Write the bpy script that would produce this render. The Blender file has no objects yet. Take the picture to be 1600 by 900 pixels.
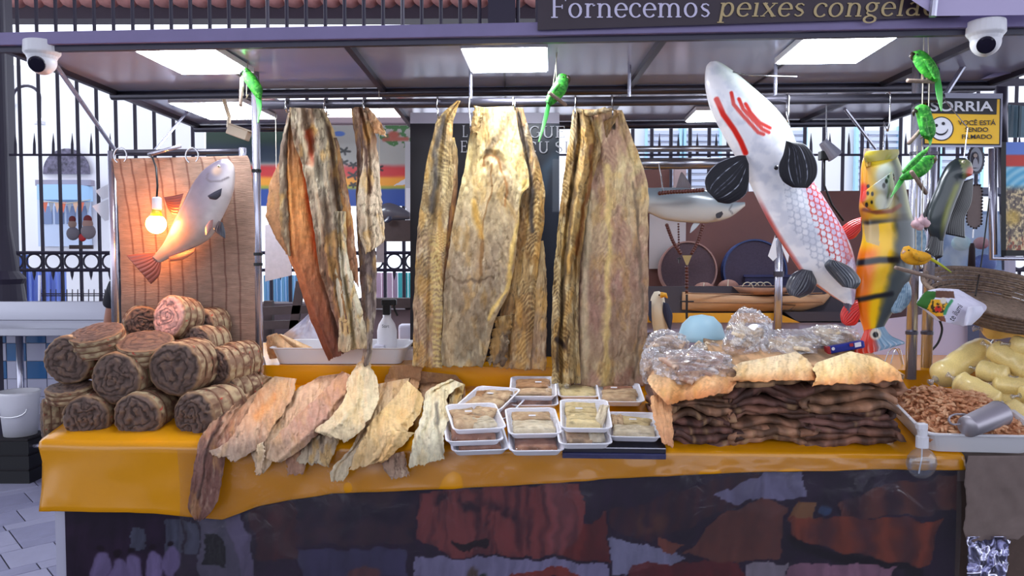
import bpy, bmesh, math, random
import numpy as np
from mathutils import Vector, Matrix

# ------------------------------------------------------------------ camera, world, light, exposure
scene = bpy.context.scene
FPX, EYE = 1200.0, 1.54
PITCH = math.atan(55.0 / FPX)
cam_data = bpy.data.cameras.new('camera')
cam_data.sensor_width = 36.0
cam_data.lens = FPX / 1600.0 * 36.0
cam_data.clip_end = 200
cam = bpy.data.objects.new('camera', cam_data)
scene.collection.objects.link(cam)
cam.location = (0, 0, EYE)
cam.rotation_euler = (math.pi / 2 - PITCH, 0, 0)
scene.camera = cam

world = bpy.data.worlds.new('world')
scene.world = world
world.use_nodes = True
_b = world.node_tree.nodes['Background']
_b.inputs[0].default_value = (0.82, 0.87, 1.0, 1)
_b.inputs[1].default_value = 2.2

LED_STRENGTH = 34.0
BULB_STRENGTH = 150.0
scene.view_settings.view_transform = 'Standard'
scene.view_settings.look = 'None'
scene.view_settings.gamma = 1
scene.view_settings.use_curve_mapping = False
scene.view_settings.exposure = 0.1

# ------------------------------------------------------------------ helpers
COL = scene.collection
rnd = random.Random(7)
KS = 0.0515            # the stall stands slightly turned: S = y + KS * x is depth measured square to its front
SF = 2.515             # front edge of the counter
ZC, KT = 0.90, 0.198   # counter height at its front edge, slope of its top
SB = 3.05              # back of the sloping top
CP, SP = math.cos(PITCH), math.sin(PITCH)

def lin(r, g, b):
    f = lambda c: c / 12.92 if c <= 0.04045 else ((c + 0.055) / 1.055) ** 2.4
    return (f(r), f(g), f(b))
def srgb(c):
    c = np.asarray(c, float)
    return np.where(c <= 0.04045, c / 12.92, ((c + 0.055) / 1.055) ** 2.4)
def rays(px, py):
    px = np.asarray(px, float); py = np.asarray(py, float)
    k = (450 - py) / FPX
    return (px - 800) / FPX, CP + SP * k, -SP + CP * k
def pack(dx, dy, dz, t):
    return np.stack([dx * t, dy * t, EYE + dz * t], -1)
def P(px, py, Y):
    dx, dy, dz = rays(px, py)
    return pack(dx, dy, dz, Y / dy)
def PS(px, py, S):
    dx, dy, dz = rays(px, py)
    return pack(dx, dy, dz, S / (dy + KS * dx))
def PZ(px, py, z):
    dx, dy, dz = rays(px, py)
    return pack(dx, dy, dz, (z - EYE) / dz)
def PC(px, py, h=0.0):
    """point on the sloping counter top, h above it"""
    dx, dy, dz = rays(px, py)
    return pack(dx, dy, dz, (ZC - KT * SF + h - EYE) / (dz - KT * (dy + KS * dx)))
def zc(S): return ZC + KT * (S - SF)
def V(a): return Vector([float(x) for x in a])
def XS(x, S, z): return (x, S - KS * x, z)

def _h(ix, iy, s):
    n = (ix * 374761393 + iy * 668265263 + s * 974634777) & 0xffffffff
    n = ((n ^ (n >> 13)) * 1274126177) & 0xffffffff
    return ((n ^ (n >> 16)) & 0xffff) / 65535.0
def vn(x, y, s=0):
    x, y = np.broadcast_arrays(np.asarray(x, float), np.asarray(y, float))
    ix = np.floor(x).astype(np.int64); iy = np.floor(y).astype(np.int64)
    fx = x - ix; fy = y - iy
    fx = fx * fx * (3 - 2 * fx); fy = fy * fy * (3 - 2 * fy)
    a = _h(ix, iy, s) * (1 - fx) + _h(ix + 1, iy, s) * fx
    b = _h(ix, iy + 1, s) * (1 - fx) + _h(ix + 1, iy + 1, s) * fx
    return a * (1 - fy) + b * fy
def fbm(x, y, s=0, o=4):
    t = 0; a = 0.5; n = 0
    for i in range(o):
        t = t + a * vn(np.asarray(x) * 2 ** i, np.asarray(y) * 2 ** i, s + i * 17); n += a; a *= 0.5
    return t / n
def ss(a, b, x):
    t = np.clip((x - a) / (b - a), 0, 1)
    return t * t * (3 - 2 * t)
def mixc(c, d, m):
    c = np.asarray(c, float); d = np.asarray(d, float)
    m = np.asarray(m)[..., None]
    return c * (1 - m) + d * m
def inpoly(px, py, poly):
    r = np.zeros(np.shape(px), bool)
    n = len(poly)
    for i in range(n):
        x0, y0 = poly[i]; x1, y1 = poly[(i + 1) % n]
        if y0 == y1: continue
        c = ((y0 > py) != (y1 > py)) & (px < (x1 - x0) * (py - y0) / (y1 - y0) + x0)
        r ^= c
    return r.astype(float)
def strokem(px, py, pts, w, soft=1.0):
    d = np.full(np.shape(px), 1e9)
    for (x0, y0), (x1, y1) in zip(pts[:-1], pts[1:]):
        dx, dy = x1 - x0, y1 - y0
        t = np.clip(((px - x0) * dx + (py - y0) * dy) / (dx * dx + dy * dy + 1e-9), 0, 1)
        d = np.minimum(d, np.hypot(px - x0 - t * dx, py - y0 - t * dy))
    return 1 - ss(w - soft, w + soft, d)
def spotm(px, py, x, y, r, soft=None, ry=None):
    soft = soft if soft is not None else r * 0.3
    d = np.hypot(px - x, (py - y) * (r / ry if ry else 1))
    return 1 - ss(r - soft, r + soft, d)
def resample(pts, n, smooth=True):
    p = np.asarray(pts, float)
    if smooth and len(p) > 2:
        q = []
        for i in range(len(p) - 1):
            a = p[max(i - 1, 0)]; b = p[i]; c = p[i + 1]; d = p[min(i + 2, len(p) - 1)]
            for t in np.linspace(0, 1, 8, endpoint=False):
                q.append(0.5 * (2 * b + (c - a) * t + (2 * a - 5 * b + 4 * c - d) * t * t + (3 * b - a - 3 * c + d) * t ** 3))
        q.append(p[-1]); p = np.array(q)
    s = np.r_[0, np.cumsum(np.linalg.norm(np.diff(p, axis=0), axis=1))]
    t = np.linspace(0, s[-1], n)
    return np.stack([np.interp(t, s, p[:, k]) for k in range(p.shape[1])], -1)

class MB:
    def __init__(s):
        s.v = []; s.f = []; s.c = []; s.n = 0; s.hascol = False
    def add(s, verts, faces, col=None):
        verts = np.asarray(verts, float).reshape(-1, 3)
        b = s.n
        s.v.append(verts); s.n += len(verts)
        s.f.extend([tuple(int(i) + b for i in f) for f in faces])
        if col is None: c = np.ones((len(verts), 3))
        else:
            s.hascol = True
            c = np.asarray(col, float)
            c = np.tile(c, (len(verts), 1)) if c.ndim == 1 else c.reshape(-1, 3)
        s.c.append(c)
        return s
    def box(s, lo, hi, col=None, m=None):
        x0, y0, z0 = lo; x1, y1, z1 = hi
        v = [(x0,y0,z0),(x1,y0,z0),(x1,y1,z0),(x0,y1,z0),(x0,y0,z1),(x1,y0,z1),(x1,y1,z1),(x0,y1,z1)]
        if m is not None: v = [tuple(m @ Vector(p)) for p in v]
        return s.add(v, [(0,3,2,1),(4,5,6,7),(0,1,5,4),(1,2,6,5),(2,3,7,6),(3,0,4,7)], col)
    def hexa(s, q0, q1, col=None):
        """two quads (front, back) of 4 points each"""
        v = list(q0) + list(q1)
        return s.add(v, [(0,1,2,3),(7,6,5,4),(0,4,5,1),(1,5,6,2),(2,6,7,3),(3,7,4,0)], col)
    def bar(s, a, b, w, h=None, col=None, up=(0,0,1)):
        a = V(a); b = V(b); h = h or w
        d = (b - a).normalized(); u = Vector(up)
        if abs(d.dot(u)) > 0.95: u = Vector((0,1,0))
        x = d.cross(u).normalized(); y = x.cross(d).normalized()
        q = lambda c: [tuple(c + x*i*w/2 + y*j*h/2) for i, j in ((-1,-1),(1,-1),(1,1),(-1,1))]
        return s.hexa(q(a), q(b), col)
    def tube(s, path, r, n=8, col=None, closed=False, flat=1.0):
        p = [V(q) for q in path]; m = len(p)
        rr = list(r) if hasattr(r, '__len__') else [r] * m
        verts = []; faces = []; prev = None
        for i in range(m):
            a = p[(i-1) % m] if closed else p[max(i-1,0)]
            b = p[(i+1) % m] if closed else p[min(i+1,m-1)]
            t = (b - a); t = t.normalized() if t.length > 1e-9 else Vector((0,0,1))
            if prev is None:
                u = Vector((0,0,1)) if abs(t.z) < 0.9 else Vector((0,1,0))
                x = t.cross(u).normalized()
            else:
                x = (prev - t * prev.dot(t))
                x = x.normalized() if x.length > 1e-6 else t.orthogonal().normalized()
            prev = x; y = t.cross(x)
            for k in range(n):
                an = 2*math.pi*k/n
                verts.append(p[i] + x*(math.cos(an)*rr[i]) + y*(math.sin(an)*rr[i]*flat))
        for i in range(m if closed else m-1):
            j = (i+1) % m
            for k in range(n):
                l = (k+1) % n
                faces.append((i*n+k, i*n+l, j*n+l, j*n+k))
        if not closed:
            faces.append(tuple(range(n-1,-1,-1))); faces.append(tuple(range((m-1)*n, m*n)))
        return s.add([tuple(q) for q in verts], faces, col)
    def lathe(s, prof, n=24, c=(0,0,0), m=None, col=None):
        verts = []; faces = []
        for r, z in prof:
            for k in range(n):
                a = 2*math.pi*k/n
                q = Vector((r*math.cos(a), r*math.sin(a), z))
                if m is not None: q = m @ q
                verts.append((q.x+c[0], q.y+c[1], q.z+c[2]))
        for i in range(len(prof)-1):
            for k in range(n):
                l = (k+1) % n
                faces.append((i*n+k, i*n+l, (i+1)*n+l, (i+1)*n+k))
        if prof[0][0] > 1e-6: faces.append(tuple(range(n-1,-1,-1)))
        if prof[-1][0] > 1e-6: faces.append(tuple(range((len(prof)-1)*n, len(prof)*n)))
        cc = None
        if col is not None:
            cc = np.asarray(col, float)
            if cc.ndim == 2: cc = np.repeat(cc, n, 0)
        return s.add(verts, faces, cc)
    def ball(s, c, r, n=12, col=None, sc=(1,1,1), m=None):
        k = max(6, n//2+2)
        prof = [(math.sin(math.pi*i/k), -math.cos(math.pi*i/k)) for i in range(k+1)]
        M = Matrix.Diagonal((r*sc[0], r*sc[1], r*sc[2]))
        if m is not None: M = m @ M
        return s.lathe(prof, n, c, M, col)
    def grid(s, G, col=None, wrap=False):
        nv, nu = G.shape[:2]
        i = np.arange(nv-1)[:,None]; j = np.arange(nu if wrap else nu-1)[None,:]; j2 = (j+1) % nu
        f = np.stack([i*nu+j, i*nu+j2, (i+1)*nu+j2, (i+1)*nu+j], -1).reshape(-1,4)
        return s.add(G.reshape(-1,3), f.tolist(), None if col is None else np.asarray(col).reshape(-1,3))
    def solid(s, A, B, col=None, colb=None):
        """front grid A, back grid B, closed by a rim"""
        nv, nu = A.shape[:2]
        f = []
        N = nv*nu
        i = np.arange(nv-1)[:,None]; j = np.arange(nu-1)[None,:]
        q = np.stack([i*nu+j, i*nu+j+1, (i+1)*nu+j+1, (i+1)*nu+j], -1).reshape(-1,4)
        f += q[:, ::-1].tolist(); f += (q+N).tolist()
        rim = [k for k in range(nu)] + [k*nu+nu-1 for k in range(1,nv)] + [(nv-1)*nu+k for k in range(nu-2,-1,-1)] + [k*nu for k in range(nv-2,0,-1)]
        for a, b in zip(rim, rim[1:]+rim[:1]): f.append((a, b, b+N, a+N))
        c = None
        if col is not None:
            c = np.asarray(col).reshape(-1,3)
            c = np.r_[c, c if colb is None else np.asarray(colb).reshape(-1,3)]
        return s.add(np.r_[A.reshape(-1,3), B.reshape(-1,3)], f, c)
    def prism(s, poly, fa, fb, col=None):
        """closed outline; fa/fb map a 2-D point to front/back world points"""
        n = len(poly)
        v = [fa(*p) for p in poly] + [fb(*p) for p in poly]
        f = [tuple(range(n)), tuple(range(2*n-1, n-1, -1))]
        f += [(i, i+n, (i+1) % n + n, (i+1) % n) for i in range(n)]
        return s.add(v, f, col)
    def build(s, name, mat, parent=None, local=False, smooth=False, bevel=0, base=None, sub=0, fixn=True):
        v = np.concatenate(s.v)
        if parent is not None: org = np.array(parent.matrix_world.translation if False else parent['_o']) if not local else np.zeros(3)
        elif local: org = np.zeros(3)
        else: org = np.array(base) if base is not None else np.array([(v[:,0].min()+v[:,0].max())/2, (v[:,1].min()+v[:,1].max())/2, v[:,2].min()])
        me = bpy.data.meshes.new(name)
        me.from_pydata((v-org).tolist(), [], s.f)
        if s.hascol:
            ca = me.color_attributes.new('Col', 'FLOAT_COLOR', 'POINT')
            c = np.concatenate(s.c); c = np.c_[srgb(np.clip(c,0,1)), np.ones(len(c))]
            ca.data.foreach_set('color', c.astype(np.float32).ravel())
        if fixn:
            bm = bmesh.new(); bm.from_mesh(me)
            bmesh.ops.recalc_face_normals(bm, faces=bm.faces)
            bm.to_mesh(me); bm.free()
        if smooth: me.shade_smooth()
        me.materials.append(mat)
        o = bpy.data.objects.new(name, me)
        COL.objects.link(o)
        if parent is not None:
            o.parent = parent
            if not local: o['_o'] = [float(q) for q in org]; 
            else: o['_o'] = (0,0,0)
        elif not local:
            o.location = org; o['_o'] = [float(q) for q in org]
        else: o['_o'] = (0,0,0)
        if bevel:
            b = o.modifiers.new('bevel','BEVEL'); b.width = bevel; b.segments = 2; b.limit_method = 'ANGLE'
        if sub:
            b = o.modifiers.new('sub','SUBSURF'); b.levels = sub; b.render_levels = sub
        return o

def tag(o, label, cat, group=None, kind=None):
    o['label'] = label; o['category'] = cat
    if group: o['group'] = group
    if kind: o['kind'] = kind
    return o
def structure(o, label=None):
    o['kind'] = 'structure'
    if label: o['label'] = label
    return o
def thing(name, label, cat, loc=(0,0,0), rot=(0,0,0), group=None):
    o = bpy.data.objects.new(name, None)
    COL.objects.link(o)
    o.location = [float(x) for x in loc]; o.rotation_euler = rot; o['_o'] = tuple(float(x) for x in loc)
    o.empty_display_size = 0.05
    return tag(o, label, cat, group)
def copy_tree(o, parent=None):
    c = o.copy(); COL.objects.link(c); c.parent = parent
    for ch in list(o.children): copy_tree(ch, c)
    return c

# ------------------------------------------------------------------ materials
MATS = {}
def mat(name, col=(.5,.5,.5), rough=.6, metal=0, var=0, vscale=20, bump=0, bscale=60, attr=False, emit=0, alpha=1, trans=0, spec=.5, coat=0, stretch=(1,1,1), ior=1.45, sss=0, col2=None, transl=0):
    """one procedural material: plain or painted colour, noise variation, fine relief"""
    if name in MATS: return MATS[name]
    m = bpy.data.materials.new(name); m.use_nodes = True
    nt = m.node_tree; N = nt.nodes; L = nt.links
    bs = N['Principled BSDF']
    c = lin(*col)
    bs.inputs['Base Color'].default_value = (*c,1)
    bs.inputs['Roughness'].default_value = rough; bs.inputs['Metallic'].default_value = metal
    bs.inputs['Specular IOR Level'].default_value = spec; bs.inputs['IOR'].default_value = ior
    bs.inputs['Coat Weight'].default_value = coat; bs.inputs['Coat Roughness'].default_value = .12
    bs.inputs['Transmission Weight'].default_value = trans; bs.inputs['Alpha'].default_value = alpha
    if sss:
        bs.inputs['Subsurface Weight'].default_value = sss; bs.inputs['Subsurface Scale'].default_value = .02
    if emit:
        bs.inputs['Emission Color'].default_value = (*c,1); bs.inputs['Emission Strength'].default_value = emit
    tc = N.new('ShaderNodeTexCoord'); mp = N.new('ShaderNodeMapping'); mp.inputs['Scale'].default_value = stretch
    L.new(tc.outputs['Object'], mp.inputs['Vector'])
    src = None
    if attr:
        a = N.new('ShaderNodeAttribute'); a.attribute_name = 'Col'; src = a.outputs['Color']
    if var:
        nz = N.new('ShaderNodeTexNoise'); nz.inputs['Scale'].default_value = vscale; nz.inputs['Detail'].default_value = 6
        nz.inputs['Roughness'].default_value = .65
        L.new(mp.outputs['Vector'], nz.inputs['Vector'])
        mx = N.new('ShaderNodeMix'); mx.data_type = 'RGBA'
        rp = N.new('ShaderNodeMapRange'); rp.inputs['From Min'].default_value = .3; rp.inputs['From Max'].default_value = .7
        L.new(nz.outputs['Fac'], rp.inputs['Value'])
        if col2 is not None and not attr:
            mx.inputs['A'].default_value = (*c,1); mx.inputs['B'].default_value = (*lin(*col2),1)
            L.new(rp.outputs['Result'], mx.inputs['Factor'])
            src = mx.outputs['Result']
        else:
            mx.blend_type = 'MULTIPLY'; mx.inputs['Factor'].default_value = 1
            rp.inputs['To Min'].default_value = 1 - var; rp.inputs['To Max'].default_value = 1 + var*.6
            L.new(rp.outputs['Result'], mx.inputs['B'])
            if src: L.new(src, mx.inputs['A'])
            else: mx.inputs['A'].default_value = (*c,1)
            src = mx.outputs['Result']
    if src: L.new(src, bs.inputs['Base Color'])
    if bump:
        nb = N.new('ShaderNodeTexNoise'); nb.inputs['Scale'].default_value = bscale; nb.inputs['Detail'].default_value = 5
        L.new(mp.outputs['Vector'], nb.inputs['Vector'])
        bp = N.new('ShaderNodeBump'); bp.inputs['Strength'].default_value = bump; bp.inputs['Distance'].default_value = .004
        L.new(nb.outputs['Fac'], bp.inputs['Height']); L.new(bp.outputs['Normal'], bs.inputs['Normal'])
    if transl:
        tr = N.new('ShaderNodeBsdfTranslucent'); ms = N.new('ShaderNodeMixShader'); ms.inputs[0].default_value = transl
        if src: L.new(src, tr.inputs['Color'])
        else: tr.inputs['Color'].default_value = (*c,1)
        L.new(bs.outputs[0], ms.inputs[1]); L.new(tr.outputs[0], ms.inputs[2]); L.new(ms.outputs[0], N['Material Output'].inputs['Surface'])
    MATS[name] = m
    return m
def film(name='clear_film', tint=(1,1,1), gloss=.16, rough=.12, bump=.9, bscale=45, haze=0.0):
    """thin clear plastic: see-through with a wrinkled gloss"""
    if name in MATS: return MATS[name]
    m = bpy.data.materials.new(name); m.use_nodes = True
    nt = m.node_tree; N = nt.nodes; L = nt.links
    N.remove(N['Principled BSDF'])
    t = N.new('ShaderNodeBsdfTransparent'); t.inputs[0].default_value = (*tint,1)
    g = N.new('ShaderNodeBsdfGlossy'); g.inputs['Roughness'].default_value = rough
    ge = N.new('ShaderNodeNewGeometry')
    dt = N.new('ShaderNodeVectorMath'); dt.operation = 'DOT_PRODUCT'; L.new(ge.outputs['Incoming'], dt.inputs[1])
    def mth(op, a, b=None):
        q = N.new('ShaderNodeMath'); q.operation = op; q.use_clamp = op == 'ADD'
        L.new(a, q.inputs[0])
        if b is not None: q.inputs[1].default_value = b
        return q.outputs[0]
    ab = mth('ABSOLUTE', dt.outputs['Value'])
    fc = N.new('ShaderNodeMath'); fc.operation = 'SUBTRACT'; fc.inputs[0].default_value = 1; L.new(ab, fc.inputs[1])
    fac = mth('ADD', mth('MULTIPLY', mth('POWER', fc.outputs[0], 4.0), .8), .03+gloss*.3)
    tc = N.new('ShaderNodeTexCoord'); nz = N.new('ShaderNodeTexNoise'); nz.inputs['Scale'].default_value = bscale; nz.inputs['Detail'].default_value = 3
    nz.inputs['Distortion'].default_value = 1.2
    bp = N.new('ShaderNodeBump'); bp.inputs['Strength'].default_value = bump; bp.inputs['Distance'].default_value = .01
    L.new(tc.outputs['Object'], nz.inputs['Vector']); L.new(nz.outputs['Fac'], bp.inputs['Height'])
    L.new(bp.outputs['Normal'], g.inputs['Normal']); L.new(bp.outputs['Normal'], dt.inputs[0])
    mx = N.new('ShaderNodeMixShader'); L.new(fac, mx.inputs[0]); L.new(t.outputs[0], mx.inputs[1]); L.new(g.outputs[0], mx.inputs[2])
    out = mx.outputs[0]
    if haze:
        d = N.new('ShaderNodeBsdfDiffuse'); d.inputs[0].default_value = (.8,.8,.85,1)
        m2 = N.new('ShaderNodeMixShader'); m2.inputs[0].default_value = haze
        L.new(out, m2.inputs[1]); L.new(d.outputs[0], m2.inputs[2]); out = m2.outputs[0]
    L.new(out, N['Material Output'].inputs['Surface'])
    MATS[name] = m
    return m

STEEL = mat('brushed_steel', (.62,.62,.66), .28, 1, bump=.05, bscale=120)
CHROME = mat('pipe_steel', (.70,.70,.76), .24, .75)
DKSTEEL = mat('dull_pipe', (.33,.32,.36), .35, .8)
PURPLE = mat('lilac_paint', (.50,.46,.62), .5, var=.08, vscale=8)
BLACK = mat('black_plastic', (.06,.06,.07), .4)
WHITE = mat('white_plastic', (.88,.88,.9), .35)
FOAM = mat('white_foam', (.93,.93,.96), .55)
IRON = mat('iron_paint', (.20,.18,.25), .55)
PAINT = mat('painted_resin', attr=True, rough=.28, coat=.45)
PAINTM = mat('painted_matte', attr=True, rough=.6)
PRINT = mat('printed_vinyl', attr=True, rough=.35)
PAPER = mat('paper', (.85,.85,.88), .7)
CORD = mat('cord', (.75,.72,.65), .8)
HOOK = mat('hook_steel', (.75,.75,.76), .25, 1)
DRYFISH = mat('dried_fish', attr=True, rough=.6, var=.14, vscale=70, bump=.45, bscale=110, spec=.4)
DRYFISH_T = mat('dried_fish_thin', attr=True, rough=.55, var=.2, vscale=80, bump=.4, bscale=120, transl=.32)

# ---- sheet: a solid skin stretched between two outlines given in picture pixels at a real depth
def sheet(mb, L, R, mapf, relief=None, colf=None, nu=40, nv=120, thick=.008, ragged=0, seed=0, smooth=True, colb=None):
    l = resample(L, nv, smooth); r = resample(R, nv, smooth)
    v = np.linspace(0,1,nv)[:,None]*np.ones((1,nu)); u = np.linspace(0,1,nu)[None,:]*np.ones((nv,1))
    if ragged:
        w = (fbm(v[:,0]*18, v[:,0]*0, seed+3, 3)-.5)*ragged*2; l = l + np.stack([w, w*.2],-1)
        w = (fbm(v[:,0]*18, v[:,0]*0, seed+9, 3)-.5)*ragged*2; r = r + np.stack([w, w*.2],-1)
    px = l[:,None,0]*(1-u)+r[:,None,0]*u; py = l[:,None,1]*(1-u)+r[:,None,1]*u
    if ragged:
        e = ss(.93,1,v); py = py + e*(fbm(u*14, u*0, seed+5, 3)-.5)*ragged*3
    d = relief(u,v,px,py) if relief else np.zeros_like(u)
    A = mapf(px,py,d); B = mapf(px,py,d-thick)
    c = colf(u,v,px,py) if colf else None
    mb.solid(A, B, c, None if colb is None else colb(u,v,px,py))
    return mb
def hangmap(S): return lambda px,py,d: PS(px,py,S-d)
def loft(mb, L, R, S, ratio=.5, nv=90, nt=40, colf=None, cap=True, prof=None):
    """a round body between two outlines; ratio = half depth / half width"""
    l = resample(L, nv); r = resample(R, nv)
    a = PS(l[:,0],l[:,1],S); b = PS(r[:,0],r[:,1],S)
    c = (a+b)/2; s = (b-a)/2
    w = np.linalg.norm(s,axis=1)
    ax = np.gradient(c,axis=0); n = np.cross(s,ax); n /= np.linalg.norm(n,axis=1)[:,None]+1e-9
    n = np.where(n[:,1:2] > 0, -n, n)
    th = np.linspace(0,2*np.pi,nt,endpoint=False)
    rt = np.full(nv,ratio) if prof is None else np.interp(np.linspace(0,1,nv), *zip(*prof))
    G = c[:,None]+s[:,None]*np.cos(th)[None,:,None]+n[:,None]*(w*rt)[:,None,None]*np.sin(th)[None,:,None]
    uu = (1+np.cos(th))/2
    px = l[:,None,0]*(1-uu)+r[:,None,0]*uu; py = l[:,None,1]*(1-uu)+r[:,None,1]*uu
    v = np.linspace(0,1,nv)[:,None]*np.ones((1,nt)); u = np.ones((nv,1))*uu[None]
    front = np.ones((nv,1))*np.sin(th)[None]
    col = colf(u,v,px,py) if colf else None
    k = mb.n
    mb.grid(G, col, wrap=True)
    mb.f.append(tuple(k+i for i in range(nt))); mb.f.append(tuple(k+(nv-1)*nt+i for i in range(nt-1,-1,-1)))
    return mb
# ================================================================== SETTING
# ---- floor with laid tiles
fl = MB().box((-9,-5,-.05),(9,14,-.006)).build('floor', mat('floor_grout',(.20,.19,.24),.8), base=(0,0,0))
structure(fl, 'dark grout bed of the tiled market floor')
TILE = [mat('floor_tile', (.66,.66,.76), .3, var=.12, vscale=5), mat('floor_tile_worn', (.60,.60,.71), .34, var=.16, vscale=6)]
d1 = Vector((.68,-.733,0)); d2 = Vector((.733,.68,0))
def tile_mesh(w,h,i):
    o = MB().box((0,0,-.008),(w,h,0)).build('tile', TILE[i], parent=fl, local=True, bevel=.002)
    return o
protos = {}
o0 = Vector((-2.62,3.87,0))
for row in range(-12,15):
    for kind in (0,1):
        h = .255 if kind == 0 else .098
        w = .235 if kind == 0 else .36
        base = row*.362 + (0 if kind == 0 else .26)
        for k in range(-16,17):
            off = k*(w+.007) + (row*.37 + kind*.11) % w
            p = o0 + d1*base + d2*off
            c = p + d1*h/2 + d2*w/2
            if c.y < 2.9 or c.y > 7.6 or c.x > -1.6: continue
            px = 800+FPX*c.x/c.y
            if px < -330: continue
            i = (row*7+k*3) % 2
            key = (kind,i)
            if key not in protos:
                protos[key] = o = tile_mesh(h,w,i)
            else:
                o = protos[key].copy(); COL.objects.link(o); o.parent = fl
            o.location = (p.x,p.y,rnd.uniform(-.001,.001)); o.rotation_euler = (0,0,math.atan2(d1.y,d1.x))

# ---- hall roof above (keeps out the sky overhead) and the tiled eave seen through the fence
structure(MB().box((-9,-6,5.2),(9,6.6,5.35)).build('ceiling', mat('hall_ceiling',(.62,.58,.66),.8), base=(0,0,5.2)), 'painted ceiling of the market hall')
structure(MB().box((-9,-6.1,0),(9,-6,1.7)).build('wall_fill_block', mat('fill_block_paint',(.42,.38,.46),.8), base=(0,-6,0)), 'unseen low lilac wall added behind the camera to block fill light')  # low wall out of view, added to cut fill light from behind the camera

eave = thing('roof_eave','clay tiled roof eave with dark gutter above the fence','roof', P(400,10,7.6))
MB().box(P(-150,29,7.55),P(850,12,7.75)).build('gutter', mat('gutter',(.24,.19,.24),.6), eave)
tm = mat('clay_tile',(.78,.55,.53),.7,var=.2,vscale=9)
for k in range(34):
    a = P(-120+k*29,3,7.5); b = a + np.array([-.28,.5,.36])
    MB().tube([a,(a+b)/2,b],[.098,.095,.095],10,flat=.6).build('clay_tile', tm, eave, smooth=True)

# ---- iron fence behind the stall
YFN = 6.3
fence = thing('iron_fence','dark painted iron fence of tall bars behind the whole stall','fence', (0,YFN,.85))
bx = 0
for k in range(-9,62):
    px = 10+k*29.6
    top = -40
    a = P(px,472,YFN); b = P(px-6*(0 if px>500 else 1),top,YFN)
    MB().tube([a,(a[0],YFN,b[2])],.0155,6).build('bar', IRON, fence)
for py, r in ((242,.010),(395,.016),(422,.016)):
    MB().tube([P(-270,py,YFN-.02),P(1850,py,YFN-.02)],r,6).build('rail', IRON, fence)
for k in range(-9,61):
    px = 24+k*29.6
    if 178 < px < 410 or 650 < px < 1010 : continue
    c = P(px,408.5,YFN-.01)
    MB().tube([(c[0]+.062*math.cos(t),c[1],c[2]+.062*math.sin(t)) for t in np.linspace(0,2*np.pi,20,endpoint=False)],.009,5,closed=True).build('ring', IRON, fence)
    a = P(px,422,YFN-.01); b = P(px,438,YFN-.01)
    MB().tube([a,(a+b)/2,b],[.016,.012,.001],5).build('spear', IRON, fence)
    a = P(px,242,YFN-.01); b = P(px,208,YFN-.01)
    MB().tube([a,(a+b)/2,b],[.013,.011,.001],5).build('spear', IRON, fence)
# heavy posts of the fence
for px,w in ((8,.13),(784,.22)):
    a = P(px,474,YFN); b = P(px,-60,YFN)
    if px == 784: a = P(px,215,YFN)
    m = MB().box((a[0]-w/2,YFN-.05,a[2]),(a[0]+w/2,YFN+.1,b[2]))
    m.build('post', IRON, fence)
# stone plinth under the fence
MB().box((-7,YFN-.12,0),(7,YFN+.15,1.13)).build('plinth', mat('plinth_stone',(.42,.36,.38),.8,var=.2,vscale=6), fence)
tagp = thing('cast_iron_column','dark cast iron column base at the far left edge','column', P(18,480,5.9)*np.array([1,1,0]))
cx = float(P(2,450,5.9)[0])
MB().lathe([(.19,0),(.19,1.0),(.21,1.02),(.21,1.1),(.17,1.12),(.15,1.3),(.17,1.34),(.12,1.4),(.075,1.75),(.075,4.5)],20,(cx,5.9,0)).build('shaft', IRON, tagp, smooth=False)
MB().box((cx-.33,5.76,0),(cx+.28,6.12,1.02)).build('pedestal', mat('pedestal',(.30,.24,.28),.7,var=.2,vscale=8), tagp, bevel=.01)

# ---- low tiled wall on the left, under the window side
wl = MB().box((-6.5,5.75,0),(-2.2,6.1,1.0)).build('wall_left', mat('tile_grout',(.55,.55,.62),.7), base=(-4,5.75,0))
structure(wl, 'low wall faced with blue and white tiles')
tb = mat('blue_wall_tile',(.22,.42,.62),.25); tw = mat('white_wall_tile',(.74,.74,.82),.25)
tpro = {}
for i in range(-1,13):
    for j in range(-1,5):
        blue = (i+j) % 2 == 0 and j < 3
        x = -4.55+i*.150; z = .995-j*.135
        if z < .02: continue
        key = blue
        if key not in tpro:
            tpro[key] = o = MB().box((.003,-.008,-.131),(.147,0,0)).build('wall_tile', tb if blue else tw, parent=wl, local=True, bevel=.002)
        else:
            o = tpro[key].copy(); COL.objects.link(o); o.parent = wl
        o.location = (x+4,0,z)

# ---- what stands outside, beyond the fence
YB = 11.0
fac = thing('house_facade','pale sunlit house front with arched doorway beyond the fence','house', P(110,520,YB))
WHT = mat('limewash',(.95,.95,.97),.8)
MB().box(P(-60,520,YB),P(330,110,YB+.3)).build('wall', WHT, fac)
arch = [(67,272)]+[(104+37*math.cos(t),268-36*math.sin(t)) for t in np.linspace(math.pi,0,16)]+[(141,272)]
MB().prism(arch, lambda x,y: tuple(P(x,y,YB-.06)), lambda x,y: tuple(P(x,y,YB-.01))).build('fanlight', mat('fanlight_grille',(.42,.40,.48),.7,var=.8,vscale=14), fac)
MB().box(P(60,385,YB-.08),P(142,290,YB-.02)).build('door', mat('pale_blue_door',(.78,.84,.94),.6), fac)
MB().box(P(58,312,YB-.5),P(145,292,YB-.1)).build('awning', mat('blue_awning',(.66,.82,.96),.6), fac)
for x in (68,86,104,122):
    MB().box(P(x,350,YB-.09),P(x+13,322,YB-.085)).build('door_pane', mat('door_pane',(.46,.54,.7),.3), fac)
MB().box(P(55,290,YB-.2),P(148,282,YB-.1)).build('lintel', mat('lintel',(.6,.58,.64),.7), fac)
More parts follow.
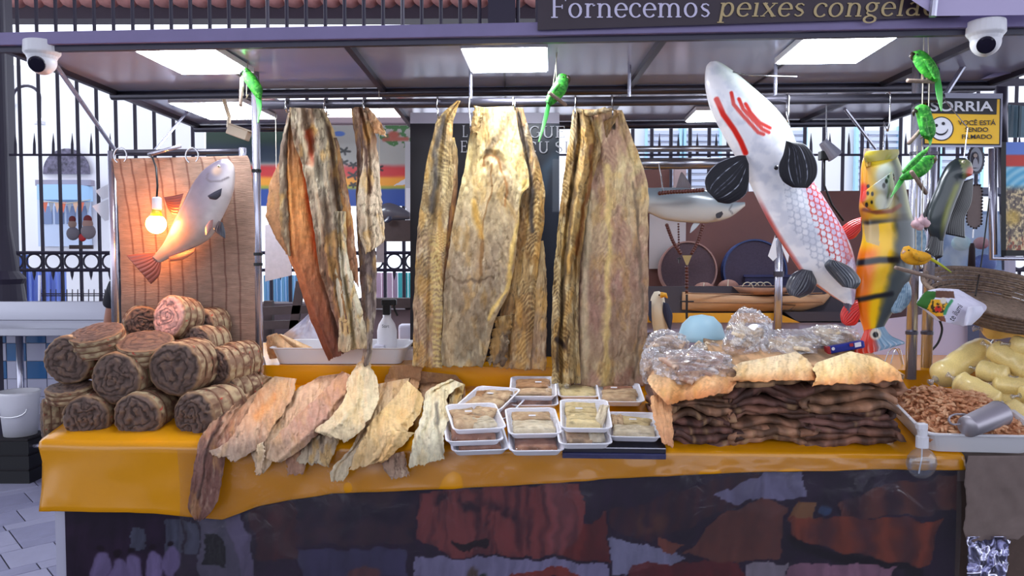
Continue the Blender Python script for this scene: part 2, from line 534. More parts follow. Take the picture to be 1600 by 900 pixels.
bun = thing('bunting','string of small orange and grey festival pennants outside','bunting', P(105,315,YB-.52))
MB().tube([P(62,314,YB-.52),P(105,318,YB-.52),P(142,312,YB-.52)],.006,5).build('string', CORD, bun)
for k in range(8):
    x = 66+k*9.5; c = ((.85,.45,.35),(.6,.62,.66),(.85,.7,.6))[k%3]
    MB().prism([(x,316),(x+9,316),(x+4.5,333)], lambda a,b: tuple(P(a,b,YB-.52)), lambda a,b: tuple(P(a,b,YB-.516))).build('pennant', mat('pennant%d'%(k%3),c,.7), bun)
for i,(x0,x1,y0,y1,c,lab) in enumerate(((18,45,398,424,(.25,.42,.75),'deep blue market tarpaulin seen low through the left fence'),(33,104,424,452,(.48,.58,.88),'pale blue corrugated hoarding outside by the iron column'),
      (412,468,430,458,(.55,.80,.95),'sky blue plastic crate outside behind the pole'),(588,622,426,466,(.93,.80,.88),'pink painted hoarding board outside, under the fence rings'),(622,646,426,466,(.35,.85,.85),'turquoise painted hoarding board outside, beside the pink one'))):
    w = thing(('tarpaulin','hoarding','crate','hoarding','hoarding')[i], lab, ('tarpaulin','hoarding','crate','hoarding','hoarding')[i], P((x0+x1)/2,y1,8.6)*np.array([1,1,0]))
    n = max(3,int((x1-x0)/7))
    for k in range(n):
        a = x0+(x1-x0)*k/n; b = x0+(x1-x0)*(k+.93)/n
        MB().box(P(a,y1,8.6+.03*(k%2))*np.array([1,1,0]),P(b,y0,8.66)).build('board', mat('board%d'%i,c,.6), w)
ry = 12.0
rb = thing('louvred_building','pale building with blue louvred windows beyond the right fence','building', P(1200,470,ry))
MB().box(P(985,500,ry),P(1700,120,ry+.3)).build('wall', WHT, rb)
lv = mat('louvre',(.80,.84,.93),.6); lvt = mat('window_frame',(.72,.90,.97),.6)
for x0,x1 in ((1012,1060),(1072,1122),(1195,1255),(1340,1402),(1470,1530)):
    for k in range(9):
        y = 205+k*10
        MB().box(P(x0,y+5,ry-.08),P(x1,y,ry-.02)).build('louvre', lv, rb)
    MB().box(P(x0-4,300,ry-.1),P(x0-1,198,ry-.02)).build('window_frame', lvt, rb)
    MB().box(P(x1+1,300,ry-.1),P(x1+4,198,ry-.02)).build('window_frame', lvt, rb)
lamp = thing('street_lamp','curved bracket street lamp hanging outside at upper left','lamp', P(62,195,YB-.5))
MB().tube([P(20,165,YB)]+[P(41+21*math.cos(t),152-18*math.sin(t),YB-.5) for t in np.linspace(math.pi,0,12)]+[P(62,190,YB-.5)],.02,6).build('bracket', IRON, lamp)
MB().lathe([(.03,.05),(.07,.0),(.07,-.04),(0,-.05)],16,P(62,190,YB-.5)).build('lamp_head', WHITE, lamp)

# ---- steel prep table on the left
tb_ = thing('steel_table','stainless steel prep table with upstand, left of the counter','table', PZ(100,690,0))
zt = 1.04
A = [PZ(-40,506,zt),PZ(190,506,zt),PZ(190,488,zt),PZ(60,488,zt)]
yt0 = 5.05; yt1 = 5.72
MB().box((-4.3,yt0,zt-.05),(-2.4,yt1,zt)).build('table_top', STEEL, tb_, bevel=.004)
MB().box((-3.83,yt1-.03,zt),(-2.4,yt1,zt+.14)).build('upstand', STEEL, tb_, bevel=.003)
for x,y in ((-3.95,yt0+.05),(-3.62,yt1-.1),(-3.0,yt0+.06),(-2.5,yt1-.06)):
    l = MB().tube([(x,y,0.03),(x,y,zt-.05)],.024,10).build('leg', CHROME, tb_, smooth=True)
    MB().lathe([(.02,0),(.028,.01),(.028,.05),(.02,.055)],10,(x,y,0)).build('foot', BLACK, l)
MB().tube([(-3.95,yt0+.06,.24),(-3.0,yt0+.07,.24)],.015,8).build('brace', CHROME, tb_)
bk = thing('bucket','white plastic bucket on the floor under the steel table','bucket', (-3.36,5.2,.30))
MB().lathe([(.10,.0),(.125,.28),(.13,.30),(.12,.30),(.095,.02),(0,.02)],20,(-3.36,5.2,.30)).build('pail', WHITE, bk, smooth=True)
MB().tube([(-3.36+.125*math.cos(t),5.08,.5-.06*math.sin(t)) for t in np.linspace(0,math.pi,10)],.004,5).build('handle', HOOK, bk)
cr = thing('dark_crate','dark plastic crate standing under the bucket','crate', (-3.36,5.2,0))
for z in (.0,.1,.2): MB().box((-3.5,5.06,z),(-3.22,5.34,z+.085)).build('crate_side', BLACK, cr)
MB().box((-3.49,5.07,0),(-3.23,5.33,.298)).build('crate_core', mat('crate_dark',(.10,.08,.1),.6), cr)
sk = thing('wire_rack','thin wire rack holding cleaning things behind the steel table','rack', P(95,480,5.85))
for k in range(14):
    a = P(62+k*8.5,476,5.74); b = P(62+k*8.5,452,5.74); MB().tube([a,b],.004,4).build('wire', DKSTEEL, sk)
for y in (459,462): MB().tube([P(60,y,5.74),P(174,y,5.74)],.004,4).build('wire_rail', DKSTEEL, sk)
MB().tube([P(62,492,5.74),P(62,430,5.74)],.012,6).build('upright', CHROME, sk)

# ================================================================== CANOPY
ZCE = 2.258
can = thing('stall_canopy','grey metal stall canopy with lilac front beam and pipe frame','canopy', (0,2.5,ZCE))
def sbar(a,b,w,h,name,m,par): return MB().bar(a,b,w,h).build(name,m,par)
bz = 2.262
MB().bar(XS(-2.4,2.5,bz-.018),XS(2.6,2.5,bz),.03,.042).build('front_beam', PURPLE, can, bevel=.003)
MB().bar(XS(-2.4,2.515,bz-.048),XS(2.6,2.515,bz-.03),.02,.016).build('beam_lip', mat('beam_lip',(.20,.19,.27),.4), can)
CEIL = mat('canopy_sheet',(.80,.82,.92),.16,.35,bump=.18,bscale=9,stretch=(1,.2,1))
xs = [-1.76,-1.1,-.56,-.03,.5,1.03,1.56,2.0]; sd = [2.53,3.36,4.25]
for i in range(7):
    for j in range(2):
        if j == 1 and i == 1: continue
        x0,x1 = xs[i]+.004,xs[i+1]-.004; s0,s1 = sd[j]+.004,sd[j+1]-.004
        q = [XS(x0,s0,ZCE),XS(x1,s0,ZCE),XS(x1,s1,ZCE),XS(x0,s1,ZCE)]
        MB().hexa(q,[(a,b,c+.006) for a,b,c in q]).build('ceiling_panel', CEIL, can)
for x in xs:
    w = .022 if x in (-.56,.5,1.56,-1.76,2.0) else .008
    MB().bar(XS(x,2.5,ZCE-w/2),XS(x,4.28,ZCE-w/2),w,w).build('rib', DKSTEEL, can)
for S,r,z in ((3.36,.02,ZCE-.02),(4.26,.022,ZCE-.02)):
    for xa_,xb_ in (((-1.78,2.02),) if S < 4 else ((-1.78,-1.1),(-.56,2.02))): MB().tube([XS(xa_,S,z),XS(xb_,S,z)],r,10).build('cross_pipe', DKSTEEL, can, smooth=True)
# diagonal braces
for a,b,w in ((PS(84,97,2.7),PS(178,232,3.3),.017),(PS(20,74,2.6),PS(178,131,3.36),.02),(PS(295,172,3.9),PS(238,240,3.4),.014),(PS(1320,170,3.6),PS(1368,232,4.2),.015),(PS(1518,84,3.1),PS(1455,182,3.1),.02),(PS(180,131,3.36),PS(300,172,4.25),.018)):
    MB().tube([a,b],w/2,8).build('brace', CHROME, can)
# poles of the stall
pl = thing('stall_pole','chrome stall pole between woven mat and hanging fish','pole', PS(408,606,3.04))
c = PS(406,606,3.04); MB().tube([c,(c[0],c[1],ZCE)],.016,12).build('tube', CHROME, pl, smooth=True)
for py in (267,397,413): 
    q = PS(406,py,3.04); MB().lathe([(.019,-.006),(.019,.006)],12,(c[0],c[1],q[2])).build('cable_tie', BLACK, pl)
MB().lathe([(.03,0),(.034,.03),(.022,.06),(.026,.1),(.018,.13)],12,(c[0],c[1],c[2]-.005)).build('foil_wrap', mat('foil',(.8,.8,.84),.2,1,bump=1,bscale=60), pl)
for px,S,r,lab in ((1425,3.02,.02,'chrome stall pole just right of the orange and yellow fish'),(1449,3.12,.021,'second chrome stall pole, behind the hanging garlic')):
    pl = thing('stall_pole',lab,'pole', PS(px,592,S))
    c = PS(px-2,592,S); c[2] = min(c[2],zc(S)+.1)
    MB().tube([c,(c[0],c[1],ZCE)],r,12).build('tube', CHROME, pl, smooth=True)
    for py in (520,240): MB().lathe([(r+.003,-.006),(r+.003,.006)],12,(c[0],c[1],PS(px,py,S)[2])).build('clamp', DKSTEEL, pl)
pl = thing('rear_pole','short steel pole with taped papers in front of the wooden boat','pole', PS(1215,525,3.55))
c = PS(1215,530,3.55)
MB().tube([c,(c[0],c[1],PS(1215,372,3.55)[2])],.0185,12).build('tube', CHROME, pl, smooth=True)
MB().lathe([(.023,-.012),(.023,.012)],12,(c[0],c[1],PS(1215,428,3.55)[2])).build('clamp', DKSTEEL, pl)
for a in ([(1211,367),(1200,400),(1208,408),(1214,402)],[(1220,372),(1233,398),(1231,411),(1222,388)]):
    MB().prism(a, lambda x,y: tuple(PS(x,y,3.52)), lambda x,y: tuple(PS(x,y,3.522))).build('paper', PAPER, pl)
# hanging bar
SBAR = 3.0
hb = thing('hanging_bar','long horizontal steel pipe the dried fish hang from','pipe', PS(920,160,SBAR))
zb = float(PS(800,160,SBAR)[2])
MB().tube([XS(-.98,SBAR,zb),XS(1.62,SBAR,zb)],.018,14).build('pipe', DKSTEEL, hb, smooth=True)
for x in (-.16,.45,1.0): MB().tube([XS(x,SBAR,zb),XS(x,SBAR,ZCE)],.007,8).build('hanger_rod', CHROME, hb)
# LED panels
def led(px,py,S,w,d,lab,z=ZCE-.014):
    c = PS(px,py,S); x = float(c[0])
    t = thing('led_panel',lab,'ceiling light',(x,S-KS*x,z),(0,0,math.atan(-KS)),group='square LED panels under the canopy')
    MB().box((-w/2-.008,-d/2-.008,-.012),(w/2+.008,d/2+.008,.008)).build('housing', WHITE, t, local=True)
    MB().box((-w/2,-d/2,-.016),(w/2,d/2,-.0125)).build('diffuser', mat('led_glow',(.93,.96,1),.5,emit=LED_STRENGTH), t, local=True)
led(308,90,2.77,.27,.33,'lit square LED panel nearest the left dome camera')
led(792,92,2.80,.28,.33,'lit square LED panel in the middle of the canopy')
led(1304,76,2.71,.28,.36,'lit square LED panel above the white and red fish')
led(352,148,3.72,.34,.42,'lit square LED panel deeper in, above the woven mat')
led(1118,182,3.98,.24,.3,'small lit LED panel behind the head of the white fish')

# ---- rear stall canopy with fluorescent fascia
rc = thing('rear_light_box','long white fluorescent light box behind the hanging fish at left','light', P(525,190,4.9))
MB().box(P(412,188,4.9),P(640,168,5.0)).build('diffuser', mat('tube_glow',(1,.97,.97),.5,emit=4), rc)
MB().tube([P(420,190,4.95),P(420,60,4.95)*np.array([1,1,0])+np.array([0,0,5.2])],.012,6).build('hanger', DKSTEEL, rc); MB().tube([P(630,190,4.95),P(630,60,4.95)*np.array([1,1,0])+np.array([0,0,5.2])],.012,6).build('hanger', DKSTEEL, rc)
MB().box(P(405,203,4.88),P(645,189,5.02)).build('frame', mat('fascia',(.75,.66,.68),.5), rc)
for py in (193,198): MB().bar(P(405,py,4.87),P(645,py,4.87),.012,.008).build('trim_strip', mat('fascia2',(.55,.47,.50),.5), rc)

# ================================================================== COUNTER
YEL = mat('yellow_oilcloth',(.86,.58,.04),.24,var=.06,vscale=4,bump=.25,bscale=5,coat=.3)
ct = thing('counter','long market counter with a photo-printed front banner','counter', XS(-.1,2.8,0))
xl, xr = -1.60, 1.75
core = MB()
v = [XS(xl+.03,SF+.03,0),XS(xr,SF+.03,0),XS(xr,SF+.03,ZC-.012),XS(xl+.03,SF+.03,ZC-.012)]
w = [XS(xl+.03,SB,0),XS(xr,SB,0),XS(xr,SB,zc(SB)-.012),XS(xl+.03,SB,zc(SB)-.012)]
core.hexa(v,w).build('carcass', mat('counter_wood',(.35,.28,.25),.7,var=.2), ct)
zs = float(PS(800,574,SB)[2])
MB().hexa([XS(xl+.1,SB,0),XS(xr+.4,SB,0),XS(xr+.4,SB,zs),XS(xl+.1,SB,zs)],[XS(xl+.1,3.85,0),XS(xr+.4,3.85,0),XS(xr+.4,3.85,zs),XS(xl+.1,3.85,zs)]).build('back_shelf', mat('shelf_board',(.3,.25,.24),.7), ct)
# front banner, printed photographs
nx, nz = 560, 130
X = np.linspace(xl+.06,1.44,nx); Z = np.linspace(ZC-.02,.30,nz)
gx, gz = np.meshgrid(X,Z)
G = np.stack([gx, SF+.012-KS*gx, gz],-1)
dy_ = G[...,1]; K = (gz-EYE)/dy_
# pixel each point shows at, to lay the print out at its size
ppx = 800+FPX*gx/(dy_*CP-(gz-EYE)*SP); ppy = 450-FPX*(dy_*SP+(gz-EYE)*CP)/(dy_*CP-(gz-EYE)*SP)
def banner(px,py):
    px = px+26*(fbm(px/30,py/30,91,4)-.5); py = py+22*(fbm(px/30,py/30,97,4)-.5)
    n = fbm(px/26,py/26,5,5); n2 = fbm(px/9,py/60,8,4)
    c = np.zeros(px.shape+(3,))+np.array([.17,.12,.20])
    c = mixc(c,[.24,.16,.27],ss(.3,.7,n)*.6)
    # left: group photo of people, windows
    for x0,x1,y0,y1 in ((198,224,822,862),(252,280,815,865),(284,308,818,868)): c = mixc(c,[.36,.38,.46],inpoly(px,py,[(x0,y0),(x1,y0+2),(x1+3,y1),(x0+5,y1)])*(.6+.4*n2))
    for x,y in ((157,890),(183,892),(207,893),(242,890),(267,880)):
        c = mixc(c,[.50,.44,.62],spotm(px,py,x,y,13,2,ry=24)); c = mixc(c,[.13,.08,.13],spotm(px,py,x-2,y-32,6,1.5))
    c = mixc(c,[.40,.38,.46],inpoly(px,py,[(312,800),(350,790),(395,905),(312,905)])); c = mixc(c,[.09,.09,.10],inpoly(px,py,[(318,838),(350,840),(352,885),(318,884)]))
    c = mixc(c,[.34,.33,.36],((np.sin(px*1.6)>.3)*1.)*inpoly(px,py,[(322,842),(346,843),(348,880),(322,880)])*.4)
    c = mixc(c,[.48,.44,.56],inpoly(px,py,[(352,795),(378,795),(402,905),(380,905)]))
    c = mixc(c,[.33,.16,.17],inpoly(px,py,[(390,780),(455,770),(470,872),(402,872)])*(.5+.5*n2))
    c = mixc(c,[.30,.20,.24],inpoly(px,py,[(460,770),(645,760),(648,850),(465,850)])*ss(.35,.7,n)*.9)
    c = mixc(c,[.30,.28,.42],inpoly(px,py,[(470,858),(632,858),(632,905),(470,905)])); c = mixc(c,[.52,.30,.27],spotm(px,py,566,898,30,5,ry=12)*(.6+.4*n2))
    # coral slab of fish
    c = mixc(c,[.58,.28,.27],inpoly(px,py,[(648,770),(905,752),(912,800),(905,872),(700,868),(655,840)])*(.62+.38*ss(.3,.6,n2)))
    c = mixc(c,[.22,.13,.18],strokem(px,py,[(690,790),(760,800),(800,820),(770,840)],16,12)*ss(.4,.6,n)); c = mixc(c,[.14,.08,.10],inpoly(px,py,[(702,845),(770,846),(760,858),(715,858)]))
    c = mixc(c,[.68,.40,.40],strokem(px,py,[(870,765),(880,810),(872,850)],16,12)*.6)
    c = mixc(c,[.50,.19,.16],inpoly(px,py,[(905,820),(950,800),(950,878),(880,872)])*(.6+.4*n))
    c = mixc(c,[.62,.60,.74],inpoly(px,py,[(650,868),(800,874),(948,880),(948,905),(650,905)])); c = mixc(c,[.62,.26,.22],inpoly(px,py,[(800,892),(880,888),(920,905),(780,905)]))
    c = mixc(c,[.45,.38,.33],spotm(px,py,740,898,12,3)); c = mixc(c,[.2,.25,.2],spotm(px,py,760,900,6,2))
    # sausages and hams on the right
    c = mixc(c,[.30,.17,.20],inpoly(px,py,[(955,800),(1180,735),(1200,765),(1020,850),(960,830)])*(.7+.3*np.sin((px*.9+py*.2)*.35)))
    c = mixc(c,[.42,.26,.22],spotm(px,py,1015,820,26,10,ry=18)*ss(.3,.6,n)); c = mixc(c,[.60,.60,.72],inpoly(px,py,[(952,840),(1060,862),(1075,876),(952,900)]))
    c = mixc(c,[.52,.30,.24],inpoly(px,py,[(1070,865),(1130,800),(1200,780),(1232,800),(1215,872),(1120,880)])*(.7+.3*n)); c = mixc(c,[.58,.32,.25],inpoly(px,py,[(1030,842),(1068,850),(1060,866),(1035,860)]))
    c = mixc(c,[.48,.16,.16],inpoly(px,py,[(985,882),(1160,878),(1172,905),(975,905)])*(.7+.3*n)); c = mixc(c,[.62,.58,.62],inpoly(px,py,[(1172,880),(1228,878),(1228,905),(1172,905)]))
    c = mixc(c,[.58,.57,.70],inpoly(px,py,[(1110,775),(1190,740),(1256,733),(1254,778),(1150,786)])*.9)
    c = mixc(c,[.46,.26,.22],inpoly(px,py,[(1310,785),(1400,755),(1490,745),(1505,800),(1320,812)])*(.65+.35*np.sin(px*.11+n*4)))
    c = mixc(c,[.62,.29,.19],inpoly(px,py,[(1240,785),(1270,805),(1470,815),(1455,885),(1330,868),(1238,840)])*(.72+.28*np.sin(px*.1+n*3)))
    c = mixc(c,[.60,.42,.26],inpoly(px,py,[(1240,788),(1268,785),(1272,806),(1240,806)])); c = mixc(c,[.24,.34,.50],spotm(px,py,1288,794,12,3,ry=7))
    c = mixc(c,[.08,.05,.09],strokem(px,py,[(1235,845),(1300,872),(1440,890)],7,3)); c = mixc(c,[.66,.48,.56],inpoly(px,py,[(1230,882),(1400,886),(1390,905),(1230,905)]))
    return c*(.62+.30*n2[...,None])
pr = np.clip(banner(ppx,ppy),0,1)
MB().solid(G, G+np.array([0,.006,0]), pr).build('front_banner', PRINT, ct)
MB().hexa([XS(xl+.02,SF+.02,0),XS(xl+.055,SF+.02,0),XS(xl+.055,SF+.02,.72),XS(xl+.02,SF+.02,.72)],[XS(xl+.02,SF+.5,0),XS(xl+.055,SF+.5,0),XS(xl+.055,SF+.5,.72),XS(xl+.02,SF+.5,.72)]).build('side_panel', mat('side_panel',(.7,.7,.78),.5), ct)

# yellow oilcloth: top, back riser and the overhang with its uneven hem
oc = thing('oilcloth','shiny yellow plastic tablecloth hanging over the counter front','tablecloth', XS(0,2.6,ZC))
hem = [(57,0),(80,795),(200,797),(300,806),(345,810),(400,790),(520,768),(650,763),(800,757),(950,747),(1100,738),(1250,733),(1420,733),(1500,733)]
nxx = 260
X = np.linspace(xl-.012,1.445,nxx)
pxs = 800+FPX*X/(SF-KS*X)
hy = np.interp(pxs,[h[0] for h in hem[1:]],[h[1] for h in hem[1:]])
rows = []
for S in np.linspace(SB-.002,SF+.01,10):
    rows.append(np.stack([X,S-KS*X,zc(S)+.001+0*X],-1))
rows.append(np.stack([X,SF-.006-KS*X,ZC-.004+0*X],-1))
for k in range(1,15):
    t = k/14
    H = PS(pxs,hy,SF-.014)[:,2]
    z = ZC-.004+(H-ZC+.004)*t
    wob = (fbm(X*5+0*t,X*0+t*.8,3,3)-.5)*.05*t
    rows.append(np.stack([X+ .0*t,SF-.012-wob-.012*t-KS*X,z],-1))
G = np.array(rows)
G[:,0,0] += np.r_[np.zeros(11),np.linspace(0,.05,14)]
MB().solid(G, G-np.array([0,-.002,.002])).build('cloth', YEL, oc, smooth=True)
q0 = [XS(xl+.1,SB-.004,zc(SB)),XS(xr+.3,SB-.004,zc(SB)),XS(xr+.3,SB-.004,zs+.002),XS(xl+.1,SB-.004,zs+.002)]
q1 = [XS(xl+.1,SB-.001,zc(SB)),XS(xr+.3,SB-.001,zc(SB)),XS(xr+.3,3.8,zs+.003),XS(xl+.1,3.8,zs+.003)]
MB().hexa(q0,q1).build('riser_cloth', YEL, oc)
# clear plastic sheet over the front
cs = MB()
X = np.linspace(-1.12,1.42,150); Zp = np.linspace(.0,1,16)
x0 = PS(300,760,SF-.04)
G = []
for t in Zp:
    zt_ = .885-(.885-.28)*t
    G.append(np.stack([X+.01*np.sin(t*5), SF-.034-.02*t-(fbm(X*6,X*0+t*1.4,21,3)-.5)*.028-KS*X, zt_+0*X],-1))
G = np.array(G)
tag(cs.grid(G).build('plastic_sheet', film('sheet_film',(.93,.92,.96),.16,.14,.5,9,haze=.012), smooth=True), 'clear wrinkled plastic sheet hung over the printed counter front','plastic sheet')
# ================================================================== HANGING DRIED FISH
def ramp(v, stops):
    xs = [s[0] for s in stops]
    return np.stack([np.interp(v, xs, [s[1][k] for s in stops]) for k in range(3)], -1)
def fishcol(stops, seed=0, alt=None, dark=(.20,.15,.10), chev=None, vert=None, edge=None, extra=None, streak=.5, lines=()):
    def f(u,v,px,py):
        qx,qy = px,py
        px = px+9*(fbm(qx/17,qy/26,seed+61,3)-.5); py = py+16*(fbm(qx/15,qy/24,seed+67,3)-.5)
        rgh = min(1,streak*2.1)**1.3
        c = ramp(v+.06*(fbm(px/18,py/22,seed+40,3)-.5), stops)
        n1 = fbm(px/22,py/55,seed,4); n2 = fbm(px/3.2,py/24,seed+11,4); n3 = fbm(px/5,py/7,seed+23,4)
        if alt is not None: c = mixc(c, alt, ss(.42,.66,n1)*.8)
        c = mixc(c, dark, ss(.55,.85,n2)*streak*.8)
        c = mixc(c, [.88,.84,.70], ss(.54,.76,fbm(px/5,py/15,seed+31,5))*.34*rgh)
        c = mixc(c, [.74,.54,.22], ss(.54,.72,fbm(px/14,py/34,seed+35,4))*.42*rgh)
        rdg = 1-np.abs(fbm(px/9,py/30,seed+53,4)-.5)*2
        c = mixc(c, np.asarray(dark)*.8, ss(.945,.99,rdg)*.42*rgh)
        if chev:
            us, k, fr, st = chev
            w = np.sin((py*fr - np.abs(px-us(py))*k) )
            st = st*ss(.34,.6,fbm(qx/16,qy/42,seed+71,3))*1.25
            m = ss(0.1,.9,w)*st*(.4+.6*n1)*np.exp(-(np.abs(px-us(py))/26)**2)
            c = mixc(c, dark, m*.34); c = mixc(c, [.80,.72,.50], ss(.2,.9,-w)*st*.45*np.exp(-(np.abs(px-us(py))/26)**2))
        for pts,w,cc,a in lines: c = mixc(c, cc, strokem(px+3*(n1-.5)*4,py,pts,w,w*.8)*a)
        c = c*(1.02+.22*n3)[...,None]
        if edge is not None:
            e = np.minimum(u,1-u); c = mixc(c, edge, (1-ss(0,.07,e))*.7)
        if extra: c = extra(c,u,v,px,py,n1,n2)
        return np.clip(c,0,1)
    return f
def fishrel(seed=0, amp=.010, folds=(), curl=.0, lines=()):
    def f(u,v,px,py):
        d = amp*1.0*(fbm(px/14,py/50,seed+2,4)-.5)*2 - amp*.16*ss(.90,.985,1-np.abs(fbm(px/9,py/30,seed+53,4)-.5)*2) + amp*.55*(fbm(px/3.5,py/14,seed+5,3)-.5)
        for u0,a,w in folds: d = d + a*np.exp(-((u-u0-.06*(fbm(v*4,v*0,seed+7,2)-.5))/w)**2)
        d = d - curl*(2*np.abs(u-.5))**2
        for pts,w,a in lines: d = d + a*strokem(px,py,pts,w,w)
        return d
    return f
def flap(par, name, L, R, S, stops, seed=0, m=None, nu=70, nv=190, thick=.009, amp=.012, folds=(), curl=.01, ragged=2.0, rl=(), **kw):
    mb = MB()
    sheet(mb, L, R, hangmap(S), fishrel(seed,amp,folds,curl,rl), fishcol(stops,seed,**kw), nu, nv, thick, ragged, seed)
    return mb.build(name, m or DRYFISH, par, smooth=True, fixn=False)
def shook(px, py0, py1, S, par_lab):
    c = PS(px,160,SBAR); y = SBAR-KS*c[0]; zt_ = zb
    r = .024
    pts = [(c[0]+.002, y+r*.9*math.cos(t)-.0, zt_+r*math.sin(t)) for t in np.linspace(-.6,math.pi,10)]
    e = PS(px+rnd.uniform(-2,4),py1,S-.015)
    pts += [(c[0], y-r, zt_-.02), tuple(e+np.array([0,-.012,.03])), tuple(e), tuple(e+np.array([.004,.018,.004]))]
    h = MB().tube(pts,.0032,6).build('meat_hook', HOOK, smooth=True)
    return tag(h, par_lab, 'hook', 'steel hooks on the hanging bar')

SH = 2.965
# --- A: amber fish at left
A = thing('dried_fish','amber and grey-brown dried fish hanging leftmost from the bar','dried fish', PS(500,165,SH), group='dried fish hanging from the bar')
flap(A,'side_flap',[(446,240),(424,278),(416,330),(420,348),(436,380),(448,397)],[(452,240),(451,280),(450,330),(450,348),(450,380),(450,398)],SH+.03,
     [(0,(.52,.36,.24)),(.4,(.70,.52,.36)),(1,(.66,.47,.31))],3,nu=24,nv=90,streak=.25,m=DRYFISH_T,thick=.004,amp=.004)
flap(A,'skin_flap',[(450,170),(443,240),(446,330),(450,395),(463,432),(480,485),(500,535),(513,563)],[(462,170),(474,250),(488,330),(498,395),(508,430),(522,475),(530,520),(542,550)],SH+.012,
     [(0,(.42,.30,.20)),(.14,(.52,.34,.20)),(.3,(.78,.53,.28)),(.45,(.82,.58,.34)),(.62,(.72,.46,.28)),(.8,(.56,.32,.21)),(1,(.44,.25,.19))],4,m=DRYFISH_T,
     thick=.004,amp=.006,streak=.12,curl=.02,folds=((.25,.012,.12),),dark=(.40,.20,.12),
     extra=lambda c,u,v,px,py,n1,n2: mixc(c,[.84,.30,.08],ss(.74,.95,u)*ss(.10,.22,v)*(1-ss(.5,.75,v))*.85)*(1-.4*ss(.66,.85,u)*ss(.55,.8,v))[...,None])
flap(A,'dark_rib',[(449,180),(437,240),(436,300),(440,360),(450,400)],[(455,180),(449,240),(450,300),(452,360),(455,400)],SH-.0,[(0,(.30,.24,.20)),(1,(.46,.38,.28))],6,nu=14,nv=90,thick=.006,amp=.004)
flap(A,'fillet',[(453,168),(458,215),(472,260),(482,310),(492,370),(500,425),(516,475),(530,520)],[(506,170),(522,205),(531,260),(538,320),(546,370),(548,425),(550,475),(552,520)],SH-.02,
     [(0,(.50,.44,.36)),(.3,(.52,.48,.40)),(.6,(.46,.38,.31)),(1,(.42,.30,.25))],8,alt=(.36,.26,.18),folds=((.3,.014,.08),(.62,.02,.1),(.85,-.012,.05)),
     lines=(([(486,205),(488,235),(484,255)],4,(.55,.20,.08),.9),([(468,190),(490,280),(505,380)],4,(.66,.62,.52),.6),([(512,200),(527,330),(533,430)],4,(.24,.16,.11),.7)),
     rl=(([(486,205),(488,235),(484,255)],5,-.012),))
flap(A,'edge_strip',[(522,215),(531,290),(536,340),(540,400),(545,430)],[(527,215),(542,290),(551,340),(557,400),(562,450)],SH-.022,[(0,(.36,.27,.20)),(.5,(.50,.33,.22)),(1,(.52,.36,.25))],10,nu=18,nv=110)
flap(A,'salt_strip',[(520,330),(521,380),(524,430),(530,490),(528,550)],[(541,330),(545,390),(554,440),(567,490),(574,545)],SH-.034,[(0,(.55,.50,.40)),(.35,(.72,.69,.60)),(.8,(.66,.62,.52)),(1,(.60,.52,.40))],12,nu=50,
     folds=((.5,-.014,.07),(.75,.014,.1)),lines=(([(540,430),(552,520),(556,550)],2.5,(.40,.34,.22),.8),))
shook(448,150,175,SH-.0,'steel hook at the left end of the bar, over the amber fish'); shook(508,150,180,SH-.02,'steel hook over the grey half of the amber fish')
# --- B
B = thing('dried_fish','narrow dried fish strip with cream front, hanging second from left','dried fish', PS(575,165,SH), group='dried fish hanging from the bar')
flap(B,'long_strip',[(549,167),(556,240),(557,330),(562,420),(566,500),(565,572)],[(575,167),(578,240),(580,330),(588,400),(588,480),(578,572)],SH+.02,[(0,(.34,.22,.16)),(.3,(.30,.20,.15)),(.55,(.40,.34,.32)),(1,(.46,.42,.40))],14,nu=36,folds=((.4,.012,.15),))
flap(B,'front_strip',[(552,168),(563,215),(568,250),(560,290),(558,330),(561,365),(573,397)],[(576,168),(586,205),(589,230),(593,270),(598,330),(601,372),(590,386)],SH-.01,
     [(0,(.38,.25,.18)),(.2,(.50,.35,.24)),(.4,(.72,.64,.54)),(1,(.76,.68,.56))],15,nu=50,folds=((.45,-.02,.09),),lines=(([(566,200),(577,260),(578,300)],2.5,(.28,.18,.13),.9),))
flap(B,'curled_corner',[(572,170),(578,190),(586,208)],[(578,170),(596,194),(604,214)],SH-.03,[(0,(.46,.31,.20)),(1,(.68,.50,.33))],16,nu=20,nv=30)
shook(568,150,175,SH,'steel hook holding the narrow cream strip')
# --- C
C = thing('dried_fish','slim dried fish with ladder of vertebrae, hanging beside the dark poster','dried fish', PS(680,165,SH), group='dried fish hanging from the bar')
flap(C,'fillet',[(713,157),(684,186),(676,215),(664,270),(655,340),(649,420),(645,500),(645,572)],[(720,158),(707,195),(707,235),(710,265),(705,310),(697,380),(692,480),(690,576)],SH,
     [(0,(.34,.27,.20)),(.12,(.46,.38,.27)),(.3,(.60,.52,.36)),(.55,(.58,.47,.36)),(1,(.52,.41,.33))],18,nu=60,alt=(.52,.42,.26),chev=(lambda y: np.interp(y,[200,330,450,576],[690,676,682,684]),.75,.95,1.0),
     folds=((.5,-.010,.06),(.66,.012,.1)),lines=(([(694,185),(680,240),(678,330)],4,(.25,.23,.22),.8),),
     extra=lambda c,u,v,px,py,n1,n2: mixc(c,[.82,.72,.46],strokem(px,py,[(676,330),(680,420),(684,500),(685,572)],8,2)*(.25+.75*(np.sin(py*.72)>.2))*ss(330,390,py)*.8))
flap(C,'second_layer',[(700,215),(704,260),(700,330),(694,400),(690,470),(688,540)],[(711,215),(716,260),(712,330),(703,400),(698,470),(696,540)],SH+.02,[(0,(.50,.42,.26)),(.4,(.46,.30,.20)),(1,(.42,.33,.24))],19,nu=18,nv=110)
shook(683,150,185,SH,'steel hook beside the dark poster, holding the slim fish')
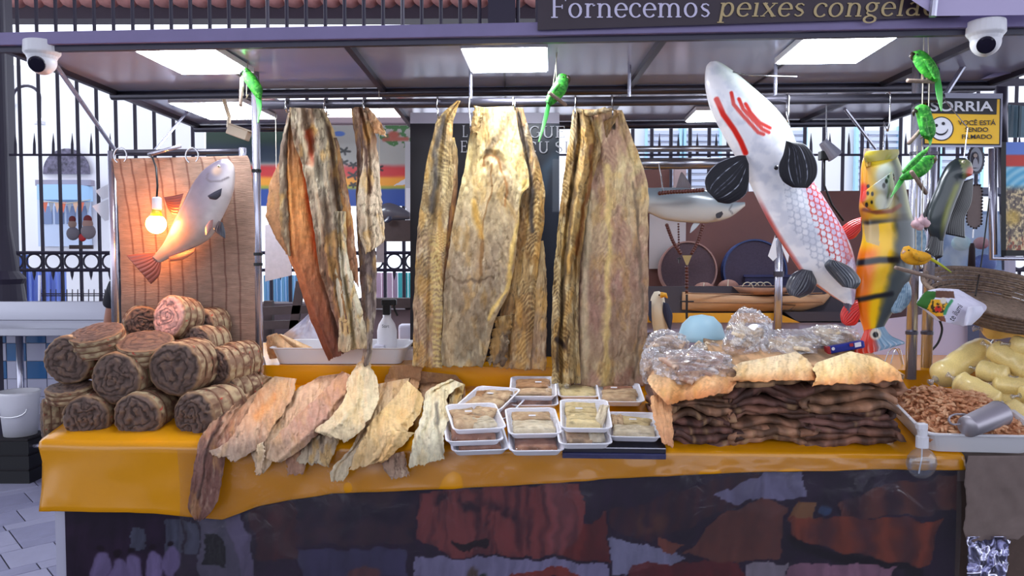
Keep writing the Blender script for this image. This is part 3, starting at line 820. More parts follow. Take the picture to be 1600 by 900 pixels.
# --- D
D = thing('dried_fish','broad split dried fish with open gill cavity, hanging mid bar','dried fish', PS(765,165,SH), group='dried fish hanging from the bar')
gill = [(757,262),(756,250),(764,241),(776,243),(784,254),(786,266)]
flap(D,'fillet',[(742,168),(736,205),(727,250),(716,310),(704,370),(696,430),(691,500),(690,572)],[(804,166),(812,210),(820,250),(828,288),(814,310),(808,380),(797,450),(772,500),(766,535),(755,574)],SH-.012,
     [(0,(.66,.57,.38)),(.2,(.74,.66,.46)),(.4,(.66,.58,.44)),(.6,(.60,.52,.42)),(.8,(.47,.40,.31)),(1,(.50,.45,.36))],22,nu=100,nv=220,alt=(.62,.53,.40),streak=.35,dark=(.36,.27,.16),
     folds=((.55,.01,.15),(.06,-.012,.05)),chev=(lambda y: 778+0*y,.8,.55,.35),
     lines=((gill,2,(.48,.30,.14),.8),([(770,255),(768,300),(755,345),(752,400),(752,430)],1.6,(.46,.32,.16),.8),([(786,266),(792,285),(795,305),(790,325)],1.8,(.52,.32,.14),.7),([(760,180),(745,225),(735,270)],5,(.40,.32,.20),.5),
            ([(792,180),(778,215),(760,240)],4,(.38,.32,.24),.7),([(742,320),(752,370)],5,(.74,.55,.20),.6),([(690,435),(720,440),(770,436)],1.6,(.38,.30,.22),.8),([(820,285),(805,380),(790,455),(765,500)],3,(.80,.66,.34),.7)),
     rl=((gill,5,-.014),([(770,258),(768,300),(755,345),(752,430)],5,.012),([(815,300),(806,380),(792,455),(768,500)],5,.012)))
flap(D,'fin_stub',[(741,165),(738,185),(734,208)],[(757,168),(752,190),(745,208)],SH-.03,[(0,(.42,.34,.20)),(1,(.50,.40,.24))],24,nu=24,nv=30,streak=.9)
flap(D,'rear_strip',[(804,168),(812,230),(814,290),(806,350),(796,420),(782,490),(770,574)],[(816,168),(838,240),(850,290),(850,345),(842,400),(836,480),(828,578)],SH+.016,
     [(0,(.30,.26,.22)),(.25,(.48,.40,.30)),(.5,(.62,.50,.30)),(.8,(.58,.46,.30)),(1,(.52,.42,.31))],25,nu=60,alt=(.50,.36,.20),chev=(lambda y: np.interp(y,[168,300,578],[812,840,830]),.7,.8,.9),
     lines=(([(812,175),(824,240),(832,300),(830,360)],3.4,(.20,.17,.15),.9),),folds=((.35,-.012,.07),))
flap(D,'tail_end',[(838,378),(832,430),(826,500),(820,578)],[(849,376),(853,430),(855,500),(853,578)],SH+.03,[(0,(.66,.56,.38)),(1,(.54,.43,.34))],27,nu=30,nv=90)
flap(D,'fin_fringe',[(775,495),(768,530),(760,568)],[(802,490),(795,530),(790,570)],SH+.004,[(0,(.40,.32,.22)),(1,(.36,.30,.24))],28,nu=40,nv=50,streak=.9,dark=(.16,.12,.09),ragged=5)
shook(733,150,205,SH-.02,'steel hook at the left corner of the broad split fish'); shook(801,150,172,SH-.01,'steel hook at the right corner of the broad split fish')
# --- E
E = thing('dried_fish','widest dried fish with golden left ridge, hanging right of the poster','dried fish', PS(940,168,SH), group='dried fish hanging from the bar')
flap(E,'fillet',[(905,170),(904,215),(904,270),(898,340),(892,420),(888,500),(888,602)],[(972,172),(985,205),(997,240),(1012,290),(1013,380),(1013,470),(1010,604)],SH-.01,
     [(0,(.66,.55,.36)),(.2,(.74,.66,.48)),(.42,(.68,.58,.44)),(.65,(.54,.43,.35)),(.85,(.54,.44,.35)),(1,(.62,.55,.42))],31,nu=90,nv=220,alt=(.56,.42,.36),streak=.3,dark=(.36,.26,.18),
     chev=(lambda y: np.interp(y,[170,400,600],[944,956,950]),.9,.6,.5),folds=((.45,.012,.08),(.1,-.016,.05),(.86,-.008,.04)),
     lines=(([(950,260),(952,400),(946,520),(944,600)],4,(.78,.68,.42),.7),([(990,280),(1000,380),(998,500),(990,590)],2.4,(.36,.30,.24),.7),([(920,300),(915,420),(912,590)],5,(.74,.68,.54),.7),([(958,185),(960,200)],2.5,(.2,.15,.1),1)))
flap(E,'golden_ridge',[(895,171),(888,220),(878,290),(870,370),(864,460),(862,530),(862,600)],[(920,172),(934,210),(938,232),(930,270),(918,330),(906,420),(904,500),(908,600)],SH-.03,
     [(0,(.50,.44,.36)),(.2,(.58,.46,.28)),(.45,(.60,.50,.30)),(.7,(.56,.48,.34)),(1,(.58,.50,.34))],33,nu=80,nv=220,alt=(.44,.32,.15),dark=(.20,.14,.08),streak=.75,
     folds=((.35,-.02,.05),(.6,.02,.12),(.82,-.01,.05)),chev=(lambda y: np.interp(y,[170,400,600],[892,872,866]),.8,.9,.9),
     lines=(([(905,175),(900,250),(890,350),(880,450),(872,580)],3,(.24,.18,.11),.8),([(925,230),(912,320),(905,400)],3,(.42,.24,.08),.8),([(872,533),(884,540)],4,(.14,.09,.06),1)))
flap(E,'rolled_top',[(898,168),(920,172),(945,168)],[(903,176),(922,181),(965,172)],SH-.05,[(0,(.70,.64,.52)),(1,(.62,.54,.42))],36,nu=16,nv=50)
flap(E,'shoulder_fold',[(934,196),(928,225),(926,255)],[(968,176),(950,215),(932,262)],SH-.018,[(0,(.52,.40,.24)),(1,(.46,.34,.2))],37,nu=30,nv=40)
shook(898,150,182,SH-.04,'steel hook over the golden ridge of the widest fish'); shook(955,150,184,SH-.02,'steel hook at the right side of the widest fish')
shook(1229,140,190,SH,'empty steel hook on the bar right of the white fish head'); shook(1386,140,205,SH,'empty steel hook near the right end of the bar')

# ================================================================== FILLETS LAID OVER THE COUNTER FRONT
def drape(h0):
    def f(px,py,d):
        h = h0+d
        dx,dy,dz = rays(px,py); g = dy+KS*dx
        ta = (ZC-KT*SF+h+.010-EYE)/(dz-KT*g); tb = (SF-.045-np.clip(h,0,.2)*.5)/g
        t = .5*(ta+tb+np.sqrt((ta-tb)**2+.10**2))-.022
        t = np.minimum(t,(SB-.035-np.clip(h,0,.2)*.35)/g)
        return pack(dx,dy,dz,t)
    return f
def fillet(lab, L, R, h, stops, seed, thick=.008, amp=.012, folds=(), nu=60, nv=130, ragged=3, m=None, **kw):
    mb = MB()
    sheet(mb, L, R, drape(h), fishrel(seed,amp,folds,.006), fishcol(stops,seed,**kw), nu, nv, thick, ragged, seed)
    o = mb.build('dried_fillet', m or DRYFISH, smooth=True, fixn=False)
    return tag(o, lab, 'dried fish', 'dried fillets laid over the counter front')
tan = (.66,.54,.42); pale = (.74,.68,.55); pink = (.62,.47,.39); grey = (.62,.56,.46); br = (.47,.35,.30)
K_ = dict(streak=.22, dark=(.38,.27,.18))
fillet('brown dried fillet at the back, under the slim hanging fish',[(610,572),(600,600),(592,640)],[(660,568),(655,605),(640,650)],.030,[(0,(.56,.40,.27)),(1,(.64,.50,.36))],51,**K_)
fillet('dark tan dried fillet at the back, beside the foam trays',[(640,578),(655,605),(660,630)],[(714,586),(726,608),(722,650)],.012,[(0,(.52,.37,.25)),(1,(.44,.33,.24))],52,**K_)
fillet('long dark dried fillet hanging furthest down at the left',[(405,585),(365,615),(335,650),(312,690),(300,740),(294,790),(302,812)],[(440,592),(405,625),(375,665),(358,700),(348,745),(338,790),(320,812)],.03,
       [(0,(.62,.50,.38)),(.35,(.62,.48,.38)),(.6,(.45,.31,.27)),(1,(.42,.29,.26))],53,folds=((.3,.012,.08),(.6,-.01,.06)),lines=(([(352,640),(325,700),(312,780)],2,(.24,.16,.14),.8),),streak=.35,dark=(.26,.18,.15),amp=.018)
fillet('speckled tan dried fillet second from the left',[(430,588),(405,610),(385,645),(355,690),(322,706)],[(465,592),(455,625),(432,660),(408,695),(368,722)],.05,[(0,(.62,.49,.36)),(.4,(.70,.55,.42)),(.75,(.68,.56,.47)),(1,(.70,.60,.52))],54,
       lines=(([(425,620),(405,650)],6,(.80,.52,.25),.5),),amp=.016,**K_)
fillet('pinkish dried fillet with a small tail end hanging below it',[(500,588),(450,618),(430,655),(395,695),(402,740)],[(540,582),(510,612),(470,655),(440,700),(415,738)],.028,[(0,(.68,.54,.42)),(.5,(.70,.57,.45)),(1,(.74,.66,.56))],55,amp=.014,**K_)
fillet('broad rosy dried fillet in the middle left',[(535,580),(505,610),(470,645),(425,690),(415,718)],[(562,592),(535,630),(508,665),(478,695),(440,722)],.055,[(0,(.66,.50,.38)),(.5,(.62,.47,.40)),(1,(.74,.62,.50))],56,amp=.018,folds=((.75,.016,.15),),**K_)
fillet('short torn strip under the rosy fillet',[(452,705),(448,722),(450,742)],[(480,700),(478,722),(474,742)],.012,[(0,(.55,.40,.32)),(1,(.58,.44,.36))],57,nu=30,nv=40,**K_)
fillet('grey ragged dried fillet under the pale bent one',[(545,600),(520,640),(480,690),(462,724)],[(575,612),(560,650),(530,690),(515,728)],.022,[(0,(.64,.58,.46)),(.6,(.58,.50,.42)),(1,(.66,.60,.50))],58,streak=.5,dark=(.30,.24,.2))
fillet('pale bent dried fillet rising to a pointed end, mid counter',[(568,556),(545,590),(538,620),(520,650),(492,672),(512,680)],[(574,560),(590,600),(588,632),(570,665),(555,680),(545,692)],.085,[(0,(.62,.50,.38)),(.15,(.74,.67,.54)),(.5,(.78,.72,.58)),(1,(.74,.66,.52))],59,amp=.014,folds=((.35,.014,.15),),**K_)
fillet('grey tan dried fillet hanging to a point mid counter',[(592,600),(575,640),(555,690),(520,730),(518,752)],[(640,590),(618,625),(590,670),(565,705),(536,750)],.045,[(0,(.68,.56,.42)),(.4,(.70,.60,.46)),(.75,(.68,.62,.52)),(1,(.74,.68,.56))],60,amp=.016,folds=((.3,-.012,.07),),**K_)
fillet('golden dried fillet with a folded lower end',[(635,594),(612,625),(580,660),(560,700),(545,738)],[(660,615),(658,640),(635,675),(612,705),(588,722)],.062,[(0,(.76,.66,.48)),(.5,(.80,.68,.48)),(1,(.76,.64,.46))],61,amp=.016,folds=((.7,.016,.12),),**K_)
fillet('yellow folded fin piece lying on the golden fillet',[(612,672),(600,700),(588,724)],[(648,676),(630,695),(600,722)],.085,[(0,(.82,.70,.48)),(1,(.78,.62,.42))],62,nu=30,nv=50,folds=((.4,.014,.15),),**K_)
fillet('torn brown piece hanging below the white fillet',[(605,712),(598,730),(612,748)],[(632,705),(636,730),(640,742)],.02,[(0,(.56,.44,.36)),(1,(.62,.52,.44))],63,nu=40,nv=50,streak=.6,dark=(.3,.22,.18))
fillet('whitish salted fillet with a dark vein, rightmost of the spread',[(705,592),(668,612),(660,645),(645,690),(640,730)],[(724,600),(700,620),(702,655),(693,680),(694,718)],.06,[(0,(.76,.72,.60)),(.5,(.80,.77,.66)),(1,(.78,.74,.62))],64,amp=.014,
       lines=(([(682,632),(683,650),(681,665)],3,(.36,.34,.30),.8),([(680,668),(690,700),(692,715)],2,(.5,.46,.38),.6)),folds=((.3,-.012,.08),),**K_)
fillet('thin ribbed strip between the white fillet and the trays',[(708,596),(700,630),(698,670)],[(726,600),(716,640),(706,690)],.03,[(0,(.62,.53,.36)),(1,(.5,.42,.3))],65,nu=30,nv=60,streak=.6,dark=(.3,.24,.16))
fillet('small bone coloured strip dangling left of the rosy fillet',[(400,695),(402,720),(398,742)],[(412,690),(414,715),(406,742)],.055,[(0,(.82,.74,.62)),(1,(.72,.6,.48))],66,nu=16,nv=40,**K_)
# ================================================================== ROLLS OF DRIED FISH (left end of the counter)
def roll_mesh(seed, par, pink=False):
    """a tied roll, axis along -Y (front face at y = 0), radius 1, length 1"""
    n, m = 96, 26
    th = np.linspace(0,2*np.pi,n,endpoint=False)
    # front face: rings from the centre outwards carrying a spiral relief
    rr = np.linspace(0.02,1,30)
    R_,T_ = np.meshgrid(rr,th,indexing='ij')
    wob = .10*(fbm(np.cos(T_)*2+5,np.sin(T_)*2+5,seed,3)-.5)
    out = 1+.05*(fbm(np.cos(T_)*3,np.sin(T_)*3,seed+4,3)-.5)*2
    turns = 3.4
    ph = (R_*turns + T_/(2*np.pi) + 2.8*(fbm(R_*np.cos(T_)*2.2+9,R_*np.sin(T_)*2.2+9,seed+2,4)-.5))
    sp = np.abs((ph % 1)-.5)*2
    gap = ss(.0,.42,sp)
    lump = fbm(R_*np.cos(T_)*6,R_*np.sin(T_)*6,seed+8,4)
    rel = .035*gap*(.4+1.1*lump)+.05*lump-.10*(1-ss(.84,1,1.06-R_)*1)*0 + .10*(1-R_**3)*0
    xf = R_*out*np.cos(T_); zf = R_*out*np.sin(T_)
    F_ = np.stack([xf,-rel+.09*R_**6,zf],-1)
    base = np.array([.78,.58,.53]) if pink else np.array([.36,.29,.26])
    col = mixc(np.tile(base*.86,(30,n,1)), base*1.18, ss(.2,.8,gap*(.25+.9*lump)))
    col = mixc(col,[.52,.40,.30] if not pink else [.80,.62,.56], ss(.55,.8,lump)*gap*.6)
    col = mixc(col,[.64,.50,.36],ss(.88,.99,R_)*.85)
    # side: bands between the cords
    y = np.linspace(0.07,1,m)
    Y_,T2 = np.meshgrid(y,th,indexing='ij')
    band = np.abs(np.sin(Y_*np.pi*3.2))
    o2 = 1+.05*(fbm(np.cos(T2)*3,np.sin(T2)*3,seed+4,3)-.5)*2 + .045*(band-.7) + .05*(fbm(T2*9,Y_*5,seed+6,3)-.5)
    S_ = np.stack([o2*np.cos(T2),Y_,o2*np.sin(T2)],-1)
    c2 = mixc(np.tile([.54,.42,.33],(m,n,1)),[.72,.64,.50],ss(.35,.65,fbm(T2*5,Y_*7,seed+3,4)))
    c2 = mixc(c2,[.44,.32,.24],(1-ss(.1,.4,band))*.6); c2 = mixc(c2,[.34,.20,.15],ss(.6,.75,fbm(T2*4,Y_*3,seed+12,3))*.7)
    c2 = mixc(c2,[.78,.16,.14],ss(.85,.88,fbm(T2*7,Y_*7,seed+15,2))*.9)
    b = MB()
    G = np.concatenate([F_,S_],0); C = np.concatenate([col,c2],0)
    k0 = b.n
    b.grid(G,C,wrap=True)
    b.f.append(tuple(range(n-1,-1,-1)))
    # rear face
    q = S_[-1]; ctr = np.array([[0,1.0,0]]); kk = b.n
    b.add(np.r_[q*[.97,1,.97],ctr],[(i,(i+1)%n,n) for i in range(n)],[.34,.27,.23])
    b.f += [((len(G)-1)*n+i,(len(G)-1)*n+(i+1)%n,kk+(i+1)%n,kk+i) for i in range(n)]
    bo = b.build('fish_coil', DRYFISH, par, local=True, smooth=True)
    for yy in (.3,.62,.92):
        tt = np.linspace(0,2*np.pi,28,endpoint=False)
        MB().tube([(1.0*math.cos(t)*(1+.012*math.sin(5*t+seed)),yy+.03*math.sin(3*t),1.0*math.sin(t)) for t in tt],.022,5,closed=True).build('binding_cord', mat('binding_cord',(.46,.32,.24),.8), par, local=True)
    return par
roll_list = [ # px, py of the front face, radius px, S of the face, length m, yaw deg (axis turns right), pitch deg, roll, label
 (133,654,36,2.60,.17,-4,0,0,'bottom row roll of dried fish just right of the side-turned one'),
 (213,652,38,2.60,.17,2,0,80,'middle roll of dried fish in the bottom row'),
 (301,650,38,2.60,.20,16,0,190,'bottom row roll of dried fish touching the fillets'),
 (104,563,38,2.66,.15,2,0,120,'highest roll on the left edge of the pile, facing front'),
 (180,592,41,2.64,.15,6,0,40,'big front-facing roll in the second row, left of centre'),
 (272,577,43,2.66,.16,6,0,260,'largest front-facing roll, second row, nearest the mat'),
 (66,655,32,2.70,.085,58,0,20,'roll turned sideways at the bottom left corner of the counter'),
 (108,603,33,2.66,.05,0,80,10,'flat roll lying on its side above the left corner'),
 (150,518,40,2.72,.075,10,72,30,'flat roll lying across the top left of the pile'),
 (226,532,41,2.74,.07,-14,72,200,'flat red-flecked roll lying beside the top left one'),
 (205,566,28,2.84,.14,0,0,300,'half hidden roll behind the second row'),
 (263,495,34,2.86,.10,24,10,15,'pale pink-faced roll on the very top of the pile'),
 (224,506,27,2.92,.10,-30,0,130,'small brown roll behind the pink-faced one'),
 (312,509,27,2.94,.10,22,0,60,'dark roll right of the pink-faced one'),
 (305,541,31,2.86,.12,20,0,95,'roll under the pink-faced one, turned right'),
 (335,575,32,2.80,.12,26,0,210,'roll leaning at the right, against the woven mat'),
 (358,566,31,2.88,.10,34,0,330,'rearmost roll at the right, touching the woven mat'),
 (290,622,30,2.78,.16,2,0,275,'roll hidden behind the bottom row near the fillets'),
 (352,612,28,2.82,.12,36,0,150,'roll end lying behind the first long fillet')]
roll_protos = [roll_mesh(101+k*13, thing('dried_fish_roll','','roll'), k == 2) for k in range(3)]
used_r = set()
for i,(px,py,r,S,ln,yaw,pit,rl,lab) in enumerate(roll_list):
    k = 2 if 'pink-faced one' not in lab and 'pink' in lab else i % 2
    t = roll_protos[k] if k not in used_r else copy_tree(roll_protos[k])
    used_r.add(k)
    c = PS(px,py,S); R = r*c[1]/FPX
    t.location = V(c); t.scale = (R,ln,R)
    t.rotation_mode = 'QUATERNION'
    M = Matrix.Rotation(math.radians(-yaw),3,'Z') @ Matrix.Rotation(math.radians(-pit),3,'X') @ Matrix.Rotation(math.radians(rl),3,'Y')
    t.rotation_quaternion = M.to_quaternion()
    tag(t, lab, 'dried fish roll', 'tied rolls of dried fish')

# ================================================================== FOAM TRAYS
def rrect(w,d,r,n=5):
    o = []
    for cx,cy,a0 in ((w/2-r,d/2-r,0),(-w/2+r,d/2-r,90),(-w/2+r,-d/2+r,180),(w/2-r,-d/2+r,270)):
        for k in range(n+1):
            a = math.radians(a0+90*k/n); o.append((cx+r*math.cos(a),cy+r*math.sin(a)))
    return o
def ringstack(mb, rings, col=None, cap0=True, cap1=True):
    n = len(rings[0]); v = [p for r in rings for p in r]; f = []
    for i in range(len(rings)-1):
        for k in range(n): f.append((i*n+k,i*n+(k+1)%n,(i+1)*n+(k+1)%n,(i+1)*n+k))
    if cap0: f.append(tuple(range(n-1,-1,-1)))
    if cap1: f.append(tuple(range((len(rings)-1)*n,len(rings)*n)))
    return mb.add(v,f,col)
def slab(w,d,h,seed,c1,c2,mb=None,off=(0,0,0),rot=0):
    """one irregular piece of dried fish, lying flat"""
    mb = mb or MB(); n = 18; m = 14
    u,v = np.meshgrid(np.linspace(-1,1,n),np.linspace(-1,1,m))
    ex = 1+.12*(fbm(v*3,v*0+1,seed,3)-.5); ey = 1+.14*(fbm(u*3,u*0+2,seed+5,3)-.5)
    X = u*w/2*ex; Y = v*d/2*ey
    top = h*(.75+.5*fbm(u*2+4,v*2+4,seed+7,3))*(1-.35*np.maximum(np.abs(u),np.abs(v))**6)
    ca,sa = math.cos(rot),math.sin(rot)
    A = np.stack([X*ca-Y*sa+off[0],X*sa+Y*ca+off[1],top+off[2]],-1); B = A.copy(); B[...,2] = off[2]
    nn = fbm(u*4,v*2,seed+9,4)
    c = mixc(np.tile(c1,(m,n,1)),c2,ss(.35,.65,nn)); c = mixc(c,np.asarray(c1)*.6,ss(.6,.8,fbm(u*1.5,v*9,seed+13,3))*.7)
    return mb.solid(A,B,c)
def foam_tray(lab, px, py, h, rot, seed, layout, w=.165, d=.135, low=False):
    d *= 1.4; c = PC(px,py,h+.012)
    t = thing('foam_tray', lab, 'food tray', c, (math.atan(KT),0,math.radians(rot)), 'film-wrapped foam trays of dried fish')
    H = .022
    rings = []
    for ww,dd,z,r in ((w*.86,d*.84,0,.016),(w,d,H,.022),(w+.008,d+.008,H,.024),(w+.008,d+.008,H+.003,.024),(w-.004,d-.004,H+.002,.021),(w*.86-.006,d*.84-.006,.004,.015)):
        rings.append([(x,y,z-.012) for x,y in rrect(ww,dd,r)])
    ringstack(MB(),rings).build('foam_dish', FOAM, t, local=True, smooth=False)
    cols = {'t':((.74,.61,.47),(.82,.71,.56)),'b':((.68,.50,.34),(.76,.58,.41)),'p':((.84,.75,.54),(.88,.80,.60)),'w':((.82,.76,.64),(.88,.83,.72)),'r':((.58,.39,.30),(.66,.47,.37))}
    for k,(x,y,pw,pd,rt,cc) in enumerate(layout):
        slab(pw*w,pd*d,.016+.002*(k%3),seed*31+k*7,*cols[cc],off=(x*w,y*d,-.003+.003*(k%2)),rot=math.radians(rt)).build('fish_piece', DRYFISH, t, local=True, smooth=True)
    n=14
    u,v = np.meshgrid(np.linspace(-1,1,n),np.linspace(-1,1,n))
    z = H-.008+.006*(1-np.maximum(np.abs(u),np.abs(v))**2)+.002*(fbm(u*3,v*3,seed,2)-.5)
    MB().grid(np.stack([u*w*.49,v*d*.49,z],-1)).build('cling_film', film('cling_film',(.98,.98,.98),.06,.07,.35,30), t, local=True, smooth=True)
    if not low:
        MB().box((-.012+.02*((seed%3)-1),.012,H+.0005),(.012+.02*((seed%3)-1),.022,H+.0015)).build('price_label', PAPER, t, local=True)
    return t
two = [(0,.22,.78,.34,0,'t'),(0,-.2,.8,.4,0,'w')]
three = [(0,.3,.76,.22,2,'b'),(-.02,.04,.72,.2,-1,'b'),(0,-.26,.8,.28,0,'t')]
shard = [(-.18,.16,.5,.4,12,'t'),(.2,.14,.45,.42,-28,'t'),(-.2,-.16,.5,.4,-6,'t'),(.1,-.2,.5,.34,10,'w'),(.05,.02,.3,.3,35,'b')]
flat_ = [(0,0,.82,.78,0,'t')]; dark_ = [(0,0,.78,.7,0,'r')]
foam_tray('foam tray at the bottom of the left tray stack',747,688,.006,8,1,dark_,.18,.14,True)
foam_tray('foam tray in the middle of the left tray stack',738,674,.032,8,2,dark_,.18,.14,True)
foam_tray('foam tray of broken fish pieces topping the left stack',742,655,.058,12,3,shard,.17,.15)
foam_tray('foam tray under the turned tray at the back left',772,640,.006,-22,14,dark_,.17,.14,True)
foam_tray('turned foam tray at the back left, next to the white fillet',764,626,.03,-22,4,[(-.2,.2,.4,.3,20,'b'),(.1,.16,.6,.4,5,'t'),(0,-.2,.75,.36,-8,'t')],.17,.15)
foam_tray('foam tray beneath the back middle tray',834,622,.006,0,15,dark_,.17,.14,True)
foam_tray('back middle foam tray with three brown strips',833,608,.03,-2,5,three,.17,.145)
foam_tray('foam tray at the bottom of the middle front pair',836,690,.006,2,6,dark_,.17,.13,True)
foam_tray('upper foam tray of the middle front pair, two tan pieces',832,662,.036,4,7,two,.17,.15)
foam_tray('foam tray at the back right of the scale',968,617,.022,-2,9,[(0,.26,.7,.18,0,'r'),(0,.0,.8,.26,3,'t'),(-.04,-.26,.76,.28,-3,'t')],.16,.135)
foam_tray('foam tray half hidden behind the upright yellow one',902,610,.012,0,10,[(0,0,.9,.8,0,'p')],.15,.13)
foam_tray('lower foam tray on the left of the scale',911,681,.03,1,11,[(-.1,0,.5,.6,0,'t'),(.25,0,.3,.6,0,'w')],.165,.12,True)
foam_tray('upper yellow-filled foam tray standing on the scale',914,651,.065,-3,12,[(-.08,.26,.66,.36,0,'p'),(-.06,-.2,.68,.42,0,'p'),(.34,-.02,.2,.7,-12,'w')],.16,.17)
foam_tray('foam tray of pale folded pieces on the right of the scale',989,668,.03,-5,13,[(.0,.2,.7,.36,-16,'p'),(0,-.22,.78,.36,-4,'w'),(-.3,.2,.25,.4,0,'t')],.17,.14)
scl = thing('scale_platform','flat steel weighing platform under the right hand trays','scale', PC(958,690,.012),(math.atan(KT),0,-KS))
MB().box((-.168,-.045,-.02),(.168,.20,.0)).build('pan', STEEL, scl, local=True, bevel=.003)
MB().box((-.168,-.05,-.038),(.168,.19,-.02)).build('scale_body', mat('scale_blue',(.24,.25,.42),.4), scl, local=True, bevel=.002)
for x in (-.14,.14):
    for y in (-.03,.17): MB().lathe([(.008,-.012),(.012,0)],10,(x,y,-.045)).build('foot', BLACK, scl, local=True)

# ================================================================== FOLDED STACKS
def folded(lab, stack, S0, xa, xb, z, h, seed, side, tone, curl=0):
    """a doubled-over sheet of dried fish: its folded edge towards the camera shows both layers"""
    t = thing('folded_fish', lab, 'dried fish', XS((xa+xb)/2,S0+.18,z), group='folded dried fish in three stacks')
    n, m = 70, 14
    gap = h*.26; th = h*.40
    w = xb-xa
    s = np.linspace(0,1,n)
    # centre line of the hairpin in the x-z plane: bottom layer out, bend, top layer back
    q = []
    for k in s:
        if k < .46: q.append((1-k/.46*.96, 0))
        elif k < .54:
            a = (k-.46)/.08*math.pi; q.append((.04-math.sin(a)*.05, .5-.5*math.cos(a)))
        else: q.append((.04+(k-.54)/.46*(.96-.12*((seed*7)%5)/5), 1))
    q = np.array(q)
    if side: q[:,0] = 1-q[:,0]
    yv = np.linspace(0,1,m)
    QX = q[None,:,0]+0*yv[:,None]; QZ = q[None,:,1]+0*yv[:,None]; YV = yv[:,None]+0*QX; SS = s[None,:]+0*QX
    wav = h*1.1*(fbm(QX*2.6+seed,YV*2,seed,2)-.5)+h*.35*(fbm(QX*4.5,YV*3+QZ*3,seed+3,2)-.5)
    front = .075*(fbm(QX*4,QZ*1.5+.3,seed+5,3)-.5)+.008*(fbm(QX*16,QZ*3,seed+8,2)-.5)
    X = xa+QX*w; Sd = S0+front*(1-YV)+YV*.33
    zz = z+th/2+QZ*(gap+th*.9)+wav+curl*(np.abs(QX-.5)*2)**3
    zz = zz+ KT*(Sd-SF) + .02*(fbm(X*7+3,X*0+(z-ZC)*6,777,2)-.5)*np.clip((z-ZC)/.06,0,1)
    up = np.gradient(q,axis=0); nr = np.stack([-up[:,1],up[:,0]*h/w*4],-1); nr /= np.linalg.norm(nr,axis=1)[:,None]+1e-9
    A = np.stack([X+nr[None,:,0]*th*.5,Sd-KS*X,zz+nr[None,:,1]*th*.5],-1); B = np.stack([X-nr[None,:,0]*th*.5,Sd-KS*X,zz-nr[None,:,1]*th*.5],-1)
    nn = fbm(QX*8+seed,YV*4+QZ*2,seed+11,4)
    c = mixc(np.tile(np.asarray(tone)*.62,(m,n,1)),np.asarray(tone)*1.12,ss(.3,.7,nn)); edge = (1-ss(0,.12,YV))
    c = mixc(c,np.asarray(tone)*.55,edge*.25*ss(.4,.6,fbm(QX*14,QZ*4,seed+13,3)))
    c = mixc(c,[.70,.56,.40],ss(.70,.82,fbm(QX*10+3,QZ*3+YV*3,seed+17,3))*.7)
    MB().solid(A,B,c).build('sheet', DRYFISH, t, smooth=True, fixn=True)
    return t
stacks = [('left',1040,1150,.0,5,3),('middle',1140,1274,.008,6,4),('right',1264,1408,.0,6,5)]
ordn = ['lowest','second','third','fourth','fifth','sixth','seventh','eighth','ninth','tenth','eleventh']
stack_top = {}
for nm,p0,p1,so,n,sd in stacks:
    S0 = SF+.012+so
    base = float(PS(1200,708,S0)[2]); ztop = float(PS(1200,(600,582,576)[sd-3],S0)[2])
    base = ZC-KT*.0+.004
    hs = np.array([.65+.8*float(_h(np.int64(q*5+1),np.int64(sd),31)) for q in range(n)]); hs *= (ztop-zc(S0)-.008)/hs.sum(); hz0 = np.r_[0,np.cumsum(hs)]
    for k in range(n):
        a = PS(p0,690-k*10,S0)[0]; b = PS(p1,690-k*10,S0)[0]
        j1 = .012*(_h(np.int64(k),np.int64(sd),3)-.5)*2; j2 = .02*(_h(np.int64(k),np.int64(sd),9)-.5)*2
        top = k == n-1
        tones = ((.54,.38,.31),(.45,.31,.27),(.62,.45,.35),(.48,.34,.30),(.66,.49,.38))
        tone = (.78,.62,.46) if top else tones[(k*3+sd) % 5]
        folded('%s folded dried fish %s, %s stack' % (('pale top','topmost') if False else ordn[k].capitalize() if not top else 'Pale topmost', '' if False else 'from the bottom' if not top else 'sheet', nm),
               nm, S0+.006*((k*5+sd)%4), float(a)+j1-.004*k*.3, float(b)+j2, ZC+.004+float(hz0[k]), float(hs[k]), 200+sd*20+k, (k+sd)%2 if not top else (1 if nm!='left' else 0), tone, .0)
    stack_top[nm] = (S0, ZC+.004+float(hz0[n]))

# curled pale skins lying on the three stacks
def skin(lab, L, R, S_front, z, stops, seed, nu=50, nv=40, bumpf=None, **kw):
    mb = MB()
    def mp(px,py,d): 
        dx,dy,dz = rays(px,py)
        z0 = z+KT*(S_front-SF)
        return pack(dx,dy,dz,(z0-KT2*S_front+d-EYE)/(dz-KT2*(dy+KS*dx)))
    KT2 = .35
    sheet(mb, L, R, mp, lambda u,v,px,py: fishrel(seed,.008,(),0)(u,v,px,py)+(.012*np.sin(px/11+seed)+.016*np.sin(px/23+seed*2))*(.3+v)+.02*(1-v)*v, fishcol(stops,seed,**kw), nu, nv, .013, 2.2, seed, colb=lambda u,v,px,py: np.zeros(u.shape+(3,))+np.array([.72,.44,.22]))
    return tag(mb.build('fish_skin', DRYFISH, smooth=True, fixn=False), lab, 'dried fish')
skin('pale folded dried skin on top of the middle stack',[(1156,566),(1146,574),(1150,584),(1140,597)],[(1246,550),(1262,562),(1270,574),(1276,594)],SF+.012,stack_top['middle'][1]+.012,[(0,(.86,.78,.64)),(.6,(.84,.72,.54)),(1,(.72,.48,.28))],301,streak=.3,dark=(.5,.34,.2))
skin('creamy dried skin with ragged back edge on the right stack',[(1276,566),(1270,576),(1276,588),(1268,602)],[(1330,549),(1372,560),(1400,576),(1412,596)],SF+.012,stack_top['right'][1]+.012,[(0,(.88,.80,.62)),(.6,(.84,.70,.48)),(1,(.70,.45,.25))],302,streak=.3,dark=(.5,.34,.2))
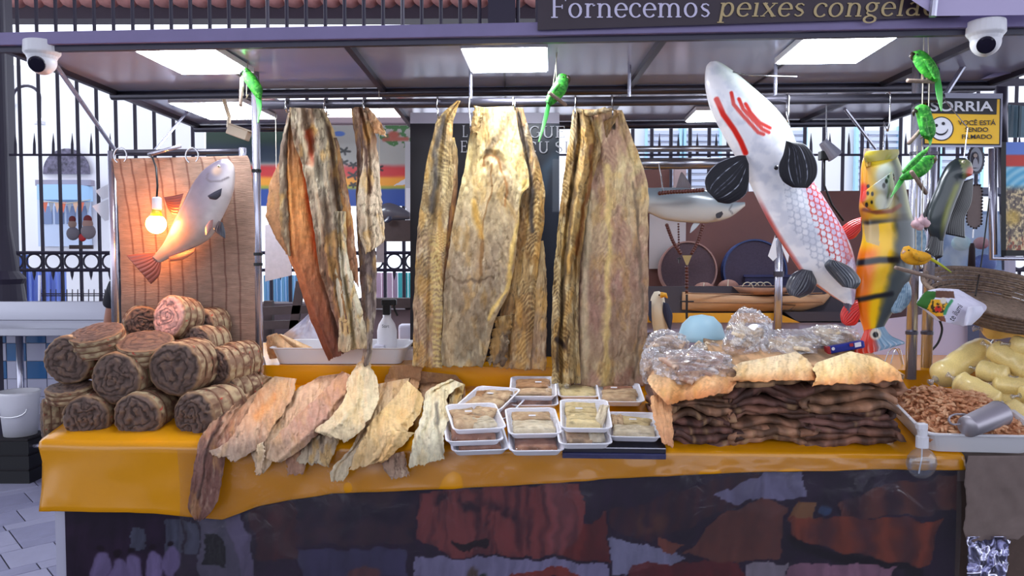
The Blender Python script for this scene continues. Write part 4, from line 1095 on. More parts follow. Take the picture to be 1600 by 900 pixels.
skin('orange-edged dried skin on the left stack, under a bag',[(1016,586),(1012,596),(1022,610),(1042,632)],[(1118,576),(1140,584),(1150,596),(1144,612)],SF+.012,stack_top['left'][1]+.008,[(0,(.78,.64,.48)),(.6,(.82,.62,.42)),(1,(.68,.42,.24))],303,streak=.3,dark=(.5,.34,.2))
skin('tan dried skin folded down the left side of the left stack',[(1016,618),(1020,650),(1034,690)],[(1040,612),(1050,640),(1052,700)],SF+.02,stack_top['left'][1]-.03,[(0,(.80,.62,.44)),(1,(.64,.44,.30))],304,streak=.2)
# ================================================================== HANGING MODEL FISH
def ridged(S, n, amp, bow=.0):
    """fin relief: n rays fanned across u"""
    return lambda u,v,px,py: amp*.5*(np.abs(np.sin(u*np.pi*n))**.6) + bow*(1-(2*u-1)**2)
def fin(par, name, L, R, S, colf, rays_=9, amp=.004, bow=.01, thick=.006, nu=60, nv=40, m=None):
    mb = MB(); sheet(mb, L, R, hangmap(S), ridged(S,rays_,amp,bow), colf, nu, nv, thick)
    return mb.build(name, m or PAINT, par, smooth=True, fixn=False)
def eye(par, px, py, S, r, iris=(.85,.82,.7)):
    c = PS(px,py,S)
    e = MB().ball(c,r,14,iris).build('eye', PAINT, par, smooth=True)
    MB().ball(c+np.array([0,-r*.62,0]),r*.55,10,(.03,.03,.03)).build('pupil', PAINT, e, smooth=True)

# ---- arapaima: white belly, red gill stripes and scales
SA = 2.72
ar = thing('model_fish','large white model fish with red gill stripes, hanging nose up','model fish', PS(1215,290,SA))
aL = [(1109,97),(1103,106),(1102,135),(1111,172),(1130,210),(1150,245),(1170,282),(1188,320),(1208,358),(1232,396),(1258,432),(1288,455),(1322,476)]
aR = [(1112,96),(1124,97),(1148,113),(1182,142),(1212,170),(1234,200),(1248,236),(1266,276),(1292,318),(1316,358),(1332,396),(1338,436),(1334,476)]
def acol(u,v,px,py):
    c = np.zeros(u.shape+(3,))+np.array([.97,.97,.99])
    n = fbm(px/14,py/14,71,4)
    c = mixc(c,[.80,.82,.88],ss(.45,.7,n)*.5)
    c = mixc(c,[.66,.70,.66],ss(.70,.95,u)*(1-ss(.42,.55,v))*.9)           # greenish back of the head
    c = mixc(c,[.50,.54,.50],ss(.86,1.0,u)*(1-ss(.42,.55,v))*.7)
    lav = ss(.60,.75,u)*ss(.46,.6,v)
    c = mixc(c,[.70,.62,.74],lav*.85); c = mixc(c,[.88,.84,.90],lav*ss(.5,.7,fbm(px/3,py/3,72,2))*.7)
    c = mixc(c,[.42,.36,.44],ss(.90,1,u)*ss(.5,.7,v)*.6)
    # scales, netted in red on the flank
    a = math.radians(52); X = px*math.cos(a)+py*math.sin(a); Y = -px*math.sin(a)+py*math.cos(a)
    row = np.floor(X/9.0); fx = X/9.0-row; fy = (Y/10.0+.5*(row%2))%1
    d = np.hypot((fy-.5)*1.0,(fx-.1)*.62); net = ss(.38,.43,d)*(1-ss(.52,.58,d))
    m = inpoly(px,py,[(1248,282),(1268,284),(1290,320),(1312,362),(1326,400),(1310,418),(1288,404),(1268,372),(1254,330)])
    c = mixc(c,[.78,.13,.11],net*m); c = mixc(c,[.72,.74,.80],net*(1-m)*inpoly(px,py,[(1215,290),(1250,282),(1290,405),(1270,420),(1225,350)])*.7)
    c = mixc(c,[.62,.16,.20],m*ss(1300,1325,px)*.5)
    for st in ([(1137,150),(1140,168),(1152,184),(1164,198),(1176,212),(1184,215)],[(1148,160),(1154,176),(1168,192),(1182,207),(1192,212)],[(1158,168),(1165,182),(1178,197),(1194,205)]):
        c = mixc(c,[.88,.17,.10],strokem(px,py,st,2.7,.9))
    c = mixc(c,[.86,.15,.10],strokem(px,py,[(1116,158),(1126,182),(1142,206),(1152,224),(1160,242)],3.4,1.2))
    c = mixc(c,[.62,.70,.62],strokem(px,py,[(1125,112),(1160,150),(1195,185)],9,8)*.35)
    c = mixc(c,[.72,.20,.20],(1-ss(.0,.05,u))*ss(.48,.6,v)*.8)
    return c
mb = MB(); loft(mb,aL,aR,SA,.72,300,200,acol); mb.build('body', PAINT, ar, smooth=True, fixn=True)
blk = lambda c0=(.05,.05,.10),c1=(.72,.74,.80),n=11: (lambda u,v,px,py: mixc(np.zeros(u.shape+(3,))+np.array(c0), c1, (1-ss(.05,.16,np.abs(np.sin(u*np.pi*n))))*ss(.1,.2,v)*(1-ss(.82,.95,v))*(.4+.6*ss(.35,.6,vn(px/5,py/5,5)))))
fin(ar,'pectoral_fin',[(1165,243),(1150,244),(1120,256),(1102,278),(1104,298)],[(1170,256),(1170,285),(1164,305),(1142,318),(1122,316)],SA-.05,blk(),13,.002,.012,m=PAINTM)
fin(ar,'pectoral_fin',[(1228,220),(1224,240),(1216,262),(1222,282),(1238,293)],[(1236,222),(1258,226),(1275,250),(1276,275),(1262,294)],SA-.15,blk(),13,.002,.012,m=PAINTM)
fin(ar,'pelvic_fin',[(1252,420),(1236,430),(1228,448),(1232,460)],[(1272,424),(1276,442),(1268,458),(1250,466)],SA-.03,blk((.22,.22,.26),(.55,.56,.6),8),8,.005,.02)
fin(ar,'pelvic_fin',[(1295,405),(1288,415),(1300,432),(1316,448)],[(1310,408),(1330,418),(1345,438),(1338,452)],SA-.12,blk((.24,.26,.30),(.72,.74,.78),7),8,.006,.02)
fin(ar,'tail_root',[(1318,440),(1316,465),(1322,492)],[(1338,438),(1336,470),(1332,492)],SA,blk((.30,.27,.33),(.5,.48,.52),5),5,.003,.01,nu=24)
MB().ball(PS(1213,262,SA-.1),.008,8,(.1,.1,.14)).build('fin_socket', PAINT, ar)
for a,b in (((1215,190),(1229,163)),((1118,100),(1150,118))):
    pass
wr = MB().tube([PS(1236,205,SA),PS(1229,175,2.9),PS(1229,158,SBAR)],.002,5).build('hanging_wire', HOOK, ar)
MB().tube([PS(1145,112,SA-.03),PS(1172,118,2.72),PS(1245,120,2.85)],.002,5).build('hanging_wire', HOOK, ar)

# ---- peacock bass
SP_ = 2.74
pb = thing('model_fish','orange and yellow model fish with black bands, hanging mouth up','model fish', PS(1380,300,SP_))
pL = [(1352,238),(1346,262),(1345,300),(1343,325),(1347,345),(1348,372),(1341,400),(1336,432),(1335,462),(1340,490),(1348,510),(1352,530)]
pR = [(1400,240),(1408,262),(1414,290),(1420,320),(1427,350),(1428,385),(1424,425),(1410,460),(1396,485),(1384,505),(1379,518),(1380,530)]
def pcol(u,v,px,py):
    n = fbm(px/12,py/16,81,4)
    c = np.zeros(u.shape+(3,))+np.array([.25,.28,.32])
    yel = 1-ss(.42,.62,u+.08*(n-.5)); org = 1-ss(.14,.34,u)
    body = ss(338,350,py)
    c = mixc(c,[.98,.78,.08],yel*body); c = mixc(c,[.98,.46,.05],org*body*ss(375,400,py)*.9)
    c = mixc(c,[.74,.66,.55],inpoly(px,py,[(1348,345),(1366,348),(1366,385),(1350,378)])*.8)
    c = mixc(c,[.34,.38,.34],(1-yel)*body*.35)
    c = mixc(c,[.48,.62,.72],ss(.8,1,u)*ss(440,480,py)*.6)
    for pts,w in (([(1352,346),(1385,342),(1428,338)],5),([(1336,411),(1365,406),(1400,406)],4.5),([(1338,468),(1360,462),(1385,458)],3.6)):
        c = mixc(c,[.10,.11,.14],strokem(px,py,pts,w,3)*(1-.45*ss(.75,1,u)))
    head = 1-body
    c = mixc(c,[.86,.68,.14],head*(1-ss(.30,.85,u))); c = mixc(c,[.60,.60,.34],head*ss(.7,.95,u))
    c = mixc(c,[.78,.82,.82],spotm(px,py,1376,276,15,6,ry=22)*.9); c = mixc(c,[.80,.82,.74],spotm(px,py,1376,316,10,4,ry=14)*.85)
    c = mixc(c,[.84,.50,.12],(1-ss(.0,.2,u))*head*.7)
    c = mixc(c,[.80,.18,.10],spotm(px,py,1346,302,8,3,ry=14)); c = mixc(c,[.62,.54,.12],strokem(px,py,[(1352,258),(1372,254),(1402,242)],4,2)*.8)
    for x,y,r in ((1363,303,2.2),(1356,302,2),(1354,320,2.4),(1362,316,1.8),(1385,283,2.4),(1381,290,2.6),(1388,276,1.6),(1352,292,1.8)): c = mixc(c,[.07,.07,.07],spotm(px,py,x,y,r,.7,ry=r*1.6))
    c = mixc(c,[.50,.22,.06],strokem(px,py,[(1347,328),(1362,333),(1384,331),(1398,322)],3,2)*.9)
    c = mixc(c,[.85,.30,.08],ss(515,530,py)*(1-ss(.3,.6,u)))
    return c
mb = MB(); loft(mb,pL,pR,SP_,.55,240,150,pcol); mb.build('body', PAINT, pb, smooth=True, fixn=True)
gc = lambda u,v,px,py: np.clip(pcol(u,v,px,py),0,1)
fin(pb,'gill_cover',[(1349,300),(1347,318),(1362,330)],[(1394,268),(1398,300),(1388,326)],SP_-.085,gc,1,.012,.02,thick=.004)
fin(pb,'lip',[(1354,236),(1350,244),(1353,254)],[(1404,233),(1405,240),(1400,248)],SP_-.055,lambda u,v,px,py: np.zeros(u.shape+(3,))+np.array([.60,.54,.14]),1,.01,.02,thick=.02)
fin(pb,'upper_jaw',[(1350,232),(1349,245),(1353,262)],[(1358,232),(1366,240),(1362,258)],SP_-.02,lambda u,v,px,py: mixc(np.zeros(u.shape+(3,))+np.array([.62,.56,.52]),[.80,.62,.16],ss(.4,.8,v)),1,.004,.01,thick=.02,nu=20)
eye(pb,1394,280,SP_-.075,.009,(.45,.12,.08))
red = lambda u,v,px,py: mixc(np.zeros(u.shape+(3,))+np.array([.84,.14,.10]),[.60,.10,.08],ss(.8,1,np.abs(np.sin(u*20)))*.5)
fin(pb,'pectoral_fin',[(1346,339),(1325,347),(1301,368)],[(1345,360),(1335,372),(1322,375)],SP_-.03,red,8,.004,.01)
fin(pb,'anal_fin',[(1340,468),(1322,474),(1313,490),(1315,504)],[(1344,492),(1342,500),(1336,508),(1322,509)],SP_-.02,red,8,.004,.01)
blu = lambda u,v,px,py: mixc(np.zeros(u.shape+(3,))+np.array([.40,.54,.64]),[.68,.78,.84],ss(.3,.7,fbm(px/4,py/4,84,3))*.6)
fin(pb,'dorsal_fin',[(1406,440),(1392,462),(1388,482),(1396,490)],[(1416,432),(1424,452),(1422,472),(1408,488)],SP_-.02,blu,9,.004,.012)
fin(pb,'dorsal_fin',[(1424,340),(1426,370),(1422,410)],[(1440,352),(1448,375),(1440,412)],SP_+.03,blu,12,.004,.0)
def tcol(u,v,px,py):
    c = mixc(np.zeros(u.shape+(3,))+np.array([.46,.60,.70]),[.86,.20,.10],1-ss(.34,.56,u)); c = mixc(c,[.84,.80,.72],spotm(px,py,1368,522,9,2)); c = mixc(c,[.05,.05,.05],spotm(px,py,1368,523,4.4,1))
    return mixc(c,[.9,.85,.85],ss(.9,.99,np.abs(np.sin(u*np.pi*9)))*ss(.4,.8,v)*.6)
fin(pb,'tail_fin',[(1351,516),(1344,532),(1335,549),(1341,557)],[(1382,510),(1392,524),(1414,535),(1405,540)],SP_-.01,tcol,9,.004,.016)
MB().tube([PS(1380,238,SP_),PS(1381,190,2.9),PS(1386,205,2.96)],.002,5).build('hanging_wire', HOOK, pb)

# ---- dark model fish at the right
SD_ = 3.0
dk = thing('model_fish','dark green model fish with red cheek, hanging beside the sign','model fish', PS(1490,300,SD_))
dL = [(1494,247),(1480,258),(1470,276),(1462,296),(1453,318),(1448,340),(1450,360),(1458,376)]
dR = [(1508,247),(1518,256),(1519,272),(1508,280),(1500,300),(1490,325),(1482,350),(1474,376)]
def dcol(u,v,px,py):
    c = np.zeros(u.shape+(3,))+np.array([.15,.18,.19]); c = mixc(c,[.44,.46,.16],ss(.45,.65,u)*(1-ss(.72,.9,u))*ss(.3,.4,v))
    c = mixc(c,[.12,.12,.16],ss(.80,.95,u)*ss(.3,.4,v)); c = mixc(c,[.50,.52,.34],inpoly(px,py,[(1495,250),(1520,250),(1522,280),(1500,280)])*.8)
    c = mixc(c,[.78,.28,.18],spotm(px,py,1513,270,8,4))
    return mixc(c,[.14,.15,.18],ss(.75,1,v)*.8)
mb = MB(); loft(mb,dL,dR,SD_,.5,120,50,dcol); mb.build('body', PAINT, dk, smooth=True, fixn=True)
dkf = lambda u,v,px,py: np.zeros(u.shape+(3,))+np.array([.05,.05,.08])
fin(dk,'dorsal_fin',[(1504,284),(1496,310),(1480,345),(1478,366)],[(1521,278),(1518,315),(1508,340),(1508,372)],SD_+.02,dkf,9,.003,.006)
fin(dk,'tail_fin',[(1455,366),(1449,385),(1444,392),(1452,396)],[(1475,366),(1474,385),(1473,400),(1464,405)],SD_,dkf,7,.003,.01)
fin(dk,'anal_fin',[(1453,310),(1444,330),(1436,346)],[(1455,330),(1450,350),(1448,362)],SD_+.01,dkf,6,.003,.004)
eye(dk,1505,253,SD_-.04,.006)
MB().tube([PS(1506,248,SD_),PS(1512,200,SD_),XS(1.62,SBAR,zb)],.002,5).build('hanging_wire', HOOK, dk)

# ---- tambaqui on the mat, lit by the bulb
ST = 2.93
tq = thing('model_fish','grey model fish hanging on the woven mat beside the bulb','model fish', PS(295,330,ST))
tL = [(354,248),(340,251),(318,266),(300,290),(286,318),(272,346),(258,376),(246,393),(238,400)]
tR = [(358,250),(366,262),(366,288),(360,312),(344,346),(328,372),(302,388),(268,402),(250,411)]
def tqcol(u,v,px,py):
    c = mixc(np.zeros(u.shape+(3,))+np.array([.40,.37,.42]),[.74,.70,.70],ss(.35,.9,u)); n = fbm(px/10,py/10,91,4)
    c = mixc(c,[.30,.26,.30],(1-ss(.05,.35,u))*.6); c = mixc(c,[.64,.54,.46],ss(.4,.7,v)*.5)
    c = mixc(c,[.34,.30,.32],strokem(px,py,[(330,272),(328,280),(334,285),(350,284),(360,278)],1.4,1)*.8)
    c = mixc(c,[.60,.50,.44],spotm(px,py,343,268,7,4)); return c*(.92+.16*n)[...,None]
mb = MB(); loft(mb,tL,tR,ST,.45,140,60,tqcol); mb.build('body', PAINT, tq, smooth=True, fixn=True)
rb_ = lambda a: (lambda u,v,px,py: np.zeros(u.shape+(3,))+np.array(a))
fin(tq,'tail_fin',[(243,394),(222,396),(197,399)],[(252,410),(249,430),(236,444)],ST,rb_((.46,.28,.24)),8,.003,.006)
fin(tq,'dorsal_fin',[(287,302),(270,306),(256,308)],[(276,336),(268,334),(262,326)],ST+.01,rb_((.36,.20,.18)),7,.003,.004)
fin(tq,'anal_fin',[(306,386),(285,394),(264,402)],[(302,396),(285,406),(266,408)],ST-.01,rb_((.70,.42,.30)),6,.003,.004)
fin(tq,'pectoral_fin',[(347,294),(336,299),(324,306)],[(345,306),(338,312),(328,311)],ST-.075,rb_((.16,.15,.2)),5,.002,.004)
fin(tq,'pelvic_fin',[(342,345),(334,356),(336,362)],[(348,348),(352,362),(352,373)],ST-.03,rb_((.15,.15,.20)),5,.002,.004)
fin(tq,'belly_fin',[(327,345),(321,355),(321,368)],[(333,343),(331,356),(324,366)],ST-.07,rb_((.60,.42,.40)),5,.002,.004)
eye(tq,342,260,ST-.055,.006)

# ---- silver model fish behind the hanging dried fish, with rosary round it
SG = 3.42
sg = thing('model_fish','silver grey model fish behind the widest dried fish','model fish', PS(1085,315,SG))
gL = [(985,285),(1010,293),(1040,293),(1080,294),(1110,300),(1140,314),(1164,316)]
gR = [(985,330),(1010,332),(1040,344),(1080,348),(1110,348),(1140,340),(1164,322)]
def sgcol(u,v,px,py):
    c = mixc(np.zeros(u.shape+(3,))+np.array([.42,.46,.50]),[.70,.68,.66],ss(.2,.7,u)); return mixc(c,[.34,.34,.36],strokem(px,py,[(1143,320),(1138,328),(1144,334)],1,.8))
mb = MB(); loft(mb,gL,gR,SG,.42,90,44,sgcol); mb.build('body', PAINT, sg, smooth=True, fixn=True)
fin(sg,'dorsal_fin',[(1064,269),(1060,280),(1056,294)],[(1066,269),(1074,280),(1082,295)],SG,rb_((.30,.25,.28)),6,.002,0,nu=30)
fin(sg,'anal_fin',[(1085,346),(1080,355),(1078,364)],[(1096,346),(1088,356),(1079,364)],SG,rb_((.66,.68,.70)),4,.002,0,nu=20)
fin(sg,'pectoral_fin',[(1128,330),(1119,334),(1119,340)],[(1130,334),(1126,340),(1121,341)],SG-.05,rb_((.12,.12,.15)),4,.002,0,nu=20)
fin(sg,'tail_fin',[(992,300),(975,290),(960,275)],[(992,322),(975,340),(962,352)],SG,rb_((.36,.33,.34)),6,.002,0,nu=30)
MB().tube([PS(1036,300,SG-.05),PS(1033,275,SG),PS(1029,255,SG)],.0025,5).build('hanging_wire', HOOK, sg)
rs = thing('rosary','dark wooden bead rosary with medal and crucifix under the silver fish','rosary', PS(1090,400,SG-.1))
BEAD = mat('dark_bead',(.30,.14,.12),.35)
bp = MB().ball((0,0,0),.0085,8).build('bead', BEAD, rs, local=True, smooth=True)
def beads(pts,n,sc=1):
    for k,q in enumerate(resample(pts,n)):
        o = bp.copy(); COL.objects.link(o); o.parent = rs; o.location = V(PS(q[0],q[1],SG-.1)-np.array(rs['_o'])); o.scale = (sc,sc,sc)
beads([(1031,302),(1050,300),(1070,299),(1098,297)],16,1.1); beads([(1042,352),(1052,378),(1063,395)],13); beads([(1098,352),(1090,378),(1081,395)],13); beads([(1073,418),(1073,448)],7); beads([(1060,350),(1061,395)],12,.55)
bp.location = V(PS(1073,455,SG-.1)-np.array(rs['_o']))
MB().prism([(1066,399),(1081,399),(1075,414),(1072,414)], lambda x,y: tuple(PS(x,y,SG-.11)), lambda x,y: tuple(PS(x,y,SG-.1))).build('medal', mat('gold_medal',(.62,.52,.34),.3,.6), rs)
for a,b,w in (((1073,460),(1073,498),.009),((1062,471),(1084,471),.009),((1061,402),(1061,411),.004),((1058,404),(1064,404),.004)): MB().bar(PS(*a,SG-.1),PS(*b,SG-.1),w,.006).build('crucifix_bar', mat('crucifix',(.10,.07,.07),.4), rs)

# ================================================================== BIRDS
def bird(name, lab, L, R, S, colf, tail, tcol_, beak, bcol, eyep, feet, perch, string, wing=None, ratio=.7):
    t = thing(name, lab, 'toy bird', PS(*perch[0],S))
    mb = MB(); loft(mb,L,R,S,ratio,50,28,colf); mb.build('body', PAINTM, t, smooth=True, fixn=True)
    fin(t,'tail',tail[0],tail[1],S+.012,tcol_,3,.001,.002,thick=.004,nu=16,nv=30,m=PAINTM)
    mb = MB(); b = [PS(x,y,S-.004) for x,y in beak]; mb.tube(b,[.009,.006,.0015],8).build('beak', mat('beak%d'%int(bcol[0]*100),bcol,.4), t, smooth=True)
    if wing: fin(t,'wing',wing[0],wing[1],S-.028,colf,5,.002,.006,thick=.004,nu=20,nv=30,m=PAINTM)
    c = PS(*eyep,S-.018); MB().ball(c,.0028,8,(.04,.04,.04)).build('eye', PAINT, t)
    for q in feet: MB().tube([PS(*q[0],S),PS(*q[1],S-.006)],.0025,5).build('foot', mat('bird_foot',(.45,.38,.3),.7), t)
    pr_ = thing('perch', {'p':'stick perch hanging on strings under the '}['p']+lab.split(',')[0], 'perch', PS(*perch[0],S))
    MB().tube([PS(*perch[0],S-.05),PS(*perch[1],S+.03)],.0065,8).build('stick', mat('bark',(.55,.47,.42),.8,var=.3,vscale=40), pr_, smooth=True)
    for s_ in string: MB().tube([PS(*s_[0],S+.004),PS(s_[1][0],s_[1][1],s_[2] if len(s_) > 2 else S+.004)],.0016,5).build('string', CORD, pr_)
    return t
def green(seed,hx=None):
    def f(u,v,px,py):
        n = fbm(px/3,py/4,seed,3); c = mixc(np.zeros(u.shape+(3,))+np.array([.10,.46,.12]),[.24,.66,.18],ss(.35,.7,n))
        c = mixc(c,[.56,.82,.40],ss(.62,.8,fbm(px/2.2,py/2.2,seed+3,2))*.7); return mixc(c,[.62,.80,.30],(1-ss(.0,.12,v))*.4)
    return f
tg = lambda u,v,px,py: mixc(np.zeros(u.shape+(3,))+np.array([.20,.66,.24]),[.50,.84,.48],ss(.2,.7,v))
bird('toy_parrot','green toy parrot at left, beside the stall pole',[(383,106),(378,112),(382,126),(392,142),(400,152)],[(386,106),(394,113),(404,126),(410,140),(408,155)],2.86,green(1),([(398,146),(402,170),(402,192)],[(408,146),(409,170),(404,192)]),tg,[(381,112),(376,114),(376,121)],(.12,.12,.12),(384,111),[((388,148),(385,154))],((376,165),(378,120)),[((381,75),(380,150)),((388,75),(385,150))])
bird('toy_parrot','green toy parrot perched in mid picture, above the hanging bar',[(884,116),(874,116),(866,130),(856,146),(852,158)],[(886,118),(889,128),(884,144),(874,156),(860,166)],2.80,green(2),([(855,158),(849,185),(841,222)],[(861,162),(855,188),(843,222)]),tg,[(886,120),(890,124),(888,131)],(.22,.16,.1),(880,120),[((868,152),(874,158)),((862,150),(872,156))],((858,145),(884,164)),[((869,72),(869,130)),((872,72),(862,150))],wing=([(872,128),(860,142),(853,160)],[(876,132),(866,148),(858,162)]))
bird('toy_parrot','green toy parrot highest at right, above the yellow sign',[(1436,78),(1426,82),(1426,92),(1434,108),(1448,122),(1460,128)],[(1438,78),(1448,84),(1460,98),(1467,112),(1468,122),(1464,128)],2.66,green(3),([(1460,120),(1462,145),(1470,174)],[(1469,120),(1473,145),(1472,174)]),tg,[(1427,84),(1423,88),(1426,95)],(.18,.14,.1),(1433,85),[((1441,116),(1440,127)),((1448,120),(1449,129))],((1418,126),(1468,128)),[((1444,50),(1442,126)),((1450,50),(1452,128))],wing=([(1442,92),(1450,108),(1460,124)],[(1452,92),(1462,106),(1467,122)]))
bird('toy_parrot','green toy parrot in front of the sign, below the highest one',[(1438,163),(1430,168),(1432,180),(1436,198),(1440,212),(1450,219)],[(1442,163),(1452,168),(1456,180),(1461,196),(1461,210),(1454,219)],2.66,green(4),([(1450,212),(1451,222),(1453,228)],[(1458,212),(1456,222),(1454,228)]),tg,[(1431,172),(1427,176),(1428,182)],(.18,.14,.1),(1436,170),[((1442,214),(1438,216))],((1420,224),(1438,204)),[((1442,128),(1440,212)),((1452,128),(1450,212))],wing=([(1438,182),(1440,198),(1444,212)],[(1448,182),(1450,198),(1454,214)]))
bird('toy_parrot','green toy parrot lowest at right, sloping over the yellow fish',[(1460,243),(1448,243),(1430,252),(1415,266),(1405,278)],[(1460,250),(1454,264),(1440,276),(1422,281),(1408,282)],2.62,green(5),([(1412,270),(1402,285),(1391,308)],[(1417,276),(1408,290),(1392,310)]),tg,[(1459,246),(1462,250),(1459,256)],(.45,.4,.3),(1455,249),[((1434,274),(1438,282))],((1424,268),(1447,302)),[((1433,228),(1433,270)),((1441,228),(1440,272))],wing=([(1452,228),(1430,244),(1408,268)],[(1450,236),(1432,256),(1412,272)]))
ycol = lambda u,v,px,py: mixc(np.zeros(u.shape+(3,))+np.array([.86,.62,.10]),[.62,.46,.18],ss(.5,.75,fbm(px/4,py/4,9,3))*.6)
bird('toy_canary','yellow toy bird on a twig, in front of the stall poles',[(1412,386),(1408,395),(1409,405),(1420,413),(1440,414),(1452,408)],[(1420,384),(1426,388),(1434,391),(1442,393),(1450,396),(1455,402)],2.62,ycol,([(1448,398),(1468,410),(1486,424)],[(1452,406),(1470,416),(1487,427)]),lambda u,v,px,py: mixc(np.zeros(u.shape+(3,))+np.array([.80,.74,.14]),[.62,.70,.16],v),[(1414,393),(1411,396),(1410,398)],(.75,.6,.5),(1420,391),[((1428,412),(1430,420)),((1436,412),(1438,420))],((1399,418),(1470,437)),[((1431,310),(1431,420)),((1441,310),(1440,420))],wing=([(1426,392),(1440,396),(1454,398)],[(1426,402),(1440,408),(1456,404)]))
# garlic on the string
gl = thing('garlic_bunch','bunch of pink garlic hanging in front of the poles','garlic', PS(1438,356,2.62))
GAR = mat('garlic_skin',(.80,.66,.68),.5,var=.2,vscale=60)
for x,y,r in ((1431,350,.016),(1440,346,.017),(1447,349,.014),(1437,354,.014)):
    c = PS(x,y,2.60); MB().lathe([(0,-1),(.6,-.8),(1,-.1),(.8,.5),(.3,.9),(.12,1.5)],12,c,Matrix.Scale(r,3)).build('garlic_bulb', GAR, gl, smooth=True)
for x in (1432,1441): MB().tube([PS(x,344,2.61),PS(x+1,282,2.62)],.0018,5).build('string', CORD, gl)
# ================================================================== LETTERING
def text(par, s, x0, x1, y0, y1, S, m, name='lettering', bold=0.0, ext=.001, keep=False, PF=PS):
    cu = bpy.data.curves.new('t','FONT'); cu.body = s; cu.offset = bold; cu.extrude = 0
    o = bpy.data.objects.new('t',cu); COL.objects.link(o)
    bpy.context.view_layer.update()
    me = bpy.data.meshes.new_from_object(o.evaluated_get(bpy.context.evaluated_depsgraph_get()))
    v = np.array([q.co[:] for q in me.vertices]); f = [tuple(p.vertices) for p in me.polygons]
    bpy.data.objects.remove(o); bpy.data.curves.remove(cu); bpy.data.meshes.remove(me)
    a = v[:,:2].min(0); b = v[:,:2].max(0)
    px = x0+(v[:,0]-a[0])/(b[0]-a[0])*(x1-x0); py = y1-(v[:,1]-a[1])/(b[1]-a[1])*(y1-y0)
    return MB().add(PF(px,py,S),f).build(name, m, par, fixn=False)
def arc(cx,cy,rx,ry,a0,a1,n=18): return [(cx+rx*math.cos(math.radians(a)),cy+ry*math.sin(math.radians(a))) for a in np.linspace(a0,a1,n)]
def thin(pts,lo=.035,hi=.095):
    p = np.array(pts); t = np.gradient(p,axis=0); t /= np.linalg.norm(t,axis=1)[:,None]+1e-9
    return list(lo+(hi-lo)*np.abs(t[:,1])**1.4)
def st(x,y0,y1,w=.095): return ([(x,y0),(x,y1)],[w,w])
def hz(x0,x1,y,w=.04): return ([(x0,y),(x1,y)],[w,w])
def ar_(*a,**k): p = arc(*a); return (p,thin(p,**k))
